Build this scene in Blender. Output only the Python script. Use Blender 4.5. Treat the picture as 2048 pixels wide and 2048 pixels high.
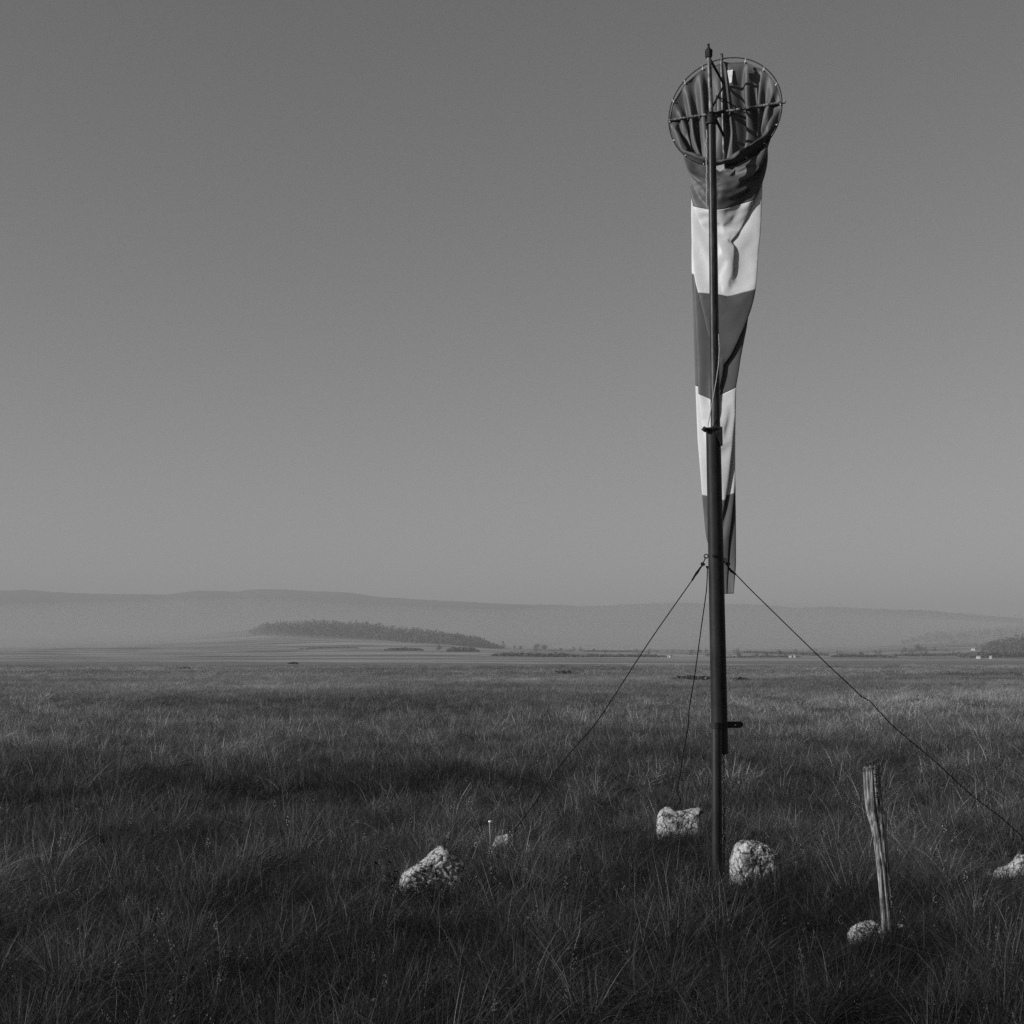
import bpy, bmesh, math, random
import numpy as np
from mathutils import Vector, Matrix, Euler, noise

for o in list(bpy.data.objects):
    bpy.data.objects.remove(o)
scene = bpy.context.scene
COL = scene.collection
R = math.radians

# ------------------------------------------------------------------ camera
H_EYE = 1.68                 # eye height above the soil
FOC = 3000.0                 # focal length in photo pixels (2048 wide)
HORIZON = 1316.0             # photo row of the horizon
PITCH = math.atan((HORIZON - 1024.0) / FOC)
cam_data = bpy.data.cameras.new("camera")
cam_data.sensor_width = 36.0
cam_data.lens = FOC / 2048.0 * 36.0
cam_data.clip_start = 0.1
cam_data.clip_end = 30000.0
cam = bpy.data.objects.new("camera", cam_data)
COL.objects.link(cam)
cam.location = (0, 0, H_EYE)
cam.rotation_euler = (R(90) + PITCH, 0, 0)
scene.camera = cam

# ------------------------------------------------------------------ sky and sun
SUN_EL = R(20)
SUN_AZ = R(-108)             # clockwise from +Y: to the left, a little behind the camera
sun_dir = Vector((math.sin(SUN_AZ) * math.cos(SUN_EL), math.cos(SUN_AZ) * math.cos(SUN_EL), math.sin(SUN_EL)))
world = bpy.data.worlds.new("World")
scene.world = world
world.use_nodes = True
wn = world.node_tree
bg = wn.nodes["Background"]
sky = wn.nodes.new("ShaderNodeTexSky")
sky.sky_type = 'NISHITA'
sky.sun_disc = False
sky.sun_elevation = SUN_EL
sky.sun_rotation = SUN_AZ
sky.altitude = 900
sky.air_density = 1.0
sky.dust_density = 0.6
sky.ozone_density = 1.0
bw = wn.nodes.new("ShaderNodeRGBToBW")      # black and white photograph
wn.links.new(sky.outputs[0], bw.inputs[0])
wn.links.new(bw.outputs[0], bg.inputs[0])
bg.inputs[1].default_value = 0.072

sun_data = bpy.data.lights.new("sun", 'SUN')
sun_data.energy = 5.0
sun_data.angle = R(0.5)
sun_data.color = (1.0, 1.0, 1.0)
sun = bpy.data.objects.new("sun", sun_data)
COL.objects.link(sun)
sun.rotation_euler = sun_dir.to_track_quat('Z', 'Y').to_euler()
sun.location = (-20, -5, 30)

scene.view_settings.view_transform = 'Standard'
scene.view_settings.look = 'None'
scene.view_settings.exposure = 0.0
scene.view_settings.gamma = 1.0
scene.cycles.volume_bounces = 0
scene.cycles.max_bounces = 4
scene.cycles.diffuse_bounces = 2
scene.cycles.glossy_bounces = 2
scene.cycles.transmission_bounces = 2
scene.cycles.transparent_max_bounces = 16
scene.cycles.use_denoising = False      # keeps the fine grass crisp; what noise remains looks like film grain
scene.cycles.use_adaptive_sampling = True
scene.cycles.adaptive_threshold = 0.006
scene.cycles.adaptive_min_samples = 24
scene.cycles.sample_clamp_indirect = 2.0

HAZE_DENSITY = 2.5e-4
HAZE_ALBEDO = 0.62
FOG_DENSITY = 1.7e-3
FOG_ALBEDO = 0.72

# ------------------------------------------------------------------ helpers
CP, SP = math.cos(PITCH), math.sin(PITCH)


def at(px, py, Y):
    """world point seen at photo pixel (px, py) at distance Y along the ground"""
    dx = px - 1024.0
    dy = 1024.0 - py
    d = Vector((dx, FOC * CP - dy * SP, FOC * SP + dy * CP))
    d *= Y / d.y
    return Vector((d.x, Y, H_EYE + d.z))


def tag(o, label=None, cat=None, group=None, kind=None):
    if label:
        o['label'] = label
    if cat:
        o['category'] = cat
    if group:
        o['group'] = group
    if kind:
        o['kind'] = kind
    return o


def empty(name, loc=(0, 0, 0)):
    o = bpy.data.objects.new(name, None)
    o.location = loc
    o.empty_display_size = 0.1
    COL.objects.link(o)
    return o


def link(name, me, mat=None, parent=None, smooth=True):
    o = bpy.data.objects.new(name, me)
    if mat is not None:
        me.materials.append(mat)
    if smooth:
        me.polygons.foreach_set("use_smooth", [True] * len(me.polygons))
    COL.objects.link(o)
    if parent is not None:
        o.parent = parent
        w = Vector(parent.location)
        if parent.parent is not None:
            w = w + Vector(parent.parent.location)
        # geometry is written in world coordinates: shift it into the parent's frame
        me.transform(Matrix.Translation(-w))
    return o


class MB:
    """collects verts and faces of one mesh, in world coordinates"""

    def __init__(self):
        self.v = []
        self.f = []

    def tube(self, pts, rad, n=12, cap=True):
        pts = [Vector(p) for p in pts]
        if not isinstance(rad, (list, tuple)):
            rad = [rad] * len(pts)
        base = len(self.v)
        up = None
        for i, p in enumerate(pts):
            if i == 0:
                t = pts[1] - pts[0]
            elif i == len(pts) - 1:
                t = pts[-1] - pts[-2]
            else:
                t = (pts[i + 1] - p).normalized() + (p - pts[i - 1]).normalized()
            t.normalize()
            if up is None:
                a = Vector((0, 0, 1)) if abs(t.z) < 0.9 else Vector((1, 0, 0))
                up = t.cross(a).normalized()
            up = (up - t * up.dot(t)).normalized()
            w = t.cross(up)
            for k in range(n):
                an = 2 * math.pi * k / n
                self.v.append(p + (up * math.cos(an) + w * math.sin(an)) * rad[i])
        for i in range(len(pts) - 1):
            for k in range(n):
                a = base + i * n + k
                b = base + i * n + (k + 1) % n
                self.f.append((a, b, b + n, a + n))
        if cap:
            self.f.append(tuple(base + k for k in reversed(range(n))))
            e = base + (len(pts) - 1) * n
            self.f.append(tuple(e + k for k in range(n)))
        return self

    def ring(self, c, u, v, ru, rv, r, n=96, m=8):
        base = len(self.v)
        nn = u.cross(v).normalized()
        for i in range(n):
            a = 2 * math.pi * i / n
            d = u * (ru * math.cos(a)) + v * (rv * math.sin(a))
            p = c + d
            o = d.normalized()
            for k in range(m):
                b = 2 * math.pi * k / m
                self.v.append(p + (o * math.cos(b) + nn * math.sin(b)) * r)
        for i in range(n):
            for k in range(m):
                a = base + i * m + k
                b = base + i * m + (k + 1) % m
                c2 = base + ((i + 1) % n) * m + (k + 1) % m
                d2 = base + ((i + 1) % n) * m + k
                self.f.append((a, b, c2, d2))
        return self

    def box(self, c, sx, sy, sz, rz=0.0, bev=0.0):
        m = Matrix.Translation(c) @ Matrix.Rotation(rz, 4, 'Z')
        bm = bmesh.new()
        bmesh.ops.create_cube(bm, size=1.0)
        bmesh.ops.scale(bm, vec=(sx, sy, sz), verts=bm.verts)
        if bev > 0:
            bmesh.ops.bevel(bm, geom=bm.edges[:], offset=bev, segments=2, affect='EDGES')
        base = len(self.v)
        bm.verts.index_update()
        for q in bm.verts:
            self.v.append(m @ q.co)
        for f in bm.faces:
            self.f.append(tuple(base + q.index for q in f.verts))
        bm.free()
        return self

    def prism(self, poly, d):
        """closed outline (3D points, planar) extruded along d"""
        n = len(poly)
        base = len(self.v)
        d = Vector(d)
        self.v += [Vector(p) for p in poly] + [Vector(p) + d for p in poly]
        self.f.append(tuple(base + k for k in range(n)))
        self.f.append(tuple(base + n + k for k in reversed(range(n))))
        for k in range(n):
            self.f.append((base + k, base + (k + 1) % n, base + n + (k + 1) % n, base + n + k))
        return self

    def mesh(self, name):
        me = bpy.data.meshes.new(name)
        me.from_pydata([tuple(p) for p in self.v], [], self.f)
        bm = bmesh.new()
        bm.from_mesh(me)
        bmesh.ops.recalc_face_normals(bm, faces=bm.faces)
        bm.to_mesh(me)
        bm.free()
        return me

    def build(self, name, mat, parent=None, smooth=True, auto=True):
        me = self.mesh(name)
        o = link(name, me, mat, parent, smooth)
        if smooth and auto:
            try:
                me.set_sharp_from_angle(angle=R(40))
            except Exception:
                pass
        return o


# ------------------------------------------------------------------ materials (neutral greys: a black and white photograph)
def new_mat(name):
    m = bpy.data.materials.new(name)
    m.use_nodes = True
    return m, m.node_tree.nodes, m.node_tree.links


def grey(v):
    return (v, v, v, 1)


def coat(name, lo, hi, scale=20.0, rough=0.5, metallic=0.0, bump=0.0, bscale=None, stretch=(1, 1, 1), spec=0.5, detail=8.0, ramp=(0.35, 0.65)):
    m, n, l = new_mat(name)
    p = n["Principled BSDF"]
    tc = n.new("ShaderNodeTexCoord")
    mp = n.new("ShaderNodeMapping")
    mp.inputs['Scale'].default_value = stretch
    l.new(tc.outputs['Object'], mp.inputs[0])
    nz = n.new("ShaderNodeTexNoise")
    nz.inputs['Scale'].default_value = scale
    nz.inputs['Detail'].default_value = detail
    nz.inputs['Roughness'].default_value = 0.65
    l.new(mp.outputs[0], nz.inputs['Vector'])
    rp = n.new("ShaderNodeValToRGB")
    rp.color_ramp.elements[0].position = ramp[0]
    rp.color_ramp.elements[1].position = ramp[1]
    rp.color_ramp.elements[0].color = grey(lo)
    rp.color_ramp.elements[1].color = grey(hi)
    l.new(nz.outputs['Fac'], rp.inputs[0])
    l.new(rp.outputs[0], p.inputs['Base Color'])
    p.inputs['Roughness'].default_value = rough
    p.inputs['Metallic'].default_value = metallic
    p.inputs['Specular IOR Level'].default_value = spec
    if bump:
        nb = n.new("ShaderNodeTexNoise")
        nb.inputs['Scale'].default_value = bscale or scale * 3
        nb.inputs['Detail'].default_value = 6
        l.new(mp.outputs[0], nb.inputs['Vector'])
        b = n.new("ShaderNodeBump")
        b.inputs['Strength'].default_value = bump
        b.inputs['Distance'].default_value = 0.01
        l.new(nb.outputs['Fac'], b.inputs['Height'])
        l.new(b.outputs[0], p.inputs['Normal'])
    return m


M_POLE = coat("worn_dark_paint", 0.014, 0.032, scale=9, rough=0.5, spec=0.14, bump=0.12, bscale=60, stretch=(1, 1, 0.35), ramp=(0.35, 0.75))
M_TUBE = coat("scuffed_dark_paint", 0.016, 0.09, scale=16, rough=0.42, spec=0.25, bump=0.12, bscale=70, stretch=(1, 1, 0.25), ramp=(0.48, 0.8))
M_ROD = coat("flaking_rod_paint", 0.03, 0.26, scale=30, rough=0.45, bump=0.2, bscale=90, stretch=(1, 1, 0.4), ramp=(0.46, 0.62))
M_IRON = coat("rusty_iron", 0.014, 0.035, scale=40, rough=0.65, spec=0.15, bump=0.3)
M_WIRE = coat("wire_rope", 0.004, 0.010, scale=90, rough=0.7, metallic=0.0, bump=0.3, spec=0.08)
M_CORD = coat("pale_cord", 0.25, 0.45, scale=80, rough=0.7)
M_STEEL = coat("bright_steel", 0.55, 0.8, scale=60, rough=0.22, metallic=1.0)
M_TIE = coat("pale_tie", 0.6, 0.85, scale=60, rough=0.3)


def cloth_mat(name, v, sheen=0.3):
    m, n, l = new_mat(name)
    out = n["Material Output"]
    p = n["Principled BSDF"]
    tc = n.new("ShaderNodeTexCoord")
    nz = n.new("ShaderNodeTexNoise")
    nz.inputs['Scale'].default_value = 3.0
    nz.inputs['Detail'].default_value = 8
    l.new(tc.outputs['Object'], nz.inputs['Vector'])
    mr = n.new("ShaderNodeMapRange")
    mr.inputs[1].default_value = 0.3
    mr.inputs[2].default_value = 0.7
    mr.inputs[3].default_value = v * 0.88
    mr.inputs[4].default_value = v * 1.06
    l.new(nz.outputs['Fac'], mr.inputs[0])
    l.new(mr.outputs[0], p.inputs['Base Color'])
    p.inputs['Roughness'].default_value = 0.5
    p.inputs['Specular IOR Level'].default_value = 0.35
    p.inputs['Sheen Weight'].default_value = sheen * 0.2
    # fine creases of thin nylon
    n2 = n.new("ShaderNodeTexNoise")
    n2.inputs['Scale'].default_value = 7.0
    n2.inputs['Detail'].default_value = 5
    n2.inputs['Distortion'].default_value = 0.6
    l.new(tc.outputs['Object'], n2.inputs['Vector'])
    b = n.new("ShaderNodeBump")
    b.inputs['Strength'].default_value = 0.16
    b.inputs['Distance'].default_value = 0.02
    l.new(n2.outputs['Fac'], b.inputs['Height'])
    l.new(b.outputs[0], p.inputs['Normal'])
    tr = n.new("ShaderNodeBsdfTranslucent")
    l.new(mr.outputs[0], tr.inputs['Color'])
    mx = n.new("ShaderNodeMixShader")
    mx.inputs[0].default_value = 0.33
    l.new(p.outputs[0], mx.inputs[1])
    l.new(tr.outputs[0], mx.inputs[2])
    l.new(mx.outputs[0], out.inputs['Surface'])
    return m


M_DARKCLOTH = cloth_mat("dark_nylon", 0.13)
M_LIGHTCLOTH = cloth_mat("white_nylon", 0.88)


def grass_mat(name, lo, hi, trans=0.35):
    m, n, l = new_mat(name)
    out = n["Material Output"]
    p = n["Principled BSDF"]
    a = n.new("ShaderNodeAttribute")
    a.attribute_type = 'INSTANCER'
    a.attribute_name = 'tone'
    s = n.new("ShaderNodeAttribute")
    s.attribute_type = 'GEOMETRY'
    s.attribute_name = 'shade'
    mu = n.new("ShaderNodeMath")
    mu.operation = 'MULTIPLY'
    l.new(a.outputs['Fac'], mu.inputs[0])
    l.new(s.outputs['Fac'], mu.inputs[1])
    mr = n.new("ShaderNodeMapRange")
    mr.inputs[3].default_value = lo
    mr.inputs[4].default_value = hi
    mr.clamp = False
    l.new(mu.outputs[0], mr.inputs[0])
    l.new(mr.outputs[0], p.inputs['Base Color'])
    p.inputs['Roughness'].default_value = 0.55
    p.inputs['Specular IOR Level'].default_value = 0.25
    tr = n.new("ShaderNodeBsdfTranslucent")
    l.new(mr.outputs[0], tr.inputs['Color'])
    mx = n.new("ShaderNodeMixShader")
    mx.inputs[0].default_value = trans
    l.new(p.outputs[0], mx.inputs[1])
    l.new(tr.outputs[0], mx.inputs[2])
    l.new(mx.outputs[0], out.inputs['Surface'])
    return m


M_GRASS = grass_mat("meadow_grass_blades", 0.012, 0.145)


def rock_mat():
    m, n, l = new_mat("lichened_limestone")
    p = n["Principled BSDF"]
    tc = n.new("ShaderNodeTexCoord")

    def nz(scale, det, rough=0.7, dist=0.0):
        t = n.new("ShaderNodeTexNoise")
        t.inputs['Scale'].default_value = scale
        t.inputs['Detail'].default_value = det
        t.inputs['Roughness'].default_value = rough
        t.inputs['Distortion'].default_value = dist
        l.new(tc.outputs['Object'], t.inputs['Vector'])
        return t

    def ramp(src, p0, c0, p1, c1):
        r = n.new("ShaderNodeValToRGB")
        r.color_ramp.elements[0].position = p0
        r.color_ramp.elements[0].color = grey(c0)
        r.color_ramp.elements[1].position = p1
        r.color_ramp.elements[1].color = grey(c1)
        l.new(src, r.inputs[0])
        return r.outputs[0]

    def mult(a, b):
        k = n.new("ShaderNodeMixRGB")
        k.blend_type = 'MULTIPLY'
        k.inputs[0].default_value = 1.0
        l.new(a, k.inputs[1])
        l.new(b, k.inputs[2])
        return k.outputs[0]

    fine = nz(55, 8, 0.8)
    patch = nz(9, 10, 0.72, 0.6)
    warp = nz(12, 4)
    mixv = n.new("ShaderNodeMixRGB")
    mixv.inputs[0].default_value = 0.10
    l.new(tc.outputs['Object'], mixv.inputs[1])
    l.new(warp.outputs['Color'], mixv.inputs[2])
    vo = n.new("ShaderNodeTexVoronoi")
    vo.feature = 'DISTANCE_TO_EDGE'
    vo.inputs['Scale'].default_value = 13
    l.new(mixv.outputs[0], vo.inputs['Vector'])
    c = ramp(fine.outputs['Fac'], 0.36, 0.18, 0.60, 0.60)
    c = mult(c, ramp(patch.outputs['Fac'], 0.38, 0.22, 0.50, 1.0))      # grey and black lichen
    c = mult(c, ramp(vo.outputs['Distance'], 0.006, 0.10, 0.045, 1.0))  # fissures
    l.new(c, p.inputs['Base Color'])
    p.inputs['Roughness'].default_value = 0.92
    p.inputs['Specular IOR Level'].default_value = 0.15
    b = n.new("ShaderNodeBump")
    b.inputs['Strength'].default_value = 0.9
    b.inputs['Distance'].default_value = 0.008
    l.new(fine.outputs['Fac'], b.inputs['Height'])
    b2 = n.new("ShaderNodeBump")
    b2.inputs['Strength'].default_value = 1.0
    b2.inputs['Distance'].default_value = 0.012
    l.new(ramp(vo.outputs['Distance'], 0.0, 0.0, 0.06, 1.0), b2.inputs['Height'])
    l.new(b.outputs[0], b2.inputs['Normal'])
    l.new(b2.outputs[0], p.inputs['Normal'])
    return m


M_ROCK = rock_mat()
M_SCRUB = coat("dry_scrub", 0.06, 0.13, scale=3.0, rough=0.9, spec=0.1)
M_FOLIAGE = coat("far_foliage", 0.03, 0.09, scale=0.4, rough=0.8)
M_BARK = coat("bark", 0.03, 0.08, scale=4, rough=0.9)
M_WEED = coat("dark_weed_leaf", 0.012, 0.035, scale=30, rough=0.6)
M_HOUSE = coat("whitewashed_wall", 0.7, 0.85, scale=1.0, rough=0.8)
M_ROOF = coat("tile_roof", 0.16, 0.26, scale=1.0, rough=0.8)


def field_mat(name, near):
    """dry meadow and fields: patches by position on the land"""
    m, n, l = new_mat(name)
    p = n["Principled BSDF"]
    g = n.new("ShaderNodeNewGeometry")

    def nz(scale, stretch, det=6):
        mp = n.new("ShaderNodeMapping")
        mp.inputs['Scale'].default_value = stretch
        l.new(g.outputs['Position'], mp.inputs[0])
        t = n.new("ShaderNodeTexNoise")
        t.inputs['Scale'].default_value = scale
        t.inputs['Detail'].default_value = det
        t.inputs['Roughness'].default_value = 0.6
        l.new(mp.outputs[0], t.inputs['Vector'])
        return t.outputs['Fac']

    a = nz(0.004, (1, 2.2, 0)) if near else nz(0.0035, (0.8, 4.0, 0), 3)
    b = nz(0.03, (1, 2.0, 0)) if near else nz(0.012, (0.5, 3.0, 0))
    c = nz(6.0 if near else 0.2, (1, 1, 0))

    def math2(op, x, y):
        k = n.new("ShaderNodeMath")
        k.operation = op
        for i, q in enumerate((x, y)):
            if isinstance(q, (int, float)):
                k.inputs[i].default_value = q
            else:
                l.new(q, k.inputs[i])
        return k.outputs[0]

    s = math2('ADD', math2('MULTIPLY', a, 0.5), math2('ADD', math2('MULTIPLY', b, 0.3), math2('MULTIPLY', c, 0.2)))
    rp = n.new("ShaderNodeValToRGB")
    if near:
        # near soil and thatch; with distance the dry grass covers it
        sep = n.new("ShaderNodeSeparateXYZ")
        l.new(g.outputs['Position'], sep.inputs[0])
        rp.color_ramp.elements[0].position = 0.38
        rp.color_ramp.elements[0].color = grey(0.13)
        rp.color_ramp.elements[1].position = 0.62
        rp.color_ramp.elements[1].color = grey(0.24)
        l.new(s, rp.inputs[0])
        soil = n.new("ShaderNodeValToRGB")
        soil.color_ramp.elements[0].color = grey(0.012)
        soil.color_ramp.elements[1].color = grey(0.04)
        l.new(c, soil.inputs[0])
        mr = n.new("ShaderNodeMapRange")
        mr.inputs[1].default_value = 30
        mr.inputs[2].default_value = 110
        l.new(sep.outputs['Y'], mr.inputs[0])
        mx = n.new("ShaderNodeMixRGB")
        l.new(mr.outputs[0], mx.inputs[0])
        l.new(soil.outputs[0], mx.inputs[1])
        l.new(rp.outputs[0], mx.inputs[2])
        l.new(mx.outputs[0], p.inputs['Base Color'])
    else:
        rp.color_ramp.elements[0].position = 0.43
        rp.color_ramp.elements[0].color = grey(0.08)
        rp.color_ramp.elements[1].position = 0.57
        rp.color_ramp.elements[1].color = grey(0.36)
        l.new(s, rp.inputs[0])
        # the far ridge is evenly wooded
        sep = n.new("ShaderNodeSeparateXYZ")
        l.new(g.outputs['Position'], sep.inputs[0])
        mr = n.new("ShaderNodeMapRange")
        mr.inputs[1].default_value = 3600
        mr.inputs[2].default_value = 5200
        l.new(sep.outputs['Y'], mr.inputs[0])
        mx = n.new("ShaderNodeMixRGB")
        l.new(mr.outputs[0], mx.inputs[0])
        l.new(rp.outputs[0], mx.inputs[1])
        mx.inputs[2].default_value = grey(0.12)
        l.new(mx.outputs[0], p.inputs['Base Color'])
    p.inputs['Roughness'].default_value = 0.95
    p.inputs['Specular IOR Level'].default_value = 0.1
    return m


M_GROUND = field_mat("meadow_soil", True)
M_HILL = field_mat("hill_fields", False)


def vol_mat(name, dens, alb):
    m, n, l = new_mat(name)
    n.remove(n["Principled BSDF"])
    v = n.new("ShaderNodeVolumePrincipled")
    v.inputs['Color'].default_value = grey(alb)
    v.inputs['Density'].default_value = dens
    v.inputs['Density Attribute'].default_value = ""
    v.inputs['Anisotropy'].default_value = 0.0
    l.new(v.outputs[0], n["Material Output"].inputs['Volume'])
    try:
        m.cycles.homogeneous_volume = True
    except Exception:
        pass
    return m


# ------------------------------------------------------------------ terrain
AZ = [-900, -300, 0, 300, 540, 700, 860, 1000, 1200, 1500, 1700, 1850, 2048, 2400, 3000]
PROF = [
    (850, None),
    (1400, [1312, 1312, 1312, 1312, 1312, 1311, 1311, 1312, 1313, 1315, 1316, 1318, 1320, 1320, 1320]),
    (2000, [1303, 1303, 1302, 1301, 1299, 1297, 1298, 1301, 1304, 1306, 1308, 1304, 1300, 1298, 1298]),
    (2600, [1296, 1296, 1294, 1288, 1277, 1276, 1283, 1297, 1301, 1302, 1302, 1290, 1282, 1280, 1280]),
    (3100, [1284, 1284, 1283, 1277, 1255, 1254, 1268, 1295, 1299, 1300, 1295, 1279, 1268, 1264, 1264]),
    (4000, [1266, 1266, 1266, 1264, 1262, 1264, 1270, 1282, 1284, 1284, 1278, 1262, 1254, 1250, 1250]),
    (5200, [1246] * 15),
]
RIDGE = [(-900, 1192), (-300, 1186), (0, 1182), (72, 1180), (94, 1184), (181, 1188), (333, 1190), (399, 1182), (475, 1185), (504, 1180), (562, 1180),
         (700, 1187), (755, 1195), (907, 1203), (1065, 1211), (1181, 1213), (1259, 1210), (1344, 1207), (1453, 1208), (1534, 1212),
         (1591, 1217), (1657, 1214), (1723, 1218), (1849, 1222), (1920, 1228), (2048, 1238), (2400, 1245), (3000, 1245)]
RY = 6800.0


def prof_z(az, Y):
    ys, zs = [], []
    for (yy, col) in PROF:
        ys.append(yy)
        zs.append(0.0 if col is None else H_EYE + (HORIZON - np.interp(az, AZ, col)) / FOC * yy)
    rp = np.interp(az, [a for a, b in RIDGE], [b for a, b in RIDGE])
    ys += [RY, 7600.0, 9000.0]
    zs += [H_EYE + (HORIZON - rp) / FOC * RY, H_EYE + (HORIZON - rp - 30) / FOC * RY, 60.0]
    return float(np.interp(Y, ys, zs))


def terrain(X, Y):
    if Y < 850:
        return 0.0
    az = 1024 + FOC * X / Y
    z = 0.0
    for k in (-12, 0, 12):
        z += prof_z(az + k, Y) / 3
    w = min(1.0, (Y - 850) / 800)
    z += w * 3.0 * noise.noise(Vector((X * 0.004, Y * 0.004, 1.0))) + w * 1.2 * noise.noise(Vector((X * 0.015, Y * 0.015, 4.0)))
    return z


def swell(x, y):
    """small unevenness of the meadow"""
    w = max(0.0, min(1.0, (90 - y) / 60.0))
    return w * (0.05 * noise.noise(Vector((x * 0.35, y * 0.35, 0))) + 0.02 * noise.noise(Vector((x * 1.3, y * 1.3, 3))))


def build_ground():
    radii = [0.0] + list(np.geomspace(1.5, 9000, 110))
    nseg = 360
    v = [(0, 0, swell(0, 0))]
    f = []
    for r in radii[1:]:
        for k in range(nseg):
            a = 2 * math.pi * k / nseg
            x, y = r * math.cos(a), r * math.sin(a)
            v.append((x, y, swell(x, y) if r < 100 else 0.0))
    for k in range(nseg):
        f.append((0, 1 + k, 1 + (k + 1) % nseg))
    for i in range(len(radii) - 2):
        for k in range(nseg):
            a = 1 + i * nseg + k
            b = 1 + i * nseg + (k + 1) % nseg
            f.append((a, a + nseg, b + nseg, b))
    me = bpy.data.meshes.new("ground")
    me.from_pydata(v, [], f)
    o = link("ground", me, M_GROUND)
    tag(o, kind='structure')


def build_hills():
    azs = np.arange(-900, 3001, 10.0)
    ys = np.concatenate([np.linspace(849, 3400, 70), np.linspace(3500, 6500, 26), np.linspace(6600, 7000, 9), np.linspace(7200, 8900, 6)])
    v, f = [], []
    for y in ys:
        for a in azs:
            x = (a - 1024) / FOC * y
            z = terrain(x, y) if y > 850 else -0.5
            if y > 6400 and y < 7300:
                z += 5.0 * abs(noise.noise(Vector((x * 0.011, 2.0, 0)))) + 3.0 * noise.noise(Vector((x * 0.05, 7.0, 0)))
            v.append((x, y, z + 0.02))
    n = len(azs)
    for i in range(len(ys) - 1):
        for k in range(n - 1):
            a = i * n + k
            f.append((a, a + 1, a + n + 1, a + n))
    me = bpy.data.meshes.new("hills")
    me.from_pydata(v, [], f)
    o = link("hills", me, M_HILL)
    tag(o, kind='structure')


build_ground()
build_hills()


def build_mud_strip():
    """bare pale strip of dry mud along the far side of the marsh, curving nearer on the right"""
    line = [(-900, 1321.2), (0, 1321.4), (500, 1322.2), (900, 1324.6), (1200, 1327.0), (1500, 1329.0), (1750, 1331.5), (2048, 1335.5), (2500, 1340)]
    v, f = [], []
    n = 180
    for i in range(n):
        az = -900 + 3400 * i / (n - 1)
        py = np.interp(az, [a for a, b in line], [b for a, b in line])
        th = 2.4 + 1.3 * noise.noise(Vector((az * 0.012, 1, 2)))
        if az > 1250:
            th *= max(0.25, 1 - (az - 1250) / 500)
        for s in (-1, 1):
            Y = H_EYE * FOC / (py + s * th * 0.5 + 0.35 * noise.noise(Vector((az * 0.03, s, 4))) - HORIZON)
            v.append(((az - 1024) / FOC * Y, Y, 0.02))
    for i in range(n - 1):
        f.append((2 * i, 2 * i + 1, 2 * i + 3, 2 * i + 2))
    me = bpy.data.meshes.new("mud_strip")
    me.from_pydata(v, [], f)
    o = link("mud_strip", me, coat("dry_pale_mud", 0.26, 0.40, scale=0.02, rough=0.95, spec=0.1))
    tag(o, kind='structure')


build_mud_strip()


def build_haze():
    mb = MB()
    mb.box(Vector((0, 0, 169.0)), 19000, 19000, 340.0)
    o = mb.build("haze", vol_mat("thin_haze", HAZE_DENSITY, HAZE_ALBEDO), smooth=False)
    tag(o, "thin even morning haze over the whole plain", "haze", kind='stuff')


def build_fog():
    """low fog bank in the valley in front of the far ridge: thick at its foot, thinning to nothing at its top"""
    y0, y1, H = 2350.0, 5500.0, 134.0
    n = 41
    xs = np.linspace(-5200, 5200, 61)
    v, f = [], []
    for x in xs:
        ya = y0 + np.interp(x, [-1500, -520, -330, 0, 500, 800], [-250, -330, -80, 250, 100, -150]) + 120 * noise.noise(Vector((x * 0.003, 8, 1)))
        for j in range(n):
            u = -1 + 2 * j / (n - 1)
            y = (ya + y1) / 2 + u * (y1 - ya) / 2
            blunt = np.interp(x, [-420, -120, 520, 800], [1, 0, 0, 1])
            if u < 0:
                rise = (1 - blunt) * (1 + u) ** 1.1 + blunt * (0.50 * min(1.0, (1 + u) / 0.5) ** 0.42 + 0.50 * (1 + u) ** 3.0)
            else:
                rise = (1 - u) ** 2.2
            h = H * rise * (1 + 0.30 * noise.noise(Vector((x * 0.0011, y * 0.001, 5))))
            v.append((x, y, 2.0 + h))
        for j in range(n):
            u = -1 + 2 * j / (n - 1)
            y = (ya + y1) / 2 + u * (y1 - ya) / 2
            v.append((x, y, 1.0))
    m = 2 * n
    for i in range(len(xs) - 1):
        for j in range(n - 1):
            a = i * m + j
            f.append((a, a + 1, a + m + 1, a + m))
            b = i * m + n + j
            f.append((b, b + m, b + m + 1, b + 1))
        for j, s in ((0, 1), (n - 1, -1)):
            a = i * m + j
            q = (a, a + m, a + m + n, a + n)
            f.append(q if s > 0 else tuple(reversed(q)))
    for i in (0, len(xs) - 1):
        for j in range(n - 1):
            a = i * m + j
            q = (a, a + n, a + n + 1, a + 1)
            f.append(q)
    mb = MB()
    mb.v, mb.f = v, f
    o = mb.build("fog_bank", vol_mat("fog", FOG_DENSITY, FOG_ALBEDO), smooth=False)
    tag(o, "low fog bank lying in the valley below the far ridge", "fog", kind='stuff')


build_haze()
build_fog()


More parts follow.
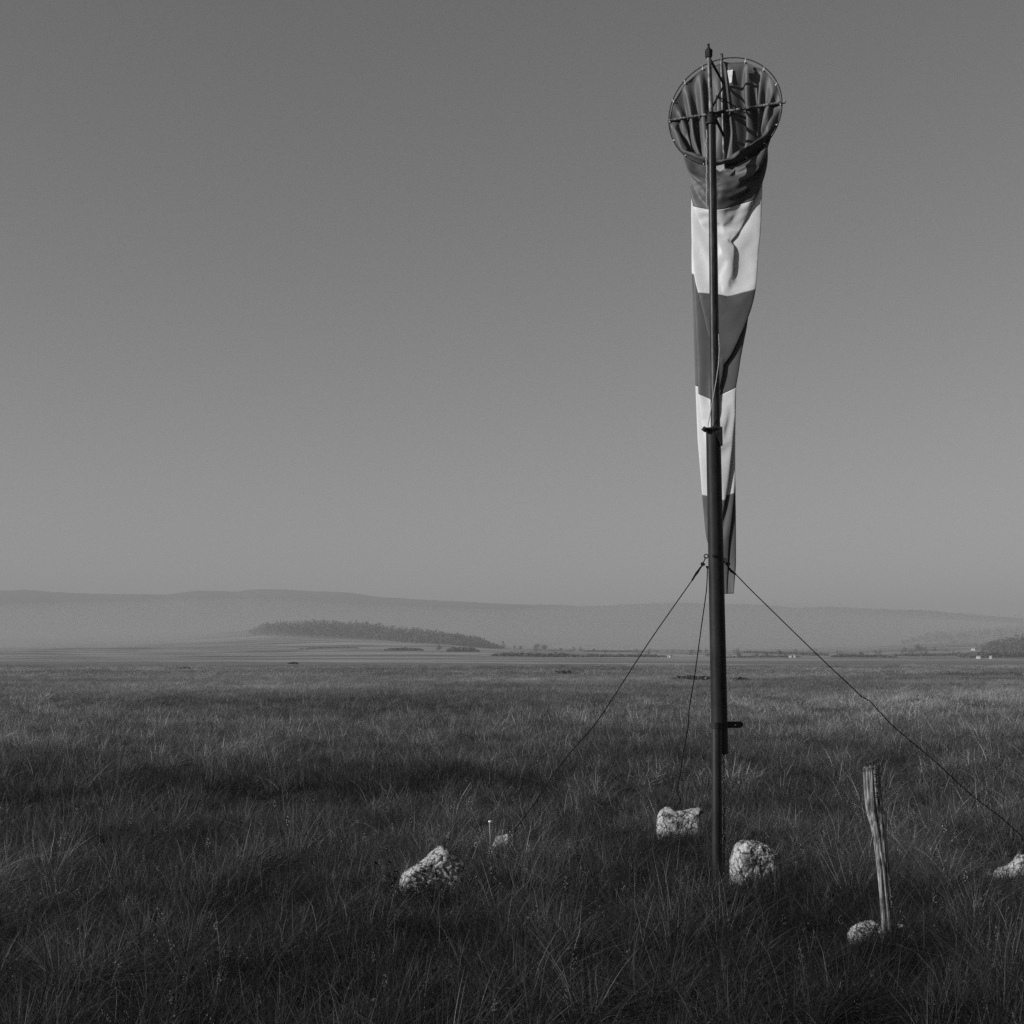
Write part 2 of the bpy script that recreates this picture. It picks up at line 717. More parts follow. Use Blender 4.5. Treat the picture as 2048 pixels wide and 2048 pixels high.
# ------------------------------------------------------------------ drape of the limp sock
# vertex rows of the hanging fabric, mouth to tail (x, y, z of 80 points each); every row is written as its
# difference from the row above, in 1/800 m
DRAPE = (
    (380,0,0,376,1,28,371,3,56,366,5,84,360,6,112,351,0,138,336,0,162,320,2,186,304,3,210,287,6,233,269,0,255,244,-4,269,219,-3,284,195,0,301,170,2,316,145,0,333,116,0,335,87,0,340,57,2,344,28,1,349,0,0,360,-28,1,350,-57,2,345,-87,1,340,-116,0,336,-145,0,333,-170,0,316,-195,0,301,-219,-2,284,-243,-4,267,-269,0,255,-287,7,233,-303,5,209,-319,3,185,-335,2,161,-351,0,138,-360,1,111,-368,1,83,-373,-1,56,-378,-4,28,-380,0,0,-382,0,-28,-375,2,-56,-367,1,-83,-359,1,-110,-351,0,-138,-338,0,-163,-324,0,-188,-307,0,-212,-289,0,-234,-269,0,-255,-247,-3,-274,-223,-5,-291,-198,-4,-305,-172,-2,-319,-145,0,-333,-119,-5,-345,-89,-4,-348,-60,-4,-353,-30,-2,-358,0,0,-360,30,-2,-358,60,-4,-355,89,-6,-351,117,-3,-340,145,0,-333,173,-1,-323,197,0,-306,221,0,-288,245,0,-271,269,0,-255,283,-1,-230,302,-1,-208,321,-1,-186,336,0,-162,351,0,-138,359,1,-110,367,1,-83,375,1,-56,382,0,-28),
    (-24,8,-3,-23,13,-5,-24,10,-5,-23,1,-8,-19,-13,-12,-22,-7,-14,-22,0,-15,-21,3,-15,-19,7,-16,-17,-6,-19,-18,-2,-21,-12,15,-19,-12,13,-20,-12,6,-22,-9,-6,-23,-5,7,-27,-5,0,-26,-5,-1,-27,-4,-5,-26,-4,-6,-25,0,8,-28,4,-6,-26,4,-4,-27,5,-2,-26,5,1,-27,5,7,-27,11,-7,-23,12,1,-22,12,11,-20,12,16,-18,16,2,-22,16,-8,-19,19,6,-16,21,10,-14,21,9,-14,20,11,-14,25,-4,-9,26,4,-7,25,7,-6,25,11,-5,26,-3,-3,26,-1,0,20,-17,6,19,-18,6,17,-20,6,14,-22,6,8,-25,4,5,-26,2,1,-27,1,0,-27,0,1,-27,1,5,-24,7,6,-22,9,6,-23,8,4,-25,6,0,-27,1,3,-22,10,2,-22,7,2,-21,7,1,-23,9,0,-26,5,-2,-24,10,-2,-21,11,-2,-19,11,-1,-24,6,-2,-25,2,-5,-24,8,-5,-25,7,-4,-26,4,-4,-26,4,-5,-26,6,2,-26,-1,-1,-26,1,-4,-25,3,-5,-26,3,-13,-23,6,-17,-20,5,-17,-19,5,-21,-15,6,-25,2,-2),
    (-22,7,-5,-26,3,-5,-19,-8,-10,-14,-15,-13,-19,-2,-14,-20,7,-15,-19,9,-15,-17,10,-16,-16,-4,-18,-16,-5,-19,-13,8,-22,-13,9,-22,-12,5,-22,-8,-6,-24,-10,-1,-25,-6,7,-27,-5,5,-27,-4,2,-26,-4,1,-26,-4,3,-27,0,8,-28,4,3,-27,4,0,-26,4,3,-27,4,5,-26,6,8,-26,10,1,-25,10,-7,-24,13,0,-23,14,5,-22,14,9,-22,16,-3,-20,13,-9,-19,18,5,-16,20,10,-15,21,10,-15,20,6,-12,20,-6,-9,23,1,-7,25,9,-5,25,9,-3,25,-1,-3,19,3,0,20,-6,4,19,-13,5,19,-16,6,18,-18,6,13,-22,6,8,-25,4,2,-27,1,1,-27,1,-1,-27,-2,-1,-26,-2,-1,-26,-2,0,-26,0,3,-26,6,2,-25,-2,1,-25,-5,0,-25,-8,-1,-24,-9,0,-24,-2,1,-24,-7,1,-25,-9,-1,-25,-5,-7,-19,4,-11,-18,16,-10,-20,14,-8,-22,12,-8,-23,10,-7,-25,9,-6,-26,6,-6,-23,8,-5,-19,6,-9,-11,4,-18,-12,5,-20,-13,5,-20,-12,5,-24,-3,4,-20,6,-2,-26,3,-1),
    (-23,4,-9,-12,-15,-14,-9,-17,-16,-19,-4,-13,-18,12,-15,-16,14,-16,-16,13,-16,-16,-2,-18,-13,-10,-21,-16,2,-21,-10,12,-22,-13,5,-23,-10,-4,-24,-9,-6,-25,-8,4,-26,-6,7,-26,-4,4,-26,-5,3,-27,-4,0,-27,-3,4,-27,0,7,-28,3,3,-27,4,1,-27,5,3,-26,5,4,-27,6,7,-27,8,5,-25,11,-4,-25,11,-5,-24,14,2,-23,12,9,-22,16,4,-21,14,-9,-20,11,-11,-20,19,6,-15,21,8,-15,16,12,-17,19,-3,-13,12,-14,-13,18,-10,-10,20,16,-8,7,20,-6,7,21,-11,12,18,-7,21,13,0,23,9,2,23,6,3,22,6,3,20,2,4,15,6,4,12,-10,17,10,-14,16,8,-20,13,6,-23,11,6,-25,10,7,-23,13,7,-20,15,6,-17,17,6,-12,18,6,-5,15,-1,-18,10,-1,-16,12,-4,-6,15,-11,-6,15,-11,-18,14,-8,-23,12,-8,-22,12,-9,-22,13,-10,-20,15,-11,-16,16,-12,-12,18,-17,2,14,-14,12,6,-19,5,2,-26,2,4,-25,7,4,-21,14,0,-10,18,-7,-7,21,-12,-7,20,-9),
    (-6,-20,-16,-7,-15,-16,-22,-2,-12,-17,13,-15,-16,14,-16,-18,13,-15,-16,-3,-18,-10,-13,-21,-16,-3,-20,-8,12,-22,-11,10,-22,-12,-2,-24,-8,-7,-25,-10,-2,-25,-6,6,-25,-6,6,-27,-5,4,-27,-4,2,-27,-4,1,-27,-3,4,-27,-1,7,-27,2,5,-27,4,1,-27,4,2,-27,5,4,-26,6,7,-26,3,8,-26,11,-1,-24,10,-7,-24,12,-3,-24,14,6,-22,9,12,-22,17,1,-20,11,-12,-20,9,-15,-21,19,3,-16,15,13,-16,15,14,-17,22,1,-13,8,-15,-15,5,-20,-16,15,-1,-15,11,16,-12,-3,20,-15,-4,21,-14,6,21,-8,14,20,-4,19,17,-1,23,15,3,22,4,5,9,16,-16,12,17,6,13,18,13,14,16,15,6,23,9,5,19,16,5,11,20,4,6,18,3,6,17,3,5,17,1,25,6,-4,21,15,-8,17,13,-11,9,22,-10,13,20,-9,16,18,-7,20,13,-6,24,9,-4,25,4,-5,21,-3,-2,19,-17,-4,18,-15,-15,14,-6,-21,14,1,-13,20,-2,-2,20,-11,7,19,-15,2,19,-16,-15,13,-12,-16,-10,-15),
    (-10,-12,-16,-24,0,-12,-21,10,-13,-17,15,-16,-17,13,-16,-16,-2,-18,-9,-15,-20,-15,-8,-20,-12,7,-21,-7,13,-22,-13,5,-23,-10,-6,-24,-8,-7,-25,-10,1,-25,-3,8,-26,-6,5,-26,-5,3,-26,-4,1,-26,-4,2,-27,-2,5,-27,0,6,-27,2,5,-27,4,1,-27,4,1,-27,5,4,-27,6,5,-26,3,9,-25,9,4,-25,9,-6,-25,10,-6,-24,15,2,-23,10,11,-22,12,8,-21,17,-4,-20,10,-10,-19,5,-15,-21,16,5,-18,12,16,-17,16,13,-16,22,1,-13,13,-8,-14,8,-17,-16,11,-10,-16,9,11,-15,-9,15,-18,-15,12,-19,-10,15,-16,-2,14,-11,5,15,-7,14,21,-4,7,25,-3,6,17,-17,7,20,-6,9,24,3,13,16,10,3,24,-4,1,21,-7,-1,20,-2,-1,14,5,-2,11,4,0,20,15,-6,17,0,-13,13,12,-7,19,10,-4,25,9,-4,26,6,-4,26,2,-2,24,-3,-4,15,-10,-5,11,-19,-17,16,-5,-22,12,1,-20,9,1,-5,15,-5,11,13,-15,17,8,-19,7,14,-19,-8,9,-17,-7,-12,-16,-9,-18,-16),
    (-23,6,-10,-23,7,-11,-14,15,-15,-11,16,-17,-16,-2,-18,-5,-16,-21,-12,-11,-21,-15,1,-20,-6,13,-22,-9,12,-23,-12,-1,-24,-7,-7,-25,-9,-4,-25,-8,4,-25,-4,8,-26,-6,4,-26,-5,3,-27,-4,1,-27,-4,1,-27,-1,5,-27,0,5,-28,1,4,-27,3,1,-27,4,1,-27,4,2,-26,5,3,-27,3,9,-26,8,6,-25,11,-2,-24,9,-8,-25,12,-4,-24,12,8,-23,7,13,-22,15,3,-20,14,-9,-21,14,-6,-18,5,-12,-20,9,7,-19,6,15,-18,20,11,-14,23,0,-13,21,1,-12,17,-13,-16,10,-12,-17,7,11,-18,-13,15,-18,-16,9,-19,-15,11,-17,-12,16,-17,-8,14,-15,19,20,0,6,22,-10,3,17,-10,0,18,-16,5,18,-10,16,15,6,4,22,-4,4,21,13,2,20,7,1,19,11,-12,12,-6,-5,16,5,5,16,-7,6,16,-15,2,22,-10,0,11,-16,0,11,-19,-5,7,-20,-9,4,-19,-9,20,-9,-19,18,1,-7,16,-8,5,11,-16,12,6,-21,14,5,-22,9,15,-20,-8,8,-18,-9,-13,-16,-14,-15,-16,-17,-5,-14),
    (-23,1,-13,-9,15,-17,0,15,-21,-10,-1,-20,-5,-14,-20,-12,-13,-20,-16,-3,-19,-8,12,-21,-3,14,-22,-12,5,-23,-9,-7,-25,-7,-7,-25,-10,-2,-25,-6,7,-25,-3,9,-26,-6,3,-27,-5,2,-27,-4,1,-27,-4,2,-27,-1,5,-27,-1,6,-27,1,5,-27,4,2,-27,3,1,-27,4,2,-27,5,3,-27,3,9,-25,4,8,-25,11,1,-25,8,-6,-24,9,-7,-25,13,3,-23,7,12,-23,9,12,-22,16,-3,-20,9,-13,-21,15,-4,-18,8,-5,-20,0,10,-20,-3,15,-20,19,7,-13,23,1,-13,22,5,-11,21,-3,-14,17,-10,-15,15,12,-16,-7,14,-17,-7,17,-14,-2,19,-9,3,17,-2,-18,8,-12,-3,18,3,-2,22,-10,-1,21,-12,-6,20,-4,-7,16,-10,4,16,-5,6,9,-19,1,14,-13,-2,24,-8,12,10,4,2,2,-22,3,9,-19,1,18,-16,1,2,-24,3,11,-24,-3,10,-19,-8,0,-18,-8,19,-10,-12,19,-3,8,17,-17,12,5,-22,12,8,-22,13,5,-22,8,9,-21,-15,7,-17,-14,-12,-15,-20,-7,-14,-22,2,-12,-23,5,-10),
    (-5,14,-17,7,13,-22,-7,5,-20,-10,-10,-19,-13,-11,-20,-17,-8,-20,-14,8,-20,-2,14,-22,-7,11,-23,-11,-1,-24,-7,-7,-25,-8,-6,-25,-10,2,-25,-4,8,-26,-4,8,-25,-5,2,-27,-4,1,-27,-4,0,-27,-3,3,-27,0,5,-27,0,5,-27,1,5,-27,3,3,-27,4,1,-27,4,1,-27,5,2,-27,3,7,-26,1,10,-25,10,4,-24,10,-5,-25,7,-8,-25,12,-3,-24,11,9,-22,4,14,-22,14,8,-20,15,-9,-20,10,-12,-21,16,-4,-18,12,4,-19,-1,14,-20,-1,18,-20,13,0,-16,21,-6,-14,23,1,-12,24,2,-12,23,-1,-14,17,5,-16,-4,-4,-21,-12,-5,-22,-12,1,-22,4,4,-9,-10,4,-23,-6,6,-19,-5,11,-15,-4,9,-21,-7,-3,-21,-5,-1,-14,-3,9,-18,4,9,-23,-2,13,-21,-6,13,-14,3,19,-4,-3,18,-15,0,4,-22,3,5,-26,2,10,-23,0,-4,-23,1,14,-16,4,14,-18,11,5,-23,12,2,-24,11,3,-21,11,-7,-21,4,-5,-21,-15,7,-17,-21,-4,-13,-23,2,-12,-23,1,-11,-22,-2,-12,-21,0,-13),
    (11,10,-23,-2,11,-20,-13,-7,-19,-12,-10,-19,-13,-9,-20,-19,2,-18,2,12,-22,1,13,-23,-11,6,-23,-9,-5,-24,-6,-8,-25,-10,-4,-25,-9,4,-25,-2,9,-25,-4,6,-26,-5,2,-27,-4,1,-26,-4,1,-27,-3,3,-27,-1,5,-27,0,5,-27,0,5,-27,3,2,-27,3,0,-27,4,1,-27,4,1,-27,4,6,-26,0,9,-26,7,8,-25,12,-1,-24,7,-7,-24,9,-6,-24,12,4,-23,4,13,-23,6,14,-21,19,2,-20,12,-10,-20,8,-12,-21,17,-6,-19,8,8,-19,-11,7,-22,3,17,-18,17,3,-14,20,-10,-14,21,-6,-13,22,-8,-13,23,2,-14,13,7,-18,-3,-7,-19,-8,-7,-21,-2,-5,-21,7,-10,-15,-8,-6,-24,-8,-10,-23,-4,-6,-21,-4,12,-23,-3,12,-22,-6,9,-21,-7,15,-18,2,9,-24,5,3,-19,4,9,-13,0,-13,-16,2,-6,-23,4,0,-27,-2,-15,-17,1,7,-20,8,3,-22,10,-7,-21,9,-13,-20,4,-19,-14,4,-21,-15,2,-11,-19,-13,7,-17,-23,2,-13,-23,-2,-13,-23,-7,-13,-22,-6,-13,-21,0,-12,-2,10,-19),
    (2,15,-20,-18,-4,-18,-12,-7,-19,-12,-10,-21,-18,-2,-19,-6,16,-20,2,13,-23,-6,11,-23,-11,1,-24,-7,-7,-26,-7,-7,-25,-10,-1,-25,-7,7,-25,-1,9,-26,-5,6,-27,-4,0,-27,-4,0,-27,-3,0,-27,-3,3,-27,0,5,-27,-1,4,-28,0,5,-27,3,4,-27,4,1,-27,4,1,-27,4,0,-27,5,5,-27,-1,9,-25,4,8,-25,11,2,-24,10,-6,-25,7,-8,-25,12,-2,-24,9,9,-22,-2,13,-24,9,13,-20,18,-3,-20,10,-10,-20,8,-11,-20,16,-8,-20,4,14,-19,-12,5,-22,-3,12,-19,16,6,-14,21,-8,-14,22,-8,-14,23,-3,-13,23,4,-13,12,6,-19,0,-13,-17,-4,-20,-17,-4,-8,-21,5,-12,-15,-4,-9,-22,-4,-10,-23,0,-15,-20,-2,-9,-24,0,-4,-24,0,-9,-24,-1,-8,-24,1,-1,-26,4,1,-23,10,6,-18,3,-11,-16,1,-18,-9,3,-3,-21,7,-14,-19,4,-20,-16,1,-24,-10,0,-24,-10,5,-18,-18,3,-5,-22,-13,10,-19,-23,5,-13,-24,0,-11,-24,-3,-12,-24,-2,-12,-21,3,-13,-2,10,-19,8,13,-21),
    (-20,4,-18,-11,-7,-20,-11,-11,-20,-18,-4,-19,-14,11,-18,2,14,-23,-1,14,-23,-10,7,-23,-9,-4,-25,-7,-7,-25,-9,-5,-25,-11,2,-25,-4,9,-25,-1,8,-26,-5,4,-26,-4,1,-27,-3,0,-27,-4,1,-27,-3,4,-27,-1,5,-27,0,5,-27,-1,4,-27,3,3,-27,3,0,-27,3,0,-27,3,0,-27,4,4,-26,0,8,-26,0,10,-25,10,6,-25,11,-4,-25,8,-7,-25,9,-6,-24,12,5,-23,3,13,-22,-4,12,-23,14,7,-19,18,-6,-20,11,-9,-20,9,-7,-20,18,1,-19,0,15,-20,-11,10,-23,-2,11,-19,18,7,-13,23,-4,-13,22,-5,-13,23,-1,-13,23,4,-14,10,5,-20,-5,-10,-22,-5,-17,-18,-4,-12,-20,2,-11,-18,-4,0,-25,-5,1,-25,-4,-4,-22,-4,-1,-23,-4,0,-24,-4,-4,-24,-3,4,-25,-2,-8,-25,0,-1,-22,3,1,-15,1,-6,-17,0,-23,-8,-1,-25,-9,0,-23,-10,3,-18,-17,7,-11,-23,6,-1,-26,-11,10,-20,-22,7,-14,-24,2,-12,-24,-2,-12,-24,-2,-12,-21,2,-13,-1,10,-18,12,11,-22,5,11,-21),
    (-9,-11,-20,-14,-8,-19,-18,-6,-19,-17,6,-18,-4,15,-21,7,9,-24,-4,13,-23,-11,2,-24,-8,-7,-25,-7,-7,-25,-11,-4,-25,-10,5,-24,-2,9,-25,-1,8,-26,-5,4,-27,-4,-1,-27,-4,0,-27,-3,1,-27,-2,3,-27,0,4,-27,0,4,-27,0,5,-27,2,4,-27,3,1,-27,3,0,-27,4,0,-27,5,2,-27,1,7,-26,-2,9,-25,8,8,-24,13,0,-24,9,-7,-25,7,-7,-25,12,-2,-24,9,11,-23,-1,14,-24,6,14,-21,17,1,-19,17,-7,-20,14,-6,-19,8,-12,-21,14,6,-19,-4,14,-21,-12,8,-23,-5,8,-21,21,10,-11,23,-2,-12,23,-2,-12,22,2,-14,22,6,-15,10,6,-21,-3,-15,-19,-3,-17,-17,-6,-13,-20,-3,-13,-21,-3,-8,-23,-3,-5,-23,-4,-4,-23,-2,-6,-24,-1,-13,-17,-1,-14,-22,0,-7,-26,2,-7,-24,3,-4,-21,3,-1,-18,6,-3,-24,5,1,-18,7,-1,-23,8,0,-25,7,1,-26,-11,10,-19,-20,9,-15,-23,4,-12,-24,1,-12,-24,-2,-12,-25,1,-11,1,11,-18,12,8,-23,7,11,-21,-13,9,-19),
    (-18,-4,-18,-17,-7,-19,-19,2,-18,-9,13,-19,4,12,-23,4,12,-24,-11,7,-23,-10,-4,-25,-6,-7,-25,-8,-6,-25,-11,0,-25,-7,8,-25,1,9,-26,-2,7,-26,-4,2,-26,-3,0,-27,-3,0,-27,-4,1,-27,-2,4,-27,1,5,-27,0,4,-27,-1,5,-27,2,4,-27,4,2,-27,4,0,-27,3,0,-27,4,2,-27,2,7,-26,-3,8,-26,3,10,-25,12,4,-24,10,-4,-24,8,-8,-25,10,-5,-24,12,5,-23,2,15,-22,-1,13,-23,11,11,-19,17,-3,-19,17,-7,-20,19,-2,-18,12,-9,-20,8,7,-19,-7,14,-20,-9,13,-20,-9,8,-22,18,8,-13,23,1,-13,23,1,-12,20,6,-16,20,8,-17,12,4,-20,2,-17,-14,5,-24,-7,4,-25,-8,3,-24,-11,2,-23,-12,2,-23,-14,1,-22,-14,1,-23,-12,1,-25,0,1,-24,-3,1,-22,-10,4,-11,-22,7,-4,-25,8,3,-23,6,-8,-24,6,-3,-25,4,-6,-23,-12,7,-18,-19,10,-16,-23,6,-12,-24,4,-12,-24,0,-12,-20,1,-13,7,13,-20,11,11,-22,9,12,-21,-7,9,-20,-12,-8,-19),
    (-19,-6,-19,-19,-3,-19,-14,11,-19,1,14,-22,9,6,-24,-3,14,-23,-11,2,-24,-8,-6,-25,-7,-7,-25,-10,-4,-25,-12,2,-24,-5,9,-25,2,7,-26,-3,7,-26,-5,1,-27,-3,-1,-27,-3,0,-28,-3,2,-27,-2,4,-27,0,4,-27,0,4,-27,-1,4,-27,1,4,-27,3,1,-27,3,0,-27,3,0,-27,4,1,-27,3,6,-26,-4,6,-26,-1,10,-25,10,7,-23,12,-2,-24,8,-6,-25,7,-8,-25,12,-1,-24,9,11,-23,-7,9,-24,0,11,-22,16,5,-19,17,-7,-19,18,-6,-19,19,-1,-18,17,-2,-19,4,5,-20,-12,1,-22,-13,6,-22,-8,5,-21,15,3,-14,24,1,-11,24,2,-11,22,5,-14,17,9,-18,9,3,-21,4,-16,-15,5,-25,-6,5,-25,-3,4,-26,-8,4,-26,-7,4,-25,-6,3,-19,-16,-1,-25,-11,-1,-25,-11,-1,-26,-6,-1,-24,-10,-1,-22,-15,0,-20,-17,2,-16,-17,-1,-16,-17,-12,4,-18,-19,11,-16,-24,6,-11,-24,-2,-10,-24,-1,-10,-16,4,-14,6,10,-20,14,5,-23,12,1,-23,-3,7,-20,-16,-1,-18,-19,-3,-18),
    (-17,-7,-19,-18,7,-17,-3,14,-20,9,5,-24,6,9,-25,-10,9,-23,-11,-4,-25,-7,-8,-25,-9,-6,-25,-11,-3,-25,-11,6,-25,0,9,-25,2,8,-26,-3,5,-26,-4,1,-27,-3,0,-27,-3,0,-27,-4,1,-27,-1,4,-27,0,5,-27,-1,4,-28,-1,5,-27,1,4,-27,3,2,-27,3,0,-27,3,-1,-27,4,0,-27,4,4,-27,-2,7,-26,-4,8,-25,7,11,-24,12,2,-24,10,-5,-24,7,-7,-25,10,-6,-24,13,6,-23,1,14,-23,-5,11,-24,7,12,-20,18,-2,-19,16,-8,-20,19,-5,-18,19,-5,-18,18,2,-19,-1,7,-22,-13,-8,-22,-14,-2,-23,-9,2,-21,13,4,-16,24,-1,-11,23,4,-13,20,8,-16,16,9,-20,6,2,-23,2,-14,-19,3,-20,-14,5,-26,-3,6,-26,-1,5,-26,-1,1,-24,-10,-1,-24,-12,-1,-25,-9,-2,-25,-10,-3,-25,-10,-3,-25,-10,-4,-26,-7,-3,-16,-16,-11,5,-18,-19,10,-14,-21,-6,-5,-22,-11,-3,-24,-4,-7,-13,5,-16,7,5,-21,15,0,-23,13,-6,-22,3,7,-21,-16,2,-19,-20,-4,-18,-20,-4,-18),
    (-20,0,-17,-7,14,-20,7,8,-24,9,5,-25,-1,12,-23,-12,2,-24,-7,-6,-25,-7,-6,-25,-10,-4,-25,-11,0,-24,-7,9,-24,2,9,-26,1,7,-26,-5,5,-27,-4,0,-27,-3,-1,-27,-4,-1,-27,-3,3,-27,-1,5,-27,1,4,-27,0,4,-27,-1,4,-27,1,5,-27,4,2,-27,3,0,-27,3,0,-27,3,0,-27,4,4,-26,-1,7,-26,-5,6,-26,1,12,-25,12,5,-24,11,-3,-25,8,-7,-25,7,-8,-25,12,-2,-24,7,11,-23,-5,12,-24,-7,9,-24,13,8,-18,18,-6,-19,18,-7,-20,20,-3,-18,19,-5,-19,17,5,-19,-4,10,-23,-13,-8,-22,-14,-6,-22,-11,-1,-21,8,8,-18,23,2,-12,24,5,-12,20,7,-16,14,9,-21,5,3,-26,0,-14,-22,0,-14,-22,1,-18,-19,-3,-13,-21,-2,-21,-14,-1,-24,-12,-2,-25,-10,-2,-22,-13,-3,-24,-10,-3,-22,-10,-4,-8,-21,-14,10,-19,-20,8,-11,-22,2,-4,-15,12,-11,-20,6,-14,-8,12,-19,9,3,-21,14,-7,-21,12,-8,-22,5,10,-22,-16,5,-18,-19,-5,-17,-20,-4,-18,-16,-8,-19),
    (-11,13,-19,6,11,-23,10,5,-25,6,9,-24,-8,9,-24,-9,-5,-25,-8,-6,-25,-11,-4,-25,-10,-4,-25,-12,4,-24,-4,10,-25,3,6,-26,0,7,-26,-4,3,-26,-4,-1,-27,-3,-1,-27,-3,0,-27,-3,2,-27,0,4,-27,0,5,-27,0,3,-27,-1,5,-27,1,4,-27,3,3,-27,3,0,-27,2,-1,-27,3,0,-27,4,3,-27,1,7,-26,-5,4,-26,-3,9,-25,8,10,-24,13,0,-24,10,-5,-24,6,-8,-25,9,-7,-24,11,5,-24,1,12,-23,-2,13,-22,0,17,-21,19,5,-16,18,-7,-18,19,-6,-18,19,-5,-18,19,-6,-18,16,8,-19,-4,9,-22,-11,-5,-21,-10,-8,-19,-13,-10,-19,-1,5,-19,18,3,-12,24,3,-9,21,6,-14,12,8,-22,3,2,-27,0,-9,-25,-1,-11,-25,1,-12,-24,-4,-19,-14,0,-16,-22,-1,-14,-22,-4,-7,-23,-3,-9,-22,-8,2,-22,-18,15,-13,-18,13,-11,-11,9,-11,-3,7,-20,-18,0,-16,-10,10,-20,7,-3,-22,11,-13,-20,11,-5,-22,5,10,-22,-15,7,-19,-20,-5,-18,-21,-1,-18,-18,-4,-18,-20,-3,-18),
    (5,13,-23,10,7,-24,10,4,-24,1,10,-24,-10,3,-24,-10,-4,-24,-10,-4,-24,-9,-4,-25,-11,-1,-24,-10,6,-25,0,10,-25,5,6,-26,-2,7,-26,-5,2,-27,-3,0,-27,-2,-1,-28,-3,0,-27,-3,3,-27,-1,4,-27,1,4,-27,-1,3,-27,-2,4,-27,0,5,-27,3,3,-27,3,0,-28,3,-1,-27,3,0,-27,4,2,-27,2,7,-26,-5,5,-26,-5,6,-26,4,10,-24,12,4,-23,12,-4,-25,9,-7,-25,6,-9,-25,11,-2,-24,4,8,-23,-6,6,-24,-5,10,-24,4,15,-20,20,-2,-17,19,-6,-19,20,-4,-18,20,-6,-18,19,-5,-18,11,9,-20,-6,9,-24,-10,7,-23,-11,1,-21,-15,-14,-18,-6,-3,-20,9,6,-19,22,5,-11,22,6,-12,8,7,-24,2,-2,-26,0,-10,-25,0,-12,-24,0,-13,-24,1,-12,-24,1,-10,-25,-3,-2,-26,-5,11,-21,-2,10,-20,-7,11,-21,0,3,-18,1,0,-21,-16,-2,-15,-12,2,-18,10,-4,-23,12,-4,-22,10,6,-23,7,12,-23,-10,6,-19,-20,-5,-17,-21,0,-17,-19,-5,-18,-17,-9,-18,-13,6,-18),
    (8,9,-24,10,4,-25,7,6,-25,-6,9,-24,-11,-2,-24,-9,-5,-25,-10,-4,-25,-10,-5,-25,-11,0,-25,-6,9,-24,4,8,-26,3,6,-26,-3,7,-26,-5,2,-27,-3,-1,-27,-3,-1,-27,-4,1,-27,-3,3,-27,0,5,-27,0,4,-27,0,4,-27,-1,4,-27,0,4,-26,3,3,-27,4,1,-27,3,0,-27,3,-1,-27,4,1,-27,3,5,-26,-4,7,-26,-7,3,-26,0,10,-25,10,7,-24,12,-1,-24,13,-2,-23,8,-6,-25,9,-6,-24,9,5,-24,-4,8,-25,-8,7,-24,-6,11,-24,7,11,-19,16,-10,-18,18,-8,-18,20,-4,-18,19,-7,-17,19,-3,-18,7,7,-20,-10,2,-24,-4,10,-22,-5,10,-22,-13,-4,-20,-12,-3,-21,-7,2,-23,10,9,-18,17,12,-18,11,9,-22,2,-3,-25,1,-12,-24,7,2,-23,1,-8,-25,2,-7,-25,8,-14,-19,3,-7,-22,-4,4,-24,9,-3,-25,5,-5,-23,-13,1,-19,-7,3,-19,7,9,-24,9,9,-22,10,9,-22,11,5,-22,-6,3,-19,-20,-1,-18,-20,1,-18,-19,-4,-18,-15,-11,-18,-12,-1,-19,1,12,-23),
    (11,6,-24,10,2,-24,2,9,-23,-10,4,-24,-10,-4,-25,-11,-4,-25,-10,-5,-25,-10,-3,-24,-11,4,-24,-3,10,-25,5,5,-26,3,7,-26,-3,5,-26,-4,0,-26,-3,-1,-27,-3,-2,-27,-3,0,-27,-2,3,-27,1,4,-26,1,5,-27,0,3,-28,-1,5,-27,0,5,-27,2,4,-27,3,1,-27,3,-1,-27,3,-1,-27,4,0,-27,3,5,-27,-2,7,-26,-6,2,-26,-4,8,-25,6,9,-24,12,1,-23,11,-3,-24,14,-1,-23,9,-5,-24,9,-2,-25,1,9,-24,-9,3,-25,-8,6,-25,-4,8,-24,13,6,-18,19,-6,-17,19,-6,-17,20,-6,-18,18,-9,-17,18,0,-18,4,3,-21,-10,-6,-23,-1,7,-22,4,14,-20,-5,7,-21,-10,4,-23,-10,3,-24,4,5,-17,7,7,-19,6,6,-22,4,-6,-23,3,-1,-26,0,-1,-27,-4,7,-24,-4,7,-24,1,1,-23,5,-3,-21,1,1,-21,-8,10,-21,-12,8,-17,2,11,-23,11,2,-23,14,-1,-23,12,-3,-23,-5,3,-21,-20,2,-18,-20,2,-17,-20,-3,-18,-14,-13,-19,-13,-6,-19,-4,10,-22,8,9,-23),
    (10,-3,-24,8,2,-25,-5,10,-24,-11,0,-24,-10,-5,-25,-10,-4,-24,-10,-4,-25,-11,-2,-25,-9,7,-24,1,9,-25,6,4,-26,1,7,-26,-5,4,-27,-4,0,-27,-3,-2,-27,-3,-1,-27,-4,1,-27,-2,4,-27,0,5,-27,0,4,-27,-1,3,-27,-1,4,-27,-1,4,-27,2,4,-27,4,1,-27,3,-1,-28,3,-1,-27,4,0,-27,4,4,-26,-1,7,-26,-6,4,-27,-5,5,-26,2,10,-24,12,5,-24,10,-4,-25,12,-4,-24,11,-4,-24,12,-3,-23,8,5,-24,-7,3,-25,-10,1,-25,-9,7,-25,-1,8,-23,14,-5,-17,18,-11,-17,19,-9,-17,19,-9,-17,19,-8,-17,16,4,-19,-1,5,-23,-12,-10,-22,-7,0,-23,5,12,-20,9,15,-18,1,9,-20,-5,5,-22,-3,7,-23,2,11,-24,1,8,-25,1,2,-27,4,3,-27,-4,13,-23,-8,16,-21,-8,14,-22,-13,16,-16,-18,15,-6,-15,16,-5,4,12,-17,12,-6,-20,14,-10,-20,13,-7,-22,-2,6,-21,-17,7,-18,-20,3,-18,-19,-4,-18,-12,-15,-18,-13,-11,-18,-7,8,-21,7,11,-23,10,8,-24),
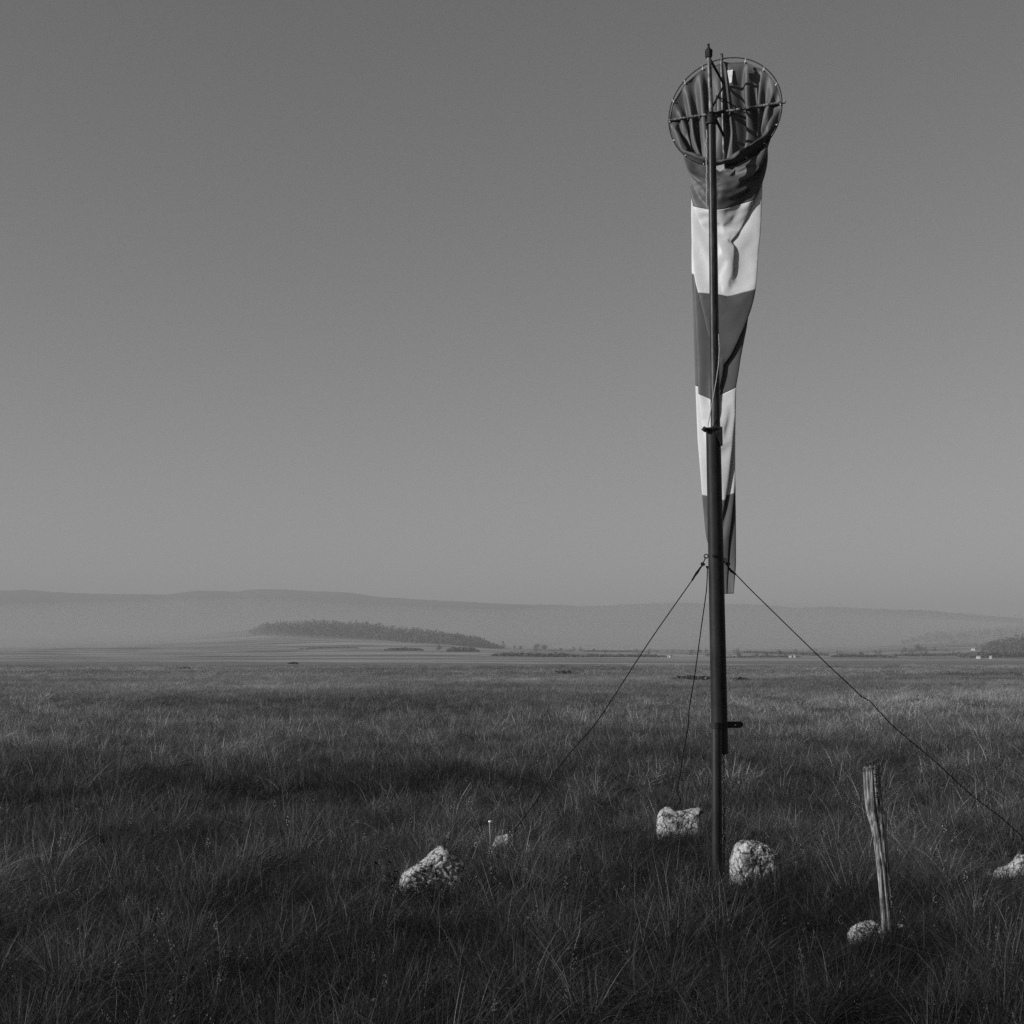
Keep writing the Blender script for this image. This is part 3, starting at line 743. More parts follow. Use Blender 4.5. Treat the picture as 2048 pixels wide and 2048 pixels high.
    (11,-3,-25,3,9,-24,-9,5,-25,-10,-3,-25,-10,-4,-24,-11,-4,-25,-8,-6,-25,-11,1,-24,-6,9,-25,4,7,-26,5,4,-26,0,8,-26,-4,3,-26,-4,0,-27,-3,-1,-27,-2,-1,-27,-3,2,-27,-2,4,-27,1,4,-27,1,4,-27,0,3,-27,-2,4,-27,-1,5,-27,2,4,-27,3,2,-27,3,0,-27,2,-1,-27,3,0,-27,5,3,-27,1,7,-27,-6,5,-26,-7,2,-26,-2,9,-26,8,9,-23,12,-2,-24,10,-5,-24,11,-4,-24,9,-6,-25,11,1,-24,0,9,-24,-11,-3,-24,-10,0,-24,-9,6,-24,2,8,-23,15,-8,-17,19,-10,-16,20,-8,-17,19,-11,-17,19,-6,-17,14,8,-20,-2,8,-24,-11,-9,-22,-10,-8,-21,-2,5,-22,9,14,-18,8,16,-20,10,17,-18,11,19,-13,11,17,-12,2,-9,-17,4,7,-25,10,-2,-22,5,2,-20,-9,15,-15,-13,16,-9,-13,18,-13,-5,12,-19,5,7,-21,8,9,-21,9,1,-23,-4,11,-22,-16,10,-19,-20,4,-18,-19,-4,-17,-13,-14,-18,-14,-13,-18,-12,6,-20,6,11,-23,8,9,-24,11,1,-25),
    (9,5,-24,-5,9,-24,-12,0,-24,-11,-4,-24,-11,-3,-25,-8,-6,-25,-10,-4,-24,-10,5,-24,-1,10,-25,5,4,-26,5,6,-27,-2,7,-26,-5,3,-27,-3,-1,-27,-2,-1,-27,-3,-1,-27,-4,1,-27,-2,4,-26,1,4,-27,0,4,-27,0,3,-27,-1,4,-27,-2,4,-27,2,4,-26,4,2,-26,3,0,-27,3,-1,-27,3,-1,-27,4,2,-27,2,7,-26,-5,6,-26,-6,2,-27,-5,6,-25,4,10,-25,12,3,-23,8,-7,-25,12,-5,-24,11,-6,-24,11,-5,-24,9,6,-25,-8,5,-25,-11,-1,-25,-10,2,-25,-8,6,-24,7,9,-22,17,-8,-17,18,-10,-17,19,-9,-17,19,-10,-17,20,-2,-17,11,12,-21,-2,9,-24,-9,-4,-23,-11,-11,-21,-9,-4,-23,2,7,-20,4,11,-22,0,7,-25,-6,3,-26,-2,5,-26,-4,12,-17,-1,10,-22,6,4,-23,13,1,-18,9,4,-21,3,7,-25,7,-3,-25,8,-11,-22,5,-7,-23,-4,11,-22,-13,12,-20,-19,6,-18,-19,-5,-18,-13,-14,-18,-15,-13,-18,-15,6,-19,4,13,-23,7,10,-24,11,3,-24,10,-5,-24),
    (3,11,-24,-10,6,-24,-11,-2,-24,-11,-4,-25,-9,-6,-25,-8,-7,-25,-10,-2,-25,-8,7,-25,2,8,-25,6,4,-26,4,7,-26,-3,6,-27,-5,1,-27,-4,-1,-27,-3,-2,-28,-4,-1,-27,-4,3,-26,-1,5,-27,2,4,-27,1,3,-27,-1,3,-27,-1,4,-27,-1,4,-27,1,5,-27,3,2,-27,3,-1,-27,3,-1,-27,3,-1,-27,4,1,-27,3,5,-26,-3,7,-26,-7,3,-26,-6,3,-26,-1,9,-25,10,7,-24,11,-5,-24,10,-6,-24,11,-5,-24,10,-7,-24,11,1,-24,1,10,-25,-9,-2,-24,-11,-5,-24,-10,2,-25,-7,7,-24,12,9,-21,20,-7,-17,19,-8,-17,19,-9,-17,19,-9,-17,20,2,-17,7,13,-22,-3,10,-25,-8,1,-24,-11,-8,-22,-12,-11,-22,-10,-6,-23,-8,0,-26,-5,3,-26,-1,7,-26,4,1,-26,1,5,-26,-5,13,-22,-6,12,-22,-5,12,-24,7,3,-26,6,-8,-24,5,-2,-25,-1,9,-23,-9,13,-22,-18,9,-18,-20,-3,-18,-14,-13,-17,-15,-14,-18,-16,2,-18,2,12,-22,8,10,-23,10,6,-24,11,-2,-24,12,-1,-24),
    (-6,10,-25,-12,2,-24,-11,-3,-25,-10,-5,-24,-9,-6,-24,-8,-6,-25,-11,2,-24,-4,10,-24,4,6,-26,6,3,-26,2,7,-26,-4,5,-26,-4,1,-26,-3,-1,-27,-2,-1,-27,-3,0,-27,-3,2,-27,-1,4,-27,1,4,-27,0,4,-27,0,2,-27,-1,3,-27,-2,4,-27,1,5,-27,3,3,-27,3,1,-27,2,-1,-27,3,-1,-27,4,0,-27,4,5,-27,-2,8,-26,-6,3,-26,-7,2,-27,-5,7,-26,6,8,-24,13,-2,-24,8,-8,-25,11,-5,-24,10,-7,-24,11,-5,-24,8,8,-24,-6,7,-25,-10,-3,-24,-11,-4,-24,-9,3,-25,-7,6,-24,14,7,-19,20,-6,-17,20,-9,-17,19,-10,-17,20,-7,-17,17,6,-19,5,12,-23,-3,10,-25,-6,7,-25,-7,4,-23,-9,0,-23,-7,0,-24,-1,7,-25,1,12,-24,2,8,-26,-5,13,-22,-2,10,-22,-2,9,-24,1,9,-25,6,-5,-26,4,-2,-26,-1,9,-24,-6,14,-22,-14,11,-19,-20,-1,-18,-14,-14,-17,-14,-14,-18,-17,0,-18,0,11,-22,9,9,-24,9,8,-24,11,1,-24,11,-5,-24,7,6,-24),
    (-11,7,-24,-11,-1,-25,-11,-5,-24,-9,-5,-25,-8,-7,-25,-11,-4,-24,-10,6,-24,0,9,-25,6,4,-26,6,5,-27,0,8,-26,-5,4,-27,-4,0,-27,-3,-2,-27,-3,-2,-27,-4,0,-27,-3,3,-27,1,4,-27,2,5,-27,0,4,-27,0,3,-28,-1,4,-27,-2,4,-26,1,4,-27,3,3,-27,4,0,-27,3,-1,-27,3,-1,-27,4,0,-26,4,4,-26,1,7,-26,-6,5,-26,-7,1,-26,-6,3,-26,0,10,-25,12,6,-23,11,-6,-24,11,-6,-24,11,-5,-24,10,-7,-24,12,1,-24,1,9,-25,-7,6,-25,-8,-2,-23,-10,-5,-23,-9,6,-25,-4,7,-24,16,4,-18,19,-7,-16,19,-10,-16,18,-11,-16,20,-6,-17,14,8,-19,3,13,-24,4,16,-21,7,20,-16,8,21,-15,8,21,-14,6,20,-14,4,19,-18,0,10,-25,5,6,-26,5,6,-26,4,6,-22,6,1,-24,3,-7,-25,0,10,-24,-4,14,-23,-10,12,-21,-19,0,-18,-14,-15,-17,-15,-14,-18,-17,-2,-18,-3,11,-21,8,10,-24,8,10,-24,12,4,-24,11,-5,-24,10,0,-24,0,10,-25),
    (-11,2,-24,-11,-4,-24,-9,-5,-25,-8,-7,-25,-9,-6,-25,-11,-1,-25,-6,9,-25,4,8,-26,6,3,-26,5,5,-26,-1,7,-26,-5,3,-26,-4,-1,-27,-3,-1,-27,-3,-1,-27,-4,0,-27,-3,2,-27,0,5,-27,1,4,-27,0,3,-27,-1,3,-27,-1,4,-27,-1,4,-27,0,5,-26,3,4,-27,3,1,-27,3,-1,-27,2,-1,-27,4,0,-27,5,3,-27,1,7,-26,-4,5,-26,-7,2,-26,-7,2,-26,-4,8,-26,6,10,-25,11,-3,-24,9,-9,-24,11,-6,-24,10,-7,-24,12,-5,-24,7,7,-24,-6,7,-25,-8,6,-25,-8,1,-24,-9,-8,-23,-8,6,-24,2,8,-22,18,2,-18,20,-7,-17,19,-10,-17,19,-9,-16,19,-1,-18,8,10,-21,2,13,-23,1,11,-24,-1,9,-20,-1,13,-20,-4,10,-23,-3,11,-23,-1,13,-23,1,10,-25,-4,11,-22,-8,12,-21,-1,-4,-25,1,8,-25,-1,12,-24,-5,13,-22,-16,4,-18,-15,-12,-17,-15,-14,-18,-17,-6,-17,-7,11,-20,8,10,-23,9,9,-24,10,7,-24,11,-4,-24,10,-6,-23,5,6,-25,-5,9,-24),
    (-12,0,-24,-11,-4,-25,-9,-7,-25,-9,-7,-25,-10,-5,-25,-12,5,-24,-2,10,-25,5,5,-26,7,3,-26,3,6,-26,-3,7,-26,-4,2,-27,-4,-1,-27,-2,-2,-27,-3,-1,-27,-4,0,-27,-3,4,-27,1,4,-27,2,3,-27,0,4,-27,0,2,-27,-1,3,-27,-2,4,-27,0,5,-27,3,3,-27,4,1,-27,3,0,-27,3,-1,-27,3,0,-27,4,2,-27,3,7,-26,-4,7,-26,-7,2,-26,-8,1,-26,-7,4,-26,1,10,-25,11,4,-24,9,-7,-24,10,-7,-24,12,-6,-24,10,-8,-24,11,1,-25,0,8,-25,-9,4,-25,-7,8,-24,-8,4,-24,-9,-6,-23,-9,4,-25,7,7,-20,20,-1,-17,20,-7,-17,19,-10,-17,20,-8,-16,19,0,-17,-2,-4,-23,-10,-11,-20,-7,-3,-24,-4,3,-23,3,16,-17,6,22,-5,-8,20,-15,-9,21,-12,-7,17,-20,-4,9,-24,0,7,-25,-2,14,-22,-1,12,-24,-12,7,-20,-18,-9,-17,-17,-13,-17,-17,-10,-16,-5,14,-20,4,13,-22,8,9,-24,9,8,-23,12,-2,-24,7,-11,-23,8,1,-24,0,11,-24,-9,8,-24),
    (-12,-4,-25,-9,-7,-24,-9,-6,-24,-9,-6,-25,-11,-1,-24,-8,8,-24,2,9,-25,7,3,-26,6,3,-27,2,7,-26,-4,5,-26,-5,1,-27,-4,-1,-27,-3,-1,-27,-3,-1,-27,-4,1,-27,-2,4,-27,1,4,-27,1,4,-26,0,3,-27,0,3,-27,0,3,-27,-2,4,-27,0,5,-27,3,4,-27,4,1,-27,3,-1,-27,3,-1,-27,3,-1,-27,5,1,-26,4,5,-27,-1,7,-26,-6,4,-26,-7,0,-26,-7,3,-26,-4,8,-25,7,8,-24,12,-2,-24,10,-8,-24,10,-6,-24,11,-6,-24,11,-3,-24,7,5,-25,-6,3,-25,-11,1,-25,-7,9,-24,-8,5,-24,-8,-3,-23,-8,6,-24,10,10,-19,21,-2,-16,20,-7,-16,19,-10,-16,21,-6,-17,15,4,-21,1,1,-27,1,15,-18,3,18,-9,3,16,-5,2,17,-13,1,16,-5,-11,17,-14,-7,14,-20,0,6,-25,-5,14,-21,-4,13,-21,-10,12,-20,-19,-3,-16,-16,-12,-17,-18,-7,-16,-13,14,-18,-2,12,-22,10,7,-24,9,9,-24,10,-1,-24,6,-14,-22,10,-2,-24,4,9,-25,-5,9,-25,-12,3,-24),
    (-9,-5,-24,-9,-6,-25,-9,-7,-25,-10,-4,-24,-12,3,-24,-4,11,-25,5,6,-26,6,2,-26,6,4,-26,1,7,-26,-4,5,-27,-5,1,-26,-3,-1,-27,-3,-2,-27,-3,-2,-27,-4,1,-27,-2,4,-27,2,5,-26,1,4,-27,0,3,-27,-1,2,-27,-1,4,-27,-2,3,-27,-1,4,-27,2,5,-26,4,2,-26,3,0,-27,2,-1,-27,3,-1,-27,4,0,-27,4,4,-26,-1,7,-26,-6,5,-26,-7,1,-26,-8,0,-26,-7,6,-26,2,10,-25,11,3,-24,10,-6,-24,10,-8,-24,11,-6,-24,11,-7,-24,11,2,-24,-1,7,-25,-9,-1,-25,-10,2,-25,-7,9,-25,-9,5,-24,-10,-3,-25,-6,3,-23,16,11,-18,22,-1,-16,20,-4,-16,20,-7,-16,20,-1,-18,9,2,-23,5,-12,-19,2,-7,-25,2,-4,-25,-4,-10,-20,10,-9,-8,5,-7,-19,3,-3,-15,0,7,-24,-1,13,-23,1,8,-26,-19,3,-16,-22,-7,-15,-22,-6,-15,-9,6,-19,1,14,-23,10,8,-24,8,9,-24,9,0,-23,7,-12,-22,10,-6,-24,7,7,-25,0,11,-25,-9,8,-24,-11,0,-25),
    (-10,-7,-25,-8,-8,-25,-9,-5,-25,-11,-2,-24,-9,7,-25,1,10,-25,7,4,-26,7,1,-26,5,5,-26,0,7,-26,-5,4,-26,-4,0,-27,-3,-1,-27,-3,-1,-27,-3,0,-27,-4,1,-26,-1,4,-26,1,4,-27,2,4,-27,0,3,-27,0,3,-27,-1,3,-27,-2,4,-27,-1,5,-27,2,5,-27,3,3,-27,3,0,-27,3,-1,-27,3,-2,-27,4,1,-27,4,4,-27,1,7,-26,-4,5,-26,-7,2,-26,-8,0,-26,-7,3,-26,-3,8,-25,7,7,-25,12,-2,-24,10,-7,-24,9,-9,-24,11,-6,-23,11,-3,-24,8,6,-25,-8,2,-25,-11,-1,-24,-10,3,-24,-8,9,-25,-9,6,-24,-11,1,-25,-7,6,-23,18,8,-17,22,0,-16,21,0,-15,21,-4,-15,17,4,-21,14,-5,-16,8,-18,-10,2,-10,-22,5,-7,-22,-5,-17,-19,13,-21,-4,15,-19,-4,15,-14,-1,12,-11,-14,-16,7,-18,-21,-5,-15,-19,-8,-16,-14,7,-16,-1,15,-21,8,12,-23,9,8,-23,9,1,-24,7,-12,-22,9,-9,-24,9,6,-24,5,10,-24,-5,10,-24,-11,4,-24,-11,-4,-24),
    (-7,-8,-24,-12,-2,-24,-12,-2,-24,-12,1,-25,-5,9,-24,5,7,-25,7,1,-26,7,2,-27,3,6,-26,-2,6,-26,-5,2,-27,-4,-1,-27,-3,-2,-27,-3,-2,-27,-4,-1,-27,-4,2,-27,0,5,-27,2,4,-27,1,4,-27,0,4,-27,0,2,-27,0,3,-27,-2,3,-27,-1,4,-26,2,5,-27,4,3,-27,4,0,-27,2,-1,-27,2,-1,-27,4,-1,-27,5,3,-27,2,6,-27,-3,7,-26,-7,3,-26,-7,-1,-26,-8,0,-26,-5,6,-26,3,9,-24,11,3,-24,11,-5,-23,10,-8,-24,10,-8,-24,12,-5,-24,11,2,-24,3,8,-25,-9,-7,-24,-11,-7,-24,-10,2,-24,-8,7,-25,-9,4,-25,-10,-1,-25,-4,7,-23,17,2,-17,21,-6,-15,22,-9,-13,21,-12,-10,0,-16,-20,3,-17,-13,7,-17,0,3,-9,-11,7,1,-25,8,-6,-22,3,-7,-20,3,-11,-22,-10,-5,-23,-20,-14,-12,-21,-8,-14,-18,4,-15,-3,12,-20,2,13,-21,8,9,-24,7,1,-24,8,-14,-22,8,-9,-23,9,5,-24,7,8,-25,0,11,-25,-8,8,-24,-12,-1,-24,-10,-6,-24),
    (-12,-2,-24,-10,-4,-24,-11,-3,-24,-10,5,-24,-1,10,-25,6,5,-26,7,1,-26,6,3,-26,2,6,-26,-3,6,-27,-5,2,-27,-4,0,-27,-3,-1,-27,-3,-1,-27,-4,-1,-27,-4,3,-27,0,5,-27,2,3,-27,1,4,-27,0,3,-28,-1,3,-28,-1,3,-27,-2,4,-27,-2,4,-27,1,5,-26,4,3,-27,3,1,-27,3,-1,-27,3,-1,-27,3,0,-27,5,2,-26,3,5,-26,-2,7,-26,-6,5,-26,-8,0,-26,-8,-1,-26,-7,4,-26,-1,9,-26,8,6,-25,12,-2,-24,11,-6,-24,11,-8,-24,11,-7,-23,12,-2,-24,8,7,-25,-4,7,-25,-9,-7,-23,-10,-10,-23,-11,1,-24,-10,6,-24,-11,1,-25,-11,2,-25,0,5,-22,15,-3,-17,16,-4,-16,17,-6,-14,13,-6,-22,7,-11,-23,4,-9,-25,7,3,-18,10,17,-13,4,8,-24,-10,4,-23,-9,-5,-25,-18,-10,-14,-19,-11,-13,-17,-9,-13,-2,7,-20,8,8,-25,9,5,-25,9,-6,-23,8,-14,-22,8,-9,-22,9,3,-25,9,7,-25,4,11,-25,-5,11,-24,-11,3,-24,-10,-4,-24,-8,-8,-25),
    (-12,-2,-25,-11,-3,-25,-11,-1,-25,-7,9,-24,3,8,-25,7,1,-27,6,1,-26,5,5,-26,1,7,-26,-4,5,-26,-5,1,-26,-4,-1,-27,-3,-2,-27,-3,-1,-27,-3,0,-27,-4,4,-27,0,4,-27,3,4,-27,1,3,-27,0,3,-27,0,2,-27,0,3,-27,-2,3,-27,-1,5,-27,1,5,-27,3,4,-27,4,1,-27,3,-1,-27,2,-2,-27,3,-1,-27,4,1,-27,4,6,-27,0,6,-26,-5,5,-26,-7,2,-26,-8,-2,-26,-8,1,-26,-5,7,-25,4,9,-24,12,1,-24,12,-5,-23,10,-7,-24,10,-7,-24,12,-5,-24,11,3,-24,2,9,-26,-6,3,-25,-9,-9,-22,-9,-12,-21,-10,0,-25,-11,3,-24,-11,-1,-24,-10,1,-24,5,4,-21,19,-5,-14,20,-3,-17,17,-3,-19,7,-9,-25,7,-14,-22,9,-17,-17,11,-13,-10,-10,0,-23,-6,4,-25,-12,12,-12,-18,-7,-10,-19,-10,-14,0,5,-23,11,2,-24,9,4,-24,8,-5,-23,8,-14,-22,7,-12,-22,9,2,-25,10,6,-24,7,8,-24,1,11,-24,-9,7,-24,-12,0,-24,-9,-7,-25,-11,-5,-24),
    (-12,-3,-24,-11,-5,-24,-11,3,-24,-2,9,-25,6,5,-26,8,1,-26,7,1,-26,5,5,-26,0,7,-26,-5,4,-27,-5,1,-27,-4,-2,-27,-3,-1,-27,-3,-1,-27,-5,0,-26,-3,4,-27,2,4,-26,2,4,-27,1,4,-27,0,2,-27,0,3,-27,-1,3,-27,-2,3,-27,-2,3,-27,0,5,-27,3,4,-26,4,1,-27,3,-1,-27,2,-1,-27,3,-1,-27,5,1,-27,4,4,-26,1,7,-27,-3,6,-26,-7,3,-26,-7,-1,-25,-8,-1,-26,-7,4,-26,-1,9,-26,9,7,-25,12,-2,-24,12,-6,-24,11,-8,-24,11,-7,-23,12,-1,-24,8,7,-25,-3,8,-26,-7,3,-25,-8,-9,-23,-9,-15,-20,-10,-2,-24,-11,0,-25,-12,-2,-24,-12,-3,-24,5,-1,-22,21,-7,-15,20,-4,-17,11,-3,-23,8,-14,-21,6,-14,-21,-1,-3,-27,17,7,-13,15,12,-13,-2,13,-14,-6,6,-25,4,10,-25,6,9,-23,4,5,-24,6,-10,-22,7,-15,-21,8,-8,-23,10,6,-24,9,7,-24,8,7,-25,4,11,-25,-5,11,-24,-11,3,-24,-10,-5,-25,-10,-6,-24,-11,-2,-24),
    (-11,-4,-24,-11,-2,-25,-8,7,-24,2,8,-25,7,2,-26,7,-1,-26,7,3,-26,3,6,-26,-2,6,-27,-4,4,-26,-4,0,-27,-3,-1,-27,-3,-2,-27,-3,-2,-27,-4,0,-27,-2,4,-26,1,5,-27,2,3,-26,1,4,-27,-1,3,-27,0,2,-27,0,3,-27,-1,3,-27,-2,4,-27,1,5,-26,3,4,-27,4,2,-27,3,0,-27,3,-2,-28,3,-2,-27,4,0,-27,4,3,-27,1,7,-26,-3,7,-26,-6,4,-26,-8,1,-26,-8,-2,-25,-7,1,-26,-4,8,-25,4,10,-24,13,3,-24,11,-4,-23,11,-7,-24,11,-7,-24,12,-5,-24,11,3,-24,2,8,-25,-4,7,-26,-5,5,-24,-7,-9,-22,-7,-18,-19,-11,-8,-22,-11,-1,-25,-13,-3,-23,-13,-4,-23,2,1,-22,18,-1,-19,13,0,-23,7,-5,-24,8,-7,-22,8,-7,-19,9,-6,-15,15,-6,-16,11,0,-24,6,15,-16,-4,12,-21,3,1,-23,8,-10,-22,9,-9,-23,9,-1,-24,8,8,-24,7,11,-24,8,10,-24,7,9,-25,0,11,-24,-10,7,-24,-12,-2,-24,-10,-7,-24,-11,-5,-24,-12,-3,-25),
    (-11,-3,-24,-11,0,-23,-4,9,-25,5,6,-26,7,1,-26,7,1,-26,6,4,-27,3,7,-26,-2,6,-26,-5,2,-27,-5,-1,-27,-3,-2,-27,-3,-1,-27,-4,-1,-27,-4,2,-27,-2,5,-27,2,4,-27,2,4,-27,1,3,-27,0,3,-27,-1,2,-27,-1,3,-27,-2,4,-27,-2,3,-26,0,5,-27,2,5,-27,3,2,-27,3,-1,-27,2,-1,-27,3,-1,-27,4,0,-27,4,3,-26,3,6,-26,-1,7,-26,-5,6,-26,-8,1,-26,-8,-2,-26,-9,0,-25,-7,4,-26,0,9,-26,9,7,-25,13,-2,-24,11,-6,-23,10,-7,-24,12,-7,-23,13,-1,-24,7,8,-25,-3,7,-26,-6,4,-26,-3,8,-24,-9,-8,-23,-5,-18,-19,-10,-9,-22,-9,2,-25,-7,5,-25,-10,1,-25,-2,-1,-22,13,-1,-22,7,1,-27,8,-3,-25,7,-2,-24,9,-5,-22,3,-5,-23,-8,-12,-19,2,0,-20,4,8,-23,11,-4,-25,11,-2,-24,10,4,-24,8,10,-24,7,13,-23,6,13,-23,8,8,-24,5,10,-24,-6,10,-24,-12,2,-24,-10,-6,-25,-10,-7,-24,-12,-4,-24,-11,-4,-24),
    (-9,-8,-25,-10,6,-25,2,8,-25,7,3,-26,8,0,-26,7,1,-26,5,5,-26,0,7,-26,-4,6,-26,-5,2,-26,-4,0,-27,-3,-1,-27,-3,-2,-27,-3,-1,-27,-4,1,-27,0,6,-27,2,3,-27,2,4,-27,0,4,-27,0,3,-27,0,3,-27,0,3,-27,-1,3,-27,-2,4,-27,-1,6,-27,3,5,-26,4,3,-27,4,1,-27,3,-1,-27,2,-2,-27,3,-1,-26,5,2,-27,3,5,-27,0,7,-26,-4,6,-26,-7,4,-26,-8,0,-26,-8,-2,-26,-8,2,-25,-5,8,-25,5,10,-24,11,4,-24,12,-4,-24,11,-7,-24,10,-7,-24,12,-5,-23,11,3,-24,2,8,-25,-7,5,-26,-7,3,-26,1,13,-23,-7,-2,-23,-6,-17,-19,-7,-10,-22,-8,1,-25,-12,1,-22,-11,2,-24,-2,5,-25,6,2,-26,7,-2,-26,5,-2,-27,3,0,-27,-3,-3,-25,-6,-5,-25,-5,-3,-25,12,-3,-21,10,6,-18,10,10,-21,6,14,-22,3,16,-21,5,12,-22,9,6,-24,7,8,-25,-1,11,-24,-10,5,-24,-12,-4,-24,-10,-7,-24,-11,-5,-24,-11,-3,-24,-12,-3,-24),
    (-11,-2,-24,-4,9,-24,6,6,-26,8,1,-26,7,0,-26,7,2,-26,5,5,-26,0,7,-26,-4,4,-27,-5,1,-27,-3,-2,-26,-3,-2,-26,-3,-1,-27,-4,0,-27,-4,3,-27,0,5,-27,2,4,-27,2,3,-27,1,4,-27,0,3,-27,0,2,-27,0,2,-27,-2,3,-27,-3,3,-27,0,5,-26,2,5,-27,4,4,-26,3,0,-27,3,-2,-27,2,-2,-27,4,-1,-27,4,2,-27,4,5,-26,1,6,-27,-3,6,-26,-6,4,-26,-8,1,-26,-8,-2,-26,-8,0,-26,-6,5,-26,-1,10,-25,9,7,-25,13,0,-24,12,-6,-23,11,-8,-24,11,-6,-24,12,-1,-24,7,6,-25,-3,6,-25,-6,7,-25,-6,8,-25,-2,11,-24,-6,0,-23,-6,-15,-19,-6,-12,-19,1,9,-24,2,10,-21,3,10,-18,8,12,-19,4,1,-26,6,-2,-26,1,0,-27,0,2,-27,0,2,-26,-2,0,-25,12,-10,-19,11,-5,-21,4,8,-22,4,11,-21,9,4,-24,10,0,-25,9,-1,-25,4,6,-24,-7,9,-24,-12,0,-24,-10,-7,-25,-10,-7,-24,-12,-4,-24,-12,-2,-25,-11,-4,-24),
    (-12,4,-24,2,8,-26,6,4,-26,7,1,-26,7,0,-27,7,4,-26,3,7,-26,-2,6,-27,-5,4,-26,-5,1,-27,-4,-1,-27,-3,-2,-27,-4,-1,-27,-4,-1,-27,-4,3,-26,1,4,-26,3,4,-26,2,4,-27,0,3,-27,-1,2,-27,0,2,-27,-1,3,-28,-1,3,-27,-2,3,-27,-1,4,-27,1,6,-26,3,3,-27,4,1,-27,2,-1,-27,2,-1,-27,2,-2,-27,5,1,-26,4,4,-26,1,7,-26,-1,7,-26,-5,5,-26,-7,2,-26,-8,-2,-26,-8,-2,-26,-9,2,-25,-4,8,-26,5,9,-24,11,3,-24,12,-4,-24,11,-7,-23,11,-8,-24,13,-4,-24,10,4,-24,1,8,-26,-7,1,-26,-6,5,-26,-3,11,-25,-2,12,-24,-6,4,-24,-7,-11,-22,-9,-5,-24,1,14,-20,7,20,-14,7,17,-19,-1,7,-25,1,0,-27,-1,2,-27,0,2,-27,0,2,-27,9,2,-25,12,1,-24,10,3,-24,8,6,-23,9,7,-24,9,3,-25,9,0,-25,9,4,-25,0,9,-25,-10,4,-24,-11,-5,-24,-10,-8,-24,-12,-4,-24,-12,-1,-24,-11,-3,-24,-9,-6,-24),
    (-3,9,-25,5,7,-25,8,2,-25,8,-1,-26,8,1,-26,5,4,-26,1,7,-26,-3,6,-26,-4,3,-27,-4,0,-26,-3,-2,-27,-3,-2,-27,-3,-2,-27,-4,0,-27,-3,4,-27,1,5,-27,2,3,-27,1,3,-27,0,3,-27,0,3,-27,-1,3,-27,0,3,-27,-1,3,-27,-2,2,-27,-2,5,-27,2,5,-27,3,5,-27,4,2,-27,4,0,-27,3,-2,-27,3,-1,-27,4,0,-27,4,4,-27,2,6,-26,-1,8,-26,-4,7,-26,-7,3,-26,-8,0,-26,-8,-3,-26,-8,0,-26,-8,5,-25,0,10,-25,8,8,-24,13,1,-24,12,-5,-24,11,-7,-23,11,-7,-24,12,-1,-24,7,7,-24,-5,5,-25,-9,-2,-26,-7,2,-25,-1,11,-24,-1,13,-24,-4,10,-24,-2,-11,-21,-2,-7,-23,-5,7,-25,-8,5,-25,-7,6,-25,-4,3,-27,-1,1,-27,-1,1,-27,2,4,-27,10,0,-23,9,3,-25,8,6,-25,11,1,-23,10,2,-24,9,7,-22,7,13,-22,5,8,-25,-7,8,-24,-12,-3,-24,-11,-6,-24,-11,-6,-24,-12,-3,-24,-11,-5,-24,-10,-8,-24,-11,-4,-24),
    (2,9,-25,7,5,-26,7,1,-26,7,0,-26,7,2,-26,5,6,-26,0,7,-26,-3,6,-26,-5,2,-26,-5,-1,-27,-3,-1,-27,-2,-2,-27,-3,-1,-26,-4,0,-27,-3,4,-27,2,4,-27,3,4,-27,2,4,-27,1,4,-27,0,2,-27,0,2,-27,0,3,-27,-2,3,-26,-2,3,-27,-1,4,-27,1,6,-27,3,4,-26,4,2,-26,3,0,-26,2,-2,-27,3,-2,-27,4,-1,-27,5,2,-27,3,6,-26,0,7,-26,-2,7,-26,-6,5,-26,-8,1,-25,-9,-2,-25,-8,-3,-26,-8,2,-26,-5,8,-26,5,9,-25,11,4,-24,13,-2,-24,12,-7,-24,11,-7,-23,12,-4,-24,11,3,-25,1,7,-26,-8,-1,-25,-8,2,-25,-6,6,-25,-1,12,-23,-3,11,-24,-5,9,-25,-5,8,-25,-6,7,-26,-8,5,-25,-6,6,-26,-4,2,-26,-2,1,-27,-2,1,-27,6,4,-24,5,11,-24,4,12,-24,3,11,-23,6,2,-24,11,-7,-22,12,-8,-23,7,1,-26,1,10,-24,-11,1,-24,-12,-4,-24,-10,-7,-24,-12,-3,-24,-12,-3,-24,-10,-7,-24,-10,-7,-24,-10,4,-25),
    (5,8,-26,7,3,-26,8,0,-26,8,0,-26,6,4,-26,4,7,-26,0,7,-26,-4,4,-27,-5,2,-27,-4,-1,-27,-3,-2,-27,-3,-2,-27,-3,-2,-27,-4,0,-27,-1,5,-27,2,4,-27,2,3,-27,1,4,-26,0,3,-26,0,3,-27,0,2,-28,0,2,-27,-1,3,-27,-3,2,-27,-2,4,-26,1,5,-26,3,4,-27,4,3,-27,4,0,-27,3,-1,-27,2,-2,-27,3,0,-27,4,3,-26,3,6,-27,1,7,-26,-2,7,-27,-4,6,-26,-7,3,-26,-8,-1,-26,-9,-2,-25,-9,-1,-26,-7,5,-25,0,10,-25,9,7,-24,13,1,-23,12,-4,-23,11,-7,-24,12,-7,-23,12,-1,-23,7,7,-25,-6,5,-26,-7,0,-25,-8,6,-25,-6,9,-25,-2,13,-24,-5,10,-24,-5,8,-26,-7,4,-25,-10,4,-25,-6,8,-25,-4,4,-27,-3,2,-27,0,3,-27,4,7,-26,9,5,-25,4,11,-24,9,2,-25,11,-1,-24,11,-4,-24,10,-3,-24,12,-3,-24,-9,4,-25,-12,-3,-24,-11,-7,-24,-12,-4,-24,-12,-3,-24,-10,-7,-24,-10,-8,-24,-11,-2,-24,-4,8,-25),
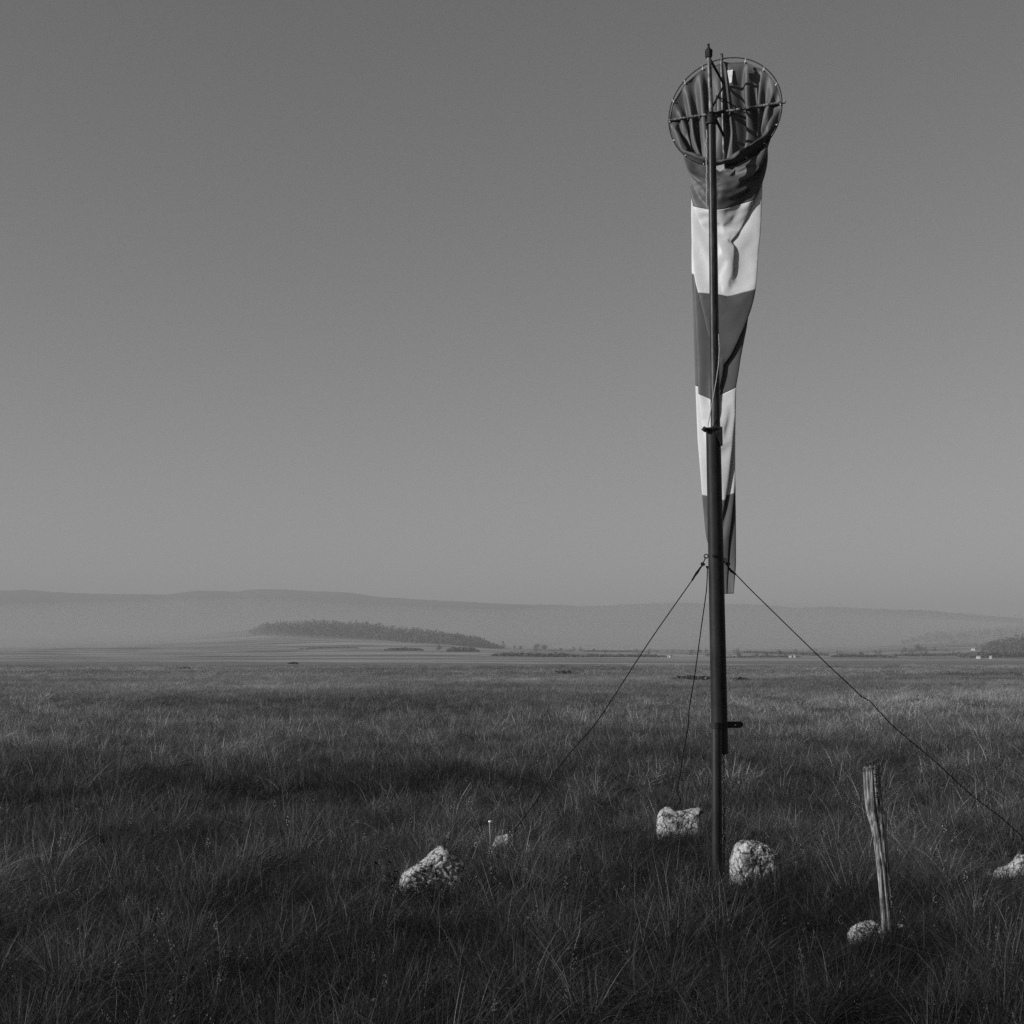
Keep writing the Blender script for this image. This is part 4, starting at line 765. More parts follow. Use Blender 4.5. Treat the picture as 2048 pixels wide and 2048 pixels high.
    (6,5,-26,8,1,-26,7,-1,-26,7,1,-26,6,4,-26,2,7,-26,-2,7,-26,-5,4,-26,-5,1,-27,-4,-1,-27,-3,-3,-27,-3,-1,-27,-3,-1,-27,-3,1,-26,-1,5,-26,2,4,-26,2,4,-27,2,4,-27,0,4,-27,-1,2,-27,0,2,-27,0,3,-27,-1,3,-27,-2,3,-27,-2,4,-27,1,6,-27,3,5,-27,4,3,-27,3,0,-27,2,-2,-27,2,-2,-27,4,-1,-27,5,1,-27,4,4,-26,1,7,-27,-1,7,-26,-3,6,-26,-7,4,-26,-8,0,-26,-8,-3,-26,-8,-2,-25,-8,2,-26,-5,7,-25,3,10,-25,11,4,-24,13,-2,-24,13,-5,-23,12,-7,-24,13,-4,-24,11,3,-24,1,8,-25,-8,-1,-26,-7,0,-25,-7,7,-25,-5,10,-25,-5,11,-25,-5,14,-20,-1,7,-25,-1,9,-24,-5,9,-25,-6,4,-26,-14,7,-21,0,3,-22,14,4,-21,7,7,-24,12,-3,-24,11,-3,-24,12,-3,-24,11,-4,-24,10,0,-25,-3,6,-25,-12,-1,-24,-12,-5,-24,-11,-6,-24,-11,-5,-24,-11,-7,-23,-10,-9,-24,-11,-5,-24,-9,4,-24,1,9,-25),
    (8,4,-25,8,-1,-26,8,-1,-26,7,2,-26,5,6,-26,1,7,-27,-3,6,-27,-5,4,-26,-5,0,-26,-3,-2,-27,-3,-2,-27,-3,-2,-27,-4,-1,-27,-4,3,-27,0,4,-27,3,3,-27,3,3,-27,1,3,-27,0,3,-27,0,3,-27,0,3,-27,0,2,-27,-1,4,-27,-2,2,-27,-3,3,-27,0,6,-26,2,5,-26,3,3,-26,4,1,-27,3,-1,-27,2,-2,-27,3,-2,-27,4,0,-27,5,4,-27,2,6,-26,0,8,-26,-3,7,-26,-5,5,-26,-8,2,-26,-8,-2,-26,-9,-3,-26,-9,-1,-25,-7,5,-26,-1,9,-25,8,8,-24,13,1,-24,13,-3,-24,12,-4,-23,12,-6,-23,13,-1,-24,9,6,-25,-6,3,-25,-8,-5,-25,-8,-1,-25,-6,9,-24,-2,12,-24,-4,11,-24,-3,7,-24,-2,11,-25,-3,11,-24,-5,7,-25,-2,5,-24,-9,11,-20,-4,8,-24,9,0,-24,11,-4,-24,12,-4,-24,11,-4,-24,11,-1,-25,2,4,-26,-10,3,-25,-13,-3,-24,-11,-6,-24,-11,-6,-24,-12,-6,-24,-10,-8,-24,-10,-7,-24,-11,0,-24,-4,8,-25,4,7,-26),
    (8,1,-26,8,-1,-26,8,0,-26,6,4,-26,3,6,-26,-1,7,-26,-4,5,-26,-5,2,-27,-5,0,-27,-4,-1,-27,-3,-2,-27,-3,-2,-27,-3,-2,-27,-4,2,-27,1,5,-27,2,4,-27,2,4,-26,2,4,-27,0,3,-27,0,2,-27,-1,2,-27,-1,3,-27,0,3,-27,-2,3,-27,-2,3,-27,0,5,-27,3,5,-27,4,4,-27,4,1,-27,3,0,-27,2,-2,-27,2,-2,-27,4,1,-27,4,4,-26,3,7,-26,0,7,-26,-1,7,-26,-4,6,-26,-7,3,-26,-9,-1,-25,-8,-3,-25,-9,-2,-26,-9,2,-25,-5,8,-25,4,10,-25,12,5,-23,13,-1,-23,13,-4,-24,12,-4,-24,13,-2,-23,12,3,-24,3,4,-26,-8,-5,-25,-8,-6,-25,-8,-3,-25,-3,13,-23,-3,2,-26,-1,13,-24,4,12,-22,-4,7,-25,-5,11,-24,3,5,-26,0,0,-23,6,-8,-20,10,-12,-21,11,-10,-22,11,-11,-22,11,-11,-22,5,-2,-24,-6,5,-26,-12,0,-25,-12,-4,-23,-12,-7,-23,-11,-6,-23,-11,-7,-24,-10,-8,-24,-11,-4,-24,-9,4,-25,-1,9,-26,6,6,-25),
    (7,0,-26,7,-1,-26,7,2,-26,6,5,-26,3,7,-26,-1,7,-26,-4,5,-26,-5,2,-27,-4,-1,-27,-3,-2,-27,-2,-2,-27,-3,-2,-27,-4,0,-27,-2,4,-26,1,5,-26,3,3,-27,2,3,-27,1,4,-27,0,3,-27,-1,3,-27,0,2,-27,0,2,-27,-1,3,-27,-2,2,-27,-2,2,-27,-1,5,-27,2,6,-26,3,4,-27,4,2,-27,4,-1,-27,3,-1,-27,3,-1,-27,4,-1,-26,5,2,-27,3,5,-26,0,7,-26,-1,8,-26,-2,7,-26,-6,5,-25,-8,1,-26,-8,-3,-26,-8,-3,-25,-9,-1,-26,-7,4,-25,-3,10,-25,8,10,-25,13,2,-24,13,-2,-23,13,-4,-23,13,-4,-24,13,1,-24,9,5,-25,0,-2,-24,-5,-15,-21,-5,-16,-20,-5,-17,-19,-4,-9,-23,-5,-11,-21,0,5,-24,2,11,-20,-4,23,-12,-1,5,-20,11,-15,-17,12,-16,-18,12,-16,-18,12,-16,-19,11,-14,-20,6,-5,-23,-3,5,-26,-9,4,-25,-12,-1,-24,-12,-7,-24,-10,-8,-24,-11,-8,-24,-10,-8,-24,-11,-7,-24,-11,1,-24,-4,9,-25,4,8,-25,7,4,-26),
    (8,-1,-26,8,-1,-26,7,2,-26,5,5,-26,1,8,-26,-2,7,-26,-5,4,-27,-5,1,-26,-4,-1,-27,-3,-2,-26,-3,-2,-27,-3,-2,-27,-3,0,-27,-3,4,-27,2,4,-27,3,4,-27,3,4,-27,1,3,-27,0,3,-27,0,2,-27,0,2,-27,0,3,-27,-1,3,-27,-2,3,-27,-3,3,-27,-2,5,-26,2,5,-27,3,5,-26,4,3,-26,4,0,-27,2,-2,-27,2,-2,-27,3,-1,-27,4,2,-26,4,5,-27,1,7,-26,0,7,-26,0,8,-26,-4,6,-26,-7,2,-26,-9,-2,-26,-8,-3,-26,-8,-2,-25,-9,2,-26,-6,6,-25,1,10,-24,11,5,-24,13,-1,-23,14,-2,-24,13,-5,-23,13,-2,-23,11,4,-24,4,6,-26,-2,-4,-25,-3,-14,-21,-3,-15,-19,-5,-20,-18,-4,-20,-18,-3,-19,-16,5,-1,-16,3,7,-24,7,11,-16,9,4,-23,9,-11,-20,10,-15,-18,10,-13,-20,6,-4,-23,-1,5,-27,-6,5,-26,-11,2,-25,-13,-4,-24,-10,-8,-23,-10,-8,-23,-10,-9,-24,-10,-8,-23,-11,-3,-24,-9,6,-24,-1,9,-25,5,6,-26,8,2,-26),
    (8,-2,-26,8,0,-26,7,4,-26,4,7,-26,0,7,-26,-4,6,-26,-5,4,-26,-5,1,-27,-4,-2,-26,-3,-3,-27,-3,-2,-27,-4,-1,-27,-4,0,-27,-1,5,-27,2,4,-27,2,3,-26,2,3,-27,1,4,-27,0,3,-27,0,2,-27,0,2,-27,0,2,-27,-1,3,-27,-2,2,-27,-2,2,-27,-2,5,-27,2,6,-26,4,4,-27,4,3,-27,4,1,-27,3,-1,-27,2,-2,-27,4,-1,-27,5,1,-27,4,5,-26,2,7,-26,0,8,-26,1,8,-26,-1,7,-26,-7,5,-26,-8,0,-25,-9,-3,-25,-9,-3,-26,-9,-1,-25,-8,5,-26,-3,9,-26,6,10,-24,13,2,-24,12,-5,-23,13,-5,-23,13,-3,-24,12,2,-24,7,5,-25,0,4,-26,-5,-4,-26,-5,-6,-26,-3,-5,-23,-2,-7,-23,-2,-15,-19,-3,-11,-21,5,-14,-21,4,-11,-24,8,0,-24,9,0,-25,8,-6,-25,4,1,-26,1,4,-27,-2,6,-26,-8,4,-25,-11,-1,-24,-11,-7,-23,-9,-10,-24,-9,-11,-23,-9,-9,-23,-11,-5,-24,-12,3,-24,-5,9,-25,3,8,-25,7,5,-25,7,1,-26),
    (8,-2,-26,7,2,-26,5,5,-26,2,6,-26,-1,7,-26,-3,6,-26,-5,3,-27,-5,0,-27,-4,-1,-27,-3,-2,-27,-3,-2,-26,-3,-2,-27,-4,2,-26,-1,4,-26,2,4,-27,3,3,-27,2,4,-27,1,4,-26,0,3,-27,0,3,-27,0,3,-27,0,3,-27,0,3,-27,-1,3,-27,-2,2,-27,-2,4,-27,1,5,-27,3,5,-26,4,3,-27,4,1,-26,3,-2,-27,3,-2,-27,3,-2,-27,4,0,-27,4,3,-27,2,7,-26,-1,7,-26,0,7,-26,1,8,-26,-4,6,-26,-8,2,-26,-8,-2,-26,-8,-3,-25,-9,-2,-26,-9,1,-25,-7,7,-25,0,9,-25,9,6,-24,14,-1,-23,13,-3,-24,14,-5,-23,14,-1,-23,9,4,-25,2,5,-27,-2,2,-27,-4,-5,-25,-4,-8,-24,-5,-10,-23,-5,-10,-24,3,-17,-18,4,-20,-17,4,-19,-18,4,-18,-18,4,-8,-22,-3,8,-24,-3,7,-25,-1,5,-27,-5,5,-26,-10,3,-25,-13,-3,-23,-10,-10,-23,-10,-10,-23,-12,-3,-24,-13,-1,-24,-12,0,-24,-9,7,-25,-1,9,-25,5,7,-26,8,3,-26,8,-1,-25),
    (8,0,-26,7,3,-25,5,6,-26,2,8,-26,-2,7,-26,-5,5,-27,-5,2,-26,-4,-1,-26,-3,-2,-27,-3,-2,-27,-3,-3,-27,-3,-1,-26,-4,2,-27,0,5,-27,2,4,-26,3,4,-27,2,3,-26,0,4,-27,0,3,-27,-1,2,-27,0,2,-27,0,2,-27,-1,3,-27,-2,2,-27,-3,2,-27,-2,4,-27,0,6,-26,3,5,-27,4,4,-26,4,1,-27,4,0,-27,2,-2,-27,2,-2,-27,4,0,-27,5,3,-26,4,5,-27,0,7,-26,-1,7,-26,2,8,-26,-2,8,-25,-7,5,-26,-9,-1,-26,-9,-4,-26,-8,-3,-25,-9,0,-26,-9,4,-25,-5,9,-25,4,9,-25,11,3,-24,13,-4,-23,13,-5,-23,13,-3,-24,12,3,-24,5,6,-25,-1,5,-27,-1,4,-26,-1,4,-26,-2,4,-27,-2,5,-26,-1,0,-25,2,-8,-21,2,-9,-22,1,-5,-24,-2,4,-25,-1,5,-26,-1,6,-26,-3,6,-26,-7,5,-25,-11,1,-24,-11,-8,-24,-10,-9,-23,-11,-6,-23,-12,-5,-23,-12,-1,-24,-11,4,-25,-5,10,-25,3,9,-26,7,5,-26,8,0,-26,8,-2,-26),
    (7,0,-26,7,4,-26,4,6,-26,0,7,-26,-2,6,-26,-5,4,-26,-5,1,-27,-4,-1,-27,-3,-3,-27,-2,-3,-27,-3,-2,-27,-4,-1,-27,-3,3,-27,0,5,-27,3,3,-27,2,3,-27,2,4,-27,1,3,-27,0,3,-27,0,2,-27,-1,2,-27,0,2,-27,0,3,-27,-2,3,-27,-2,2,-27,-3,3,-26,0,6,-27,3,5,-26,4,4,-27,4,2,-27,3,-1,-27,3,-2,-27,3,-1,-27,4,-1,-27,5,2,-27,3,6,-26,1,7,-26,-1,7,-26,2,8,-25,2,8,-26,-5,6,-26,-8,2,-25,-9,-2,-25,-9,-4,-26,-9,-3,-25,-9,1,-26,-7,6,-25,-1,10,-24,8,8,-24,13,-1,-23,12,-6,-23,13,-5,-23,12,0,-24,8,5,-25,2,5,-26,-2,0,-26,-2,7,-26,-1,9,-25,-1,10,-25,-1,13,-24,-1,12,-24,-1,9,-24,-1,5,-27,1,3,-26,5,0,-26,3,1,-27,-3,5,-26,-9,3,-26,-13,-3,-24,-12,-6,-23,-12,-6,-23,-12,-8,-23,-12,-4,-24,-11,0,-24,-8,6,-24,1,9,-25,5,7,-25,8,3,-25,8,0,-26,8,-2,-26),
    (8,2,-26,5,5,-26,2,7,-26,-1,7,-26,-4,7,-27,-5,4,-26,-5,0,-26,-4,-2,-27,-3,-2,-27,-3,-2,-27,-3,-2,-27,-4,0,-27,-3,4,-26,1,5,-26,3,4,-27,3,3,-26,2,4,-27,0,4,-27,-1,3,-27,0,2,-28,0,2,-27,0,3,-27,-1,3,-27,-2,3,-27,-2,1,-27,-2,3,-27,0,5,-26,2,5,-27,3,5,-26,5,3,-27,4,0,-27,3,-1,-26,2,-2,-27,3,-1,-26,5,1,-27,5,4,-27,2,6,-27,-2,7,-26,-1,7,-26,4,8,-25,-2,9,-25,-7,4,-26,-8,-1,-26,-9,-3,-25,-8,-3,-26,-9,-1,-25,-8,4,-26,-5,8,-26,3,10,-25,10,6,-24,13,-3,-23,13,-6,-23,14,-3,-23,11,3,-25,4,6,-26,-1,2,-27,-1,3,-26,-1,6,-26,-1,8,-25,-1,7,-26,-2,6,-26,-2,3,-27,-3,9,-25,-4,10,-24,-1,4,-26,-2,5,-27,-7,6,-26,-12,2,-24,-12,-5,-23,-11,-8,-23,-10,-11,-23,-12,-5,-24,-12,-2,-25,-11,3,-25,-3,9,-25,3,9,-25,7,6,-26,8,1,-26,8,-2,-25,8,-1,-26),
    (7,4,-25,5,6,-26,1,7,-26,-1,7,-26,-4,5,-26,-5,3,-27,-5,0,-27,-4,-1,-27,-3,-2,-27,-3,-2,-27,-3,-1,-27,-4,0,-27,-3,4,-27,2,4,-27,3,3,-27,3,4,-27,1,4,-27,1,3,-27,0,3,-27,-1,3,-27,0,2,-27,0,2,-27,0,3,-27,-1,3,-27,-2,2,-27,-2,2,-27,-1,5,-27,3,5,-26,4,4,-27,4,3,-26,5,1,-27,3,-2,-27,3,-2,-27,4,-2,-27,4,0,-26,5,4,-26,3,7,-26,0,6,-26,-1,7,-26,3,8,-26,3,8,-26,-5,7,-26,-9,2,-26,-8,-3,-26,-9,-4,-25,-9,-3,-26,-9,1,-25,-7,6,-25,-3,9,-25,7,9,-24,13,3,-24,13,-4,-23,13,-5,-23,12,1,-23,6,6,-25,-1,4,-27,-2,-3,-27,-2,0,-26,-1,0,-27,-2,0,-26,-2,1,-27,-2,7,-26,-4,10,-25,-2,7,-26,-1,4,-27,-3,5,-26,-9,4,-25,-12,-2,-24,-12,-7,-24,-10,-10,-23,-11,-9,-24,-12,-4,-24,-10,0,-24,-6,6,-24,0,10,-25,5,8,-26,8,3,-26,8,-1,-26,8,-2,-26,8,0,-26),
    (7,4,-26,3,7,-26,1,8,-26,-3,7,-26,-4,5,-26,-6,2,-26,-5,0,-27,-4,-2,-26,-3,-3,-26,-3,-2,-27,-3,-2,-27,-4,1,-27,-1,5,-27,2,5,-27,2,3,-26,2,3,-27,2,3,-27,0,4,-27,0,2,-27,0,2,-27,0,2,-27,0,3,-27,0,3,-27,-2,3,-27,-2,2,-27,-3,2,-27,-1,5,-27,2,6,-27,4,5,-26,4,3,-27,4,1,-26,3,-1,-27,2,-2,-27,3,-2,-27,4,0,-27,5,2,-27,3,5,-26,-1,7,-26,-2,7,-27,2,8,-26,5,8,-25,-1,8,-25,-7,4,-25,-9,0,-25,-9,-4,-25,-9,-3,-25,-10,-1,-26,-9,3,-25,-5,8,-25,1,10,-25,10,7,-24,13,1,-23,13,-5,-23,13,-3,-24,10,4,-25,2,5,-27,0,2,-27,-1,5,-26,-2,8,-25,-2,7,-26,-2,7,-26,-2,5,-26,0,1,-26,1,-1,-27,-1,4,-27,-5,5,-26,-11,2,-24,-13,-4,-23,-10,-10,-23,-9,-11,-23,-11,-6,-23,-10,3,-24,-8,6,-25,-3,10,-25,2,10,-25,7,6,-25,9,1,-25,8,-1,-26,8,-1,-26,8,1,-26),
    (5,6,-26,2,7,-26,-1,7,-26,-3,7,-27,-5,4,-26,-5,1,-27,-4,-2,-26,-3,-3,-27,-3,-2,-27,-3,-3,-27,-4,-1,-27,-5,3,-26,-1,5,-26,3,3,-26,3,4,-27,3,3,-27,2,4,-26,1,4,-27,0,3,-27,0,2,-27,0,2,-27,0,2,-27,0,2,-27,-1,3,-26,-2,2,-27,-2,2,-27,-2,4,-26,1,5,-26,3,4,-27,4,4,-26,5,2,-27,4,0,-27,3,-2,-27,2,-2,-27,5,-1,-27,5,2,-26,3,6,-27,1,7,-27,-3,6,-26,-1,8,-26,5,8,-26,2,9,-26,-4,7,-26,-8,1,-26,-8,-3,-26,-8,-5,-25,-9,-3,-25,-10,1,-26,-8,5,-25,-3,9,-25,5,11,-24,12,5,-24,13,0,-24,14,-4,-23,12,2,-24,4,7,-25,-1,2,-27,0,2,-27,-1,6,-26,-1,9,-26,-1,11,-25,-2,12,-24,-1,9,-25,0,3,-26,-2,4,-26,-7,5,-26,-12,0,-24,-11,-8,-23,-10,-11,-22,-11,-8,-23,-6,10,-24,-6,9,-25,-6,9,-25,0,10,-25,5,7,-26,8,3,-26,8,-1,-26,8,-2,-25,8,-1,-26,7,3,-26),
    (4,7,-26,1,8,-26,-2,8,-26,-3,6,-26,-5,4,-27,-5,0,-27,-5,-1,-27,-3,-2,-27,-3,-2,-27,-3,-2,-26,-4,-1,-27,-4,3,-27,0,5,-27,3,4,-27,3,3,-27,2,4,-27,1,4,-27,0,3,-27,-1,3,-27,0,2,-27,0,2,-27,0,2,-27,-1,3,-27,-1,3,-27,-3,1,-27,-3,2,-27,-2,4,-27,1,6,-27,3,5,-26,4,4,-27,4,2,-27,4,0,-27,3,-2,-27,3,-2,-27,3,-1,-27,5,1,-27,5,4,-26,1,6,-26,-2,6,-26,-2,7,-26,3,8,-25,4,8,-25,-2,8,-25,-7,5,-25,-9,0,-25,-9,-4,-26,-9,-4,-25,-9,-1,-25,-10,2,-26,-8,7,-25,-1,10,-25,8,9,-24,13,4,-23,13,0,-23,14,-1,-23,8,7,-25,1,3,-26,-1,0,-26,-1,1,-27,-1,4,-26,-2,6,-25,-1,6,-26,-1,3,-26,-2,4,-27,-4,4,-27,-10,4,-25,-13,-5,-23,-11,-9,-23,-11,-8,-23,-9,5,-23,-6,10,-24,-7,6,-25,-3,10,-25,2,9,-26,7,6,-25,9,0,-25,8,-2,-26,9,-2,-26,8,1,-26,7,4,-25),
    (3,7,-26,0,8,-26,-1,7,-26,-4,5,-26,-6,2,-26,-5,0,-26,-3,-2,-27,-3,-2,-27,-3,-3,-27,-3,-2,-27,-5,0,-26,-3,3,-27,1,5,-26,2,4,-27,3,3,-27,2,3,-26,1,4,-27,0,3,-26,0,2,-27,-1,2,-27,0,3,-27,0,3,-27,0,3,-27,-2,3,-27,-2,2,-27,-2,1,-27,-2,4,-27,1,5,-26,4,5,-27,4,5,-26,5,3,-26,4,0,-27,3,-1,-27,3,-2,-27,4,-2,-27,4,1,-26,4,4,-26,2,7,-26,-1,6,-26,-3,6,-26,1,9,-26,6,8,-25,2,9,-26,-5,7,-26,-9,1,-26,-9,-3,-25,-9,-4,-25,-9,-3,-25,-9,1,-25,-8,5,-26,-5,9,-25,3,10,-25,11,6,-24,13,2,-23,13,-2,-23,12,6,-23,4,4,-26,1,-4,-27,0,-4,-27,0,-3,-27,0,-1,-27,0,-1,-27,-1,1,-27,-1,3,-27,-6,5,-25,-12,1,-24,-9,-11,-23,-9,-12,-22,-10,-2,-23,-4,10,-24,-8,7,-25,-7,7,-25,-1,10,-25,5,8,-25,8,3,-26,8,-1,-26,8,-2,-25,8,-1,-26,8,2,-26,6,5,-26),
    (1,8,-26,-1,7,-26,-3,7,-26,-5,5,-26,-5,2,-27,-5,-1,-27,-4,-2,-27,-3,-3,-27,-3,-2,-27,-4,-1,-27,-4,0,-27,-4,5,-26,1,5,-27,3,3,-27,3,3,-26,3,4,-27,1,4,-27,0,4,-27,0,3,-27,0,2,-27,0,2,-28,0,2,-27,0,3,-27,-1,3,-27,-2,2,-27,-2,1,-27,-2,3,-27,0,6,-27,2,5,-26,4,4,-27,4,3,-27,5,1,-27,4,-1,-26,2,-2,-27,3,-2,-26,5,0,-27,5,2,-27,3,5,-26,-1,7,-27,-3,4,-26,-1,7,-26,4,8,-26,5,8,-25,-2,8,-25,-7,5,-25,-9,-1,-25,-8,-4,-26,-9,-4,-25,-10,-2,-25,-9,2,-25,-8,6,-26,-3,10,-24,6,9,-24,11,8,-23,10,13,-20,14,4,-23,7,8,-25,4,-1,-25,3,-9,-25,1,-7,-26,0,-5,-27,-1,-1,-27,-1,-1,-27,-1,0,-26,-8,4,-26,-15,-4,-22,-13,-7,-22,-12,-5,-23,-5,8,-23,-4,11,-24,-9,1,-25,-5,9,-25,2,9,-25,7,5,-25,9,0,-26,8,-2,-26,9,-2,-26,8,1,-26,7,3,-25,5,6,-26),
    (1,7,-26,-1,8,-26,-3,6,-27,-5,4,-27,-5,1,-26,-4,-2,-27,-3,-2,-27,-3,-2,-27,-3,-2,-27,-3,-1,-27,-5,1,-27,-2,5,-27,2,5,-27,3,3,-26,2,4,-27,2,4,-27,2,4,-27,0,3,-27,-1,2,-27,0,2,-27,-1,2,-27,0,2,-27,0,3,-27,-1,3,-27,-2,3,-27,-2,2,-27,-3,3,-27,-1,5,-26,3,5,-27,4,4,-26,4,4,-26,4,2,-26,3,-1,-27,3,-2,-27,3,-2,-27,4,-1,-27,5,2,-26,4,6,-27,0,6,-26,-3,6,-27,-3,7,-26,2,8,-25,6,8,-25,3,9,-26,-5,7,-26,-9,3,-26,-9,-3,-25,-9,-4,-25,-9,-2,-25,-10,0,-25,-9,3,-25,-6,7,-26,1,11,-25,9,5,-25,12,7,-24,12,6,-19,11,10,-22,6,7,-25,3,-5,-24,2,-11,-24,2,-11,-24,1,-9,-25,1,-6,-26,-5,2,-26,-12,2,-23,-12,-8,-23,-11,-8,-23,-8,5,-23,0,12,-25,-6,7,-25,-8,5,-26,-2,10,-25,5,7,-25,8,2,-26,9,-1,-25,9,-2,-25,8,-1,-26,8,1,-25,7,5,-26,4,7,-26),
    (-1,8,-26,-2,7,-26,-4,6,-26,-5,3,-26,-6,0,-27,-4,-1,-26,-4,-3,-26,-3,-2,-26,-3,-2,-27,-5,-1,-27,-5,3,-26,-1,6,-26,3,4,-26,3,3,-27,3,3,-27,2,4,-27,1,4,-27,0,3,-27,0,3,-27,0,3,-27,0,2,-27,0,2,-27,0,3,-27,-1,3,-27,-2,2,-26,-2,1,-27,-2,2,-26,-1,5,-27,2,6,-26,4,5,-27,5,4,-27,5,2,-27,4,0,-27,3,-1,-27,2,-2,-27,4,-2,-27,5,1,-27,4,4,-26,1,7,-26,-3,5,-26,-4,4,-26,1,8,-26,5,8,-26,5,8,-25,-1,9,-25,-8,5,-25,-10,0,-25,-9,-5,-26,-9,-4,-25,-10,-1,-25,-10,1,-25,-9,4,-25,-4,8,-25,6,8,-24,10,4,-24,5,13,-22,18,6,-17,11,10,-22,4,7,-24,0,-1,-25,-3,3,-23,-3,1,-25,-4,3,-26,-7,5,-26,-14,-2,-23,-10,-10,-22,-11,-1,-23,3,11,-24,-3,9,-24,-9,2,-26,-7,8,-25,1,9,-25,7,6,-26,9,1,-26,8,-2,-26,8,-2,-26,8,0,-26,8,2,-26,6,5,-26,2,8,-26),
    (-1,8,-26,-2,7,-26,-4,5,-26,-6,2,-26,-5,0,-26,-4,-2,-27,-3,-2,-27,-3,-3,-27,-3,-2,-27,-4,-1,-27,-5,3,-27,0,6,-27,2,4,-27,3,4,-27,3,3,-27,2,3,-26,0,3,-26,0,4,-27,0,2,-27,0,2,-27,0,2,-27,0,3,-28,0,2,-27,-1,3,-27,-2,2,-27,-2,1,-27,-2,2,-27,-1,5,-27,2,5,-27,3,4,-26,4,5,-26,5,3,-26,5,0,-27,3,-2,-27,3,-2,-27,3,-1,-27,5,1,-27,5,4,-27,2,6,-26,-2,7,-26,-4,4,-27,-2,7,-26,4,8,-25,6,8,-25,3,9,-25,-4,8,-26,-8,2,-26,-9,-2,-25,-9,-5,-25,-10,-3,-25,-10,1,-25,-9,3,-25,-9,5,-25,-1,9,-25,5,-3,-25,7,-1,-26,-2,2,-22,11,9,-20,2,9,-25,-3,10,-25,-7,10,-22,-7,9,-22,-7,7,-25,-10,4,-24,-11,-7,-23,-14,-5,-23,-4,12,-22,0,10,-24,-6,5,-25,-8,3,-25,-3,9,-25,5,8,-25,8,2,-25,9,-2,-25,8,-2,-25,9,-1,-26,9,1,-25,7,4,-26,4,7,-26,-2,7,-26),
    (-1,7,-26,-3,7,-26,-5,5,-26,-5,2,-27,-4,-1,-27,-4,-3,-27,-3,-3,-27,-3,-2,-27,-4,-2,-26,-5,1,-26,-4,5,-26,0,5,-26,3,3,-27,3,3,-27,2,4,-26,2,4,-27,1,4,-27,0,3,-27,-1,2,-27,-1,2,-27,0,2,-27,0,2,-27,0,3,-27,-1,3,-27,-2,3,-27,-3,2,-27,-3,2,-27,-2,4,-26,1,6,-26,4,5,-27,4,4,-27,4,3,-27,4,1,-27,4,-1,-26,3,-2,-27,3,-2,-27,5,0,-26,5,2,-26,3,6,-27,-1,6,-26,-4,5,-26,-3,6,-26,1,8,-26,6,7,-25,5,9,-26,0,9,-25,-7,6,-25,-10,0,-25,-9,-4,-26,-9,-4,-25,-10,-1,-25,-10,2,-25,-9,3,-25,-7,6,-25,6,4,-25,8,-1,-25,1,0,-25,-7,-6,-22,2,3,-21,0,10,-21,2,-11,-24,-6,-3,-22,-10,2,-23,-16,4,-22,-16,1,-21,-13,11,-19,5,8,-25,-4,10,-25,-9,4,-26,-7,6,-25,1,10,-25,8,4,-26,9,-1,-26,8,-2,-26,9,-2,-26,8,0,-26,8,2,-26,6,6,-26,1,8,-26,-3,8,-25),
    (-1,7,-26,-3,6,-26,-6,3,-27,-6,0,-26,-5,-2,-27,-3,-2,-27,-3,-2,-27,-4,-2,-27,-4,-1,-27,-5,1,-27,-3,5,-27,2,5,-27,3,3,-26,3,3,-26,3,3,-27,2,4,-27,1,4,-27,0,3,-27,0,3,-27,0,2,-27,0,2,-27,0,2,-27,0,3,-27,0,3,-27,-2,2,-27,-2,1,-27,-2,2,-27,-2,4,-27,1,6,-27,4,5,-26,4,4,-26,5,4,-26,5,2,-26,4,-1,-27,2,-2,-27,3,-3,-26,4,-1,-27,5,2,-27,4,5,-26,0,7,-27,-4,5,-27,-4,5,-27,0,8,-25,4,9,-26,7,7,-25,3,10,-25,-4,8,-25,-8,3,-26,-9,-3,-25,-9,-5,-25,-10,-3,-25,-10,0,-25,-10,3,-25,-10,4,-25,-2,7,-25,10,-7,-24,5,-1,-26,-6,-6,-23,-4,-14,-18,5,-12,-19,7,3,-25,0,8,-20,-13,10,-21,-15,4,-21,-18,6,-19,-1,14,-23,1,10,-25,-6,7,-25,-8,5,-25,-5,9,-26,6,8,-25,9,1,-25,9,-2,-25,9,-2,-25,9,-1,-26,9,0,-25,7,4,-26,4,7,-26,-3,7,-25,-3,8,-26),
    (-2,8,-26,-4,6,-27,-5,3,-26,-5,0,-27,-4,-2,-27,-4,-2,-26,-3,-2,-27,-3,-2,-27,-4,-1,-27,-5,2,-27,-3,6,-26,2,5,-26,3,4,-27,3,3,-27,2,4,-27,2,4,-27,1,4,-27,-1,3,-27,0,2,-27,0,2,-27,0,2,-27,0,2,-27,0,2,-27,-1,3,-27,-1,3,-27,-2,1,-27,-2,1,-27,-3,3,-27,0,5,-26,3,5,-26,4,4,-27,4,4,-27,5,2,-27,4,0,-27,3,-2,-27,3,-2,-27,4,-2,-27,5,1,-26,4,4,-26,2,6,-26,-2,6,-26,-4,4,-26,-2,7,-26,3,8,-25,7,8,-25,6,8,-25,1,10,-26,-6,6,-25,-10,1,-25,-9,-5,-25,-9,-4,-25,-11,0,-25,-10,2,-25,-10,3,-25,-9,4,-25,4,3,-25,9,-3,-26,2,-2,-26,-5,-3,-25,-6,-1,-24,-8,7,-22,2,-6,-25,-10,-5,-21,-16,-6,-19,-7,8,-22,3,8,-25,-1,10,-24,-8,5,-25,-8,5,-25,0,8,-25,8,3,-26,9,-1,-26,9,-2,-26,9,-1,-26,8,-1,-25,8,2,-26,6,5,-26,1,8,-25,-4,8,-26,0,7,-26),
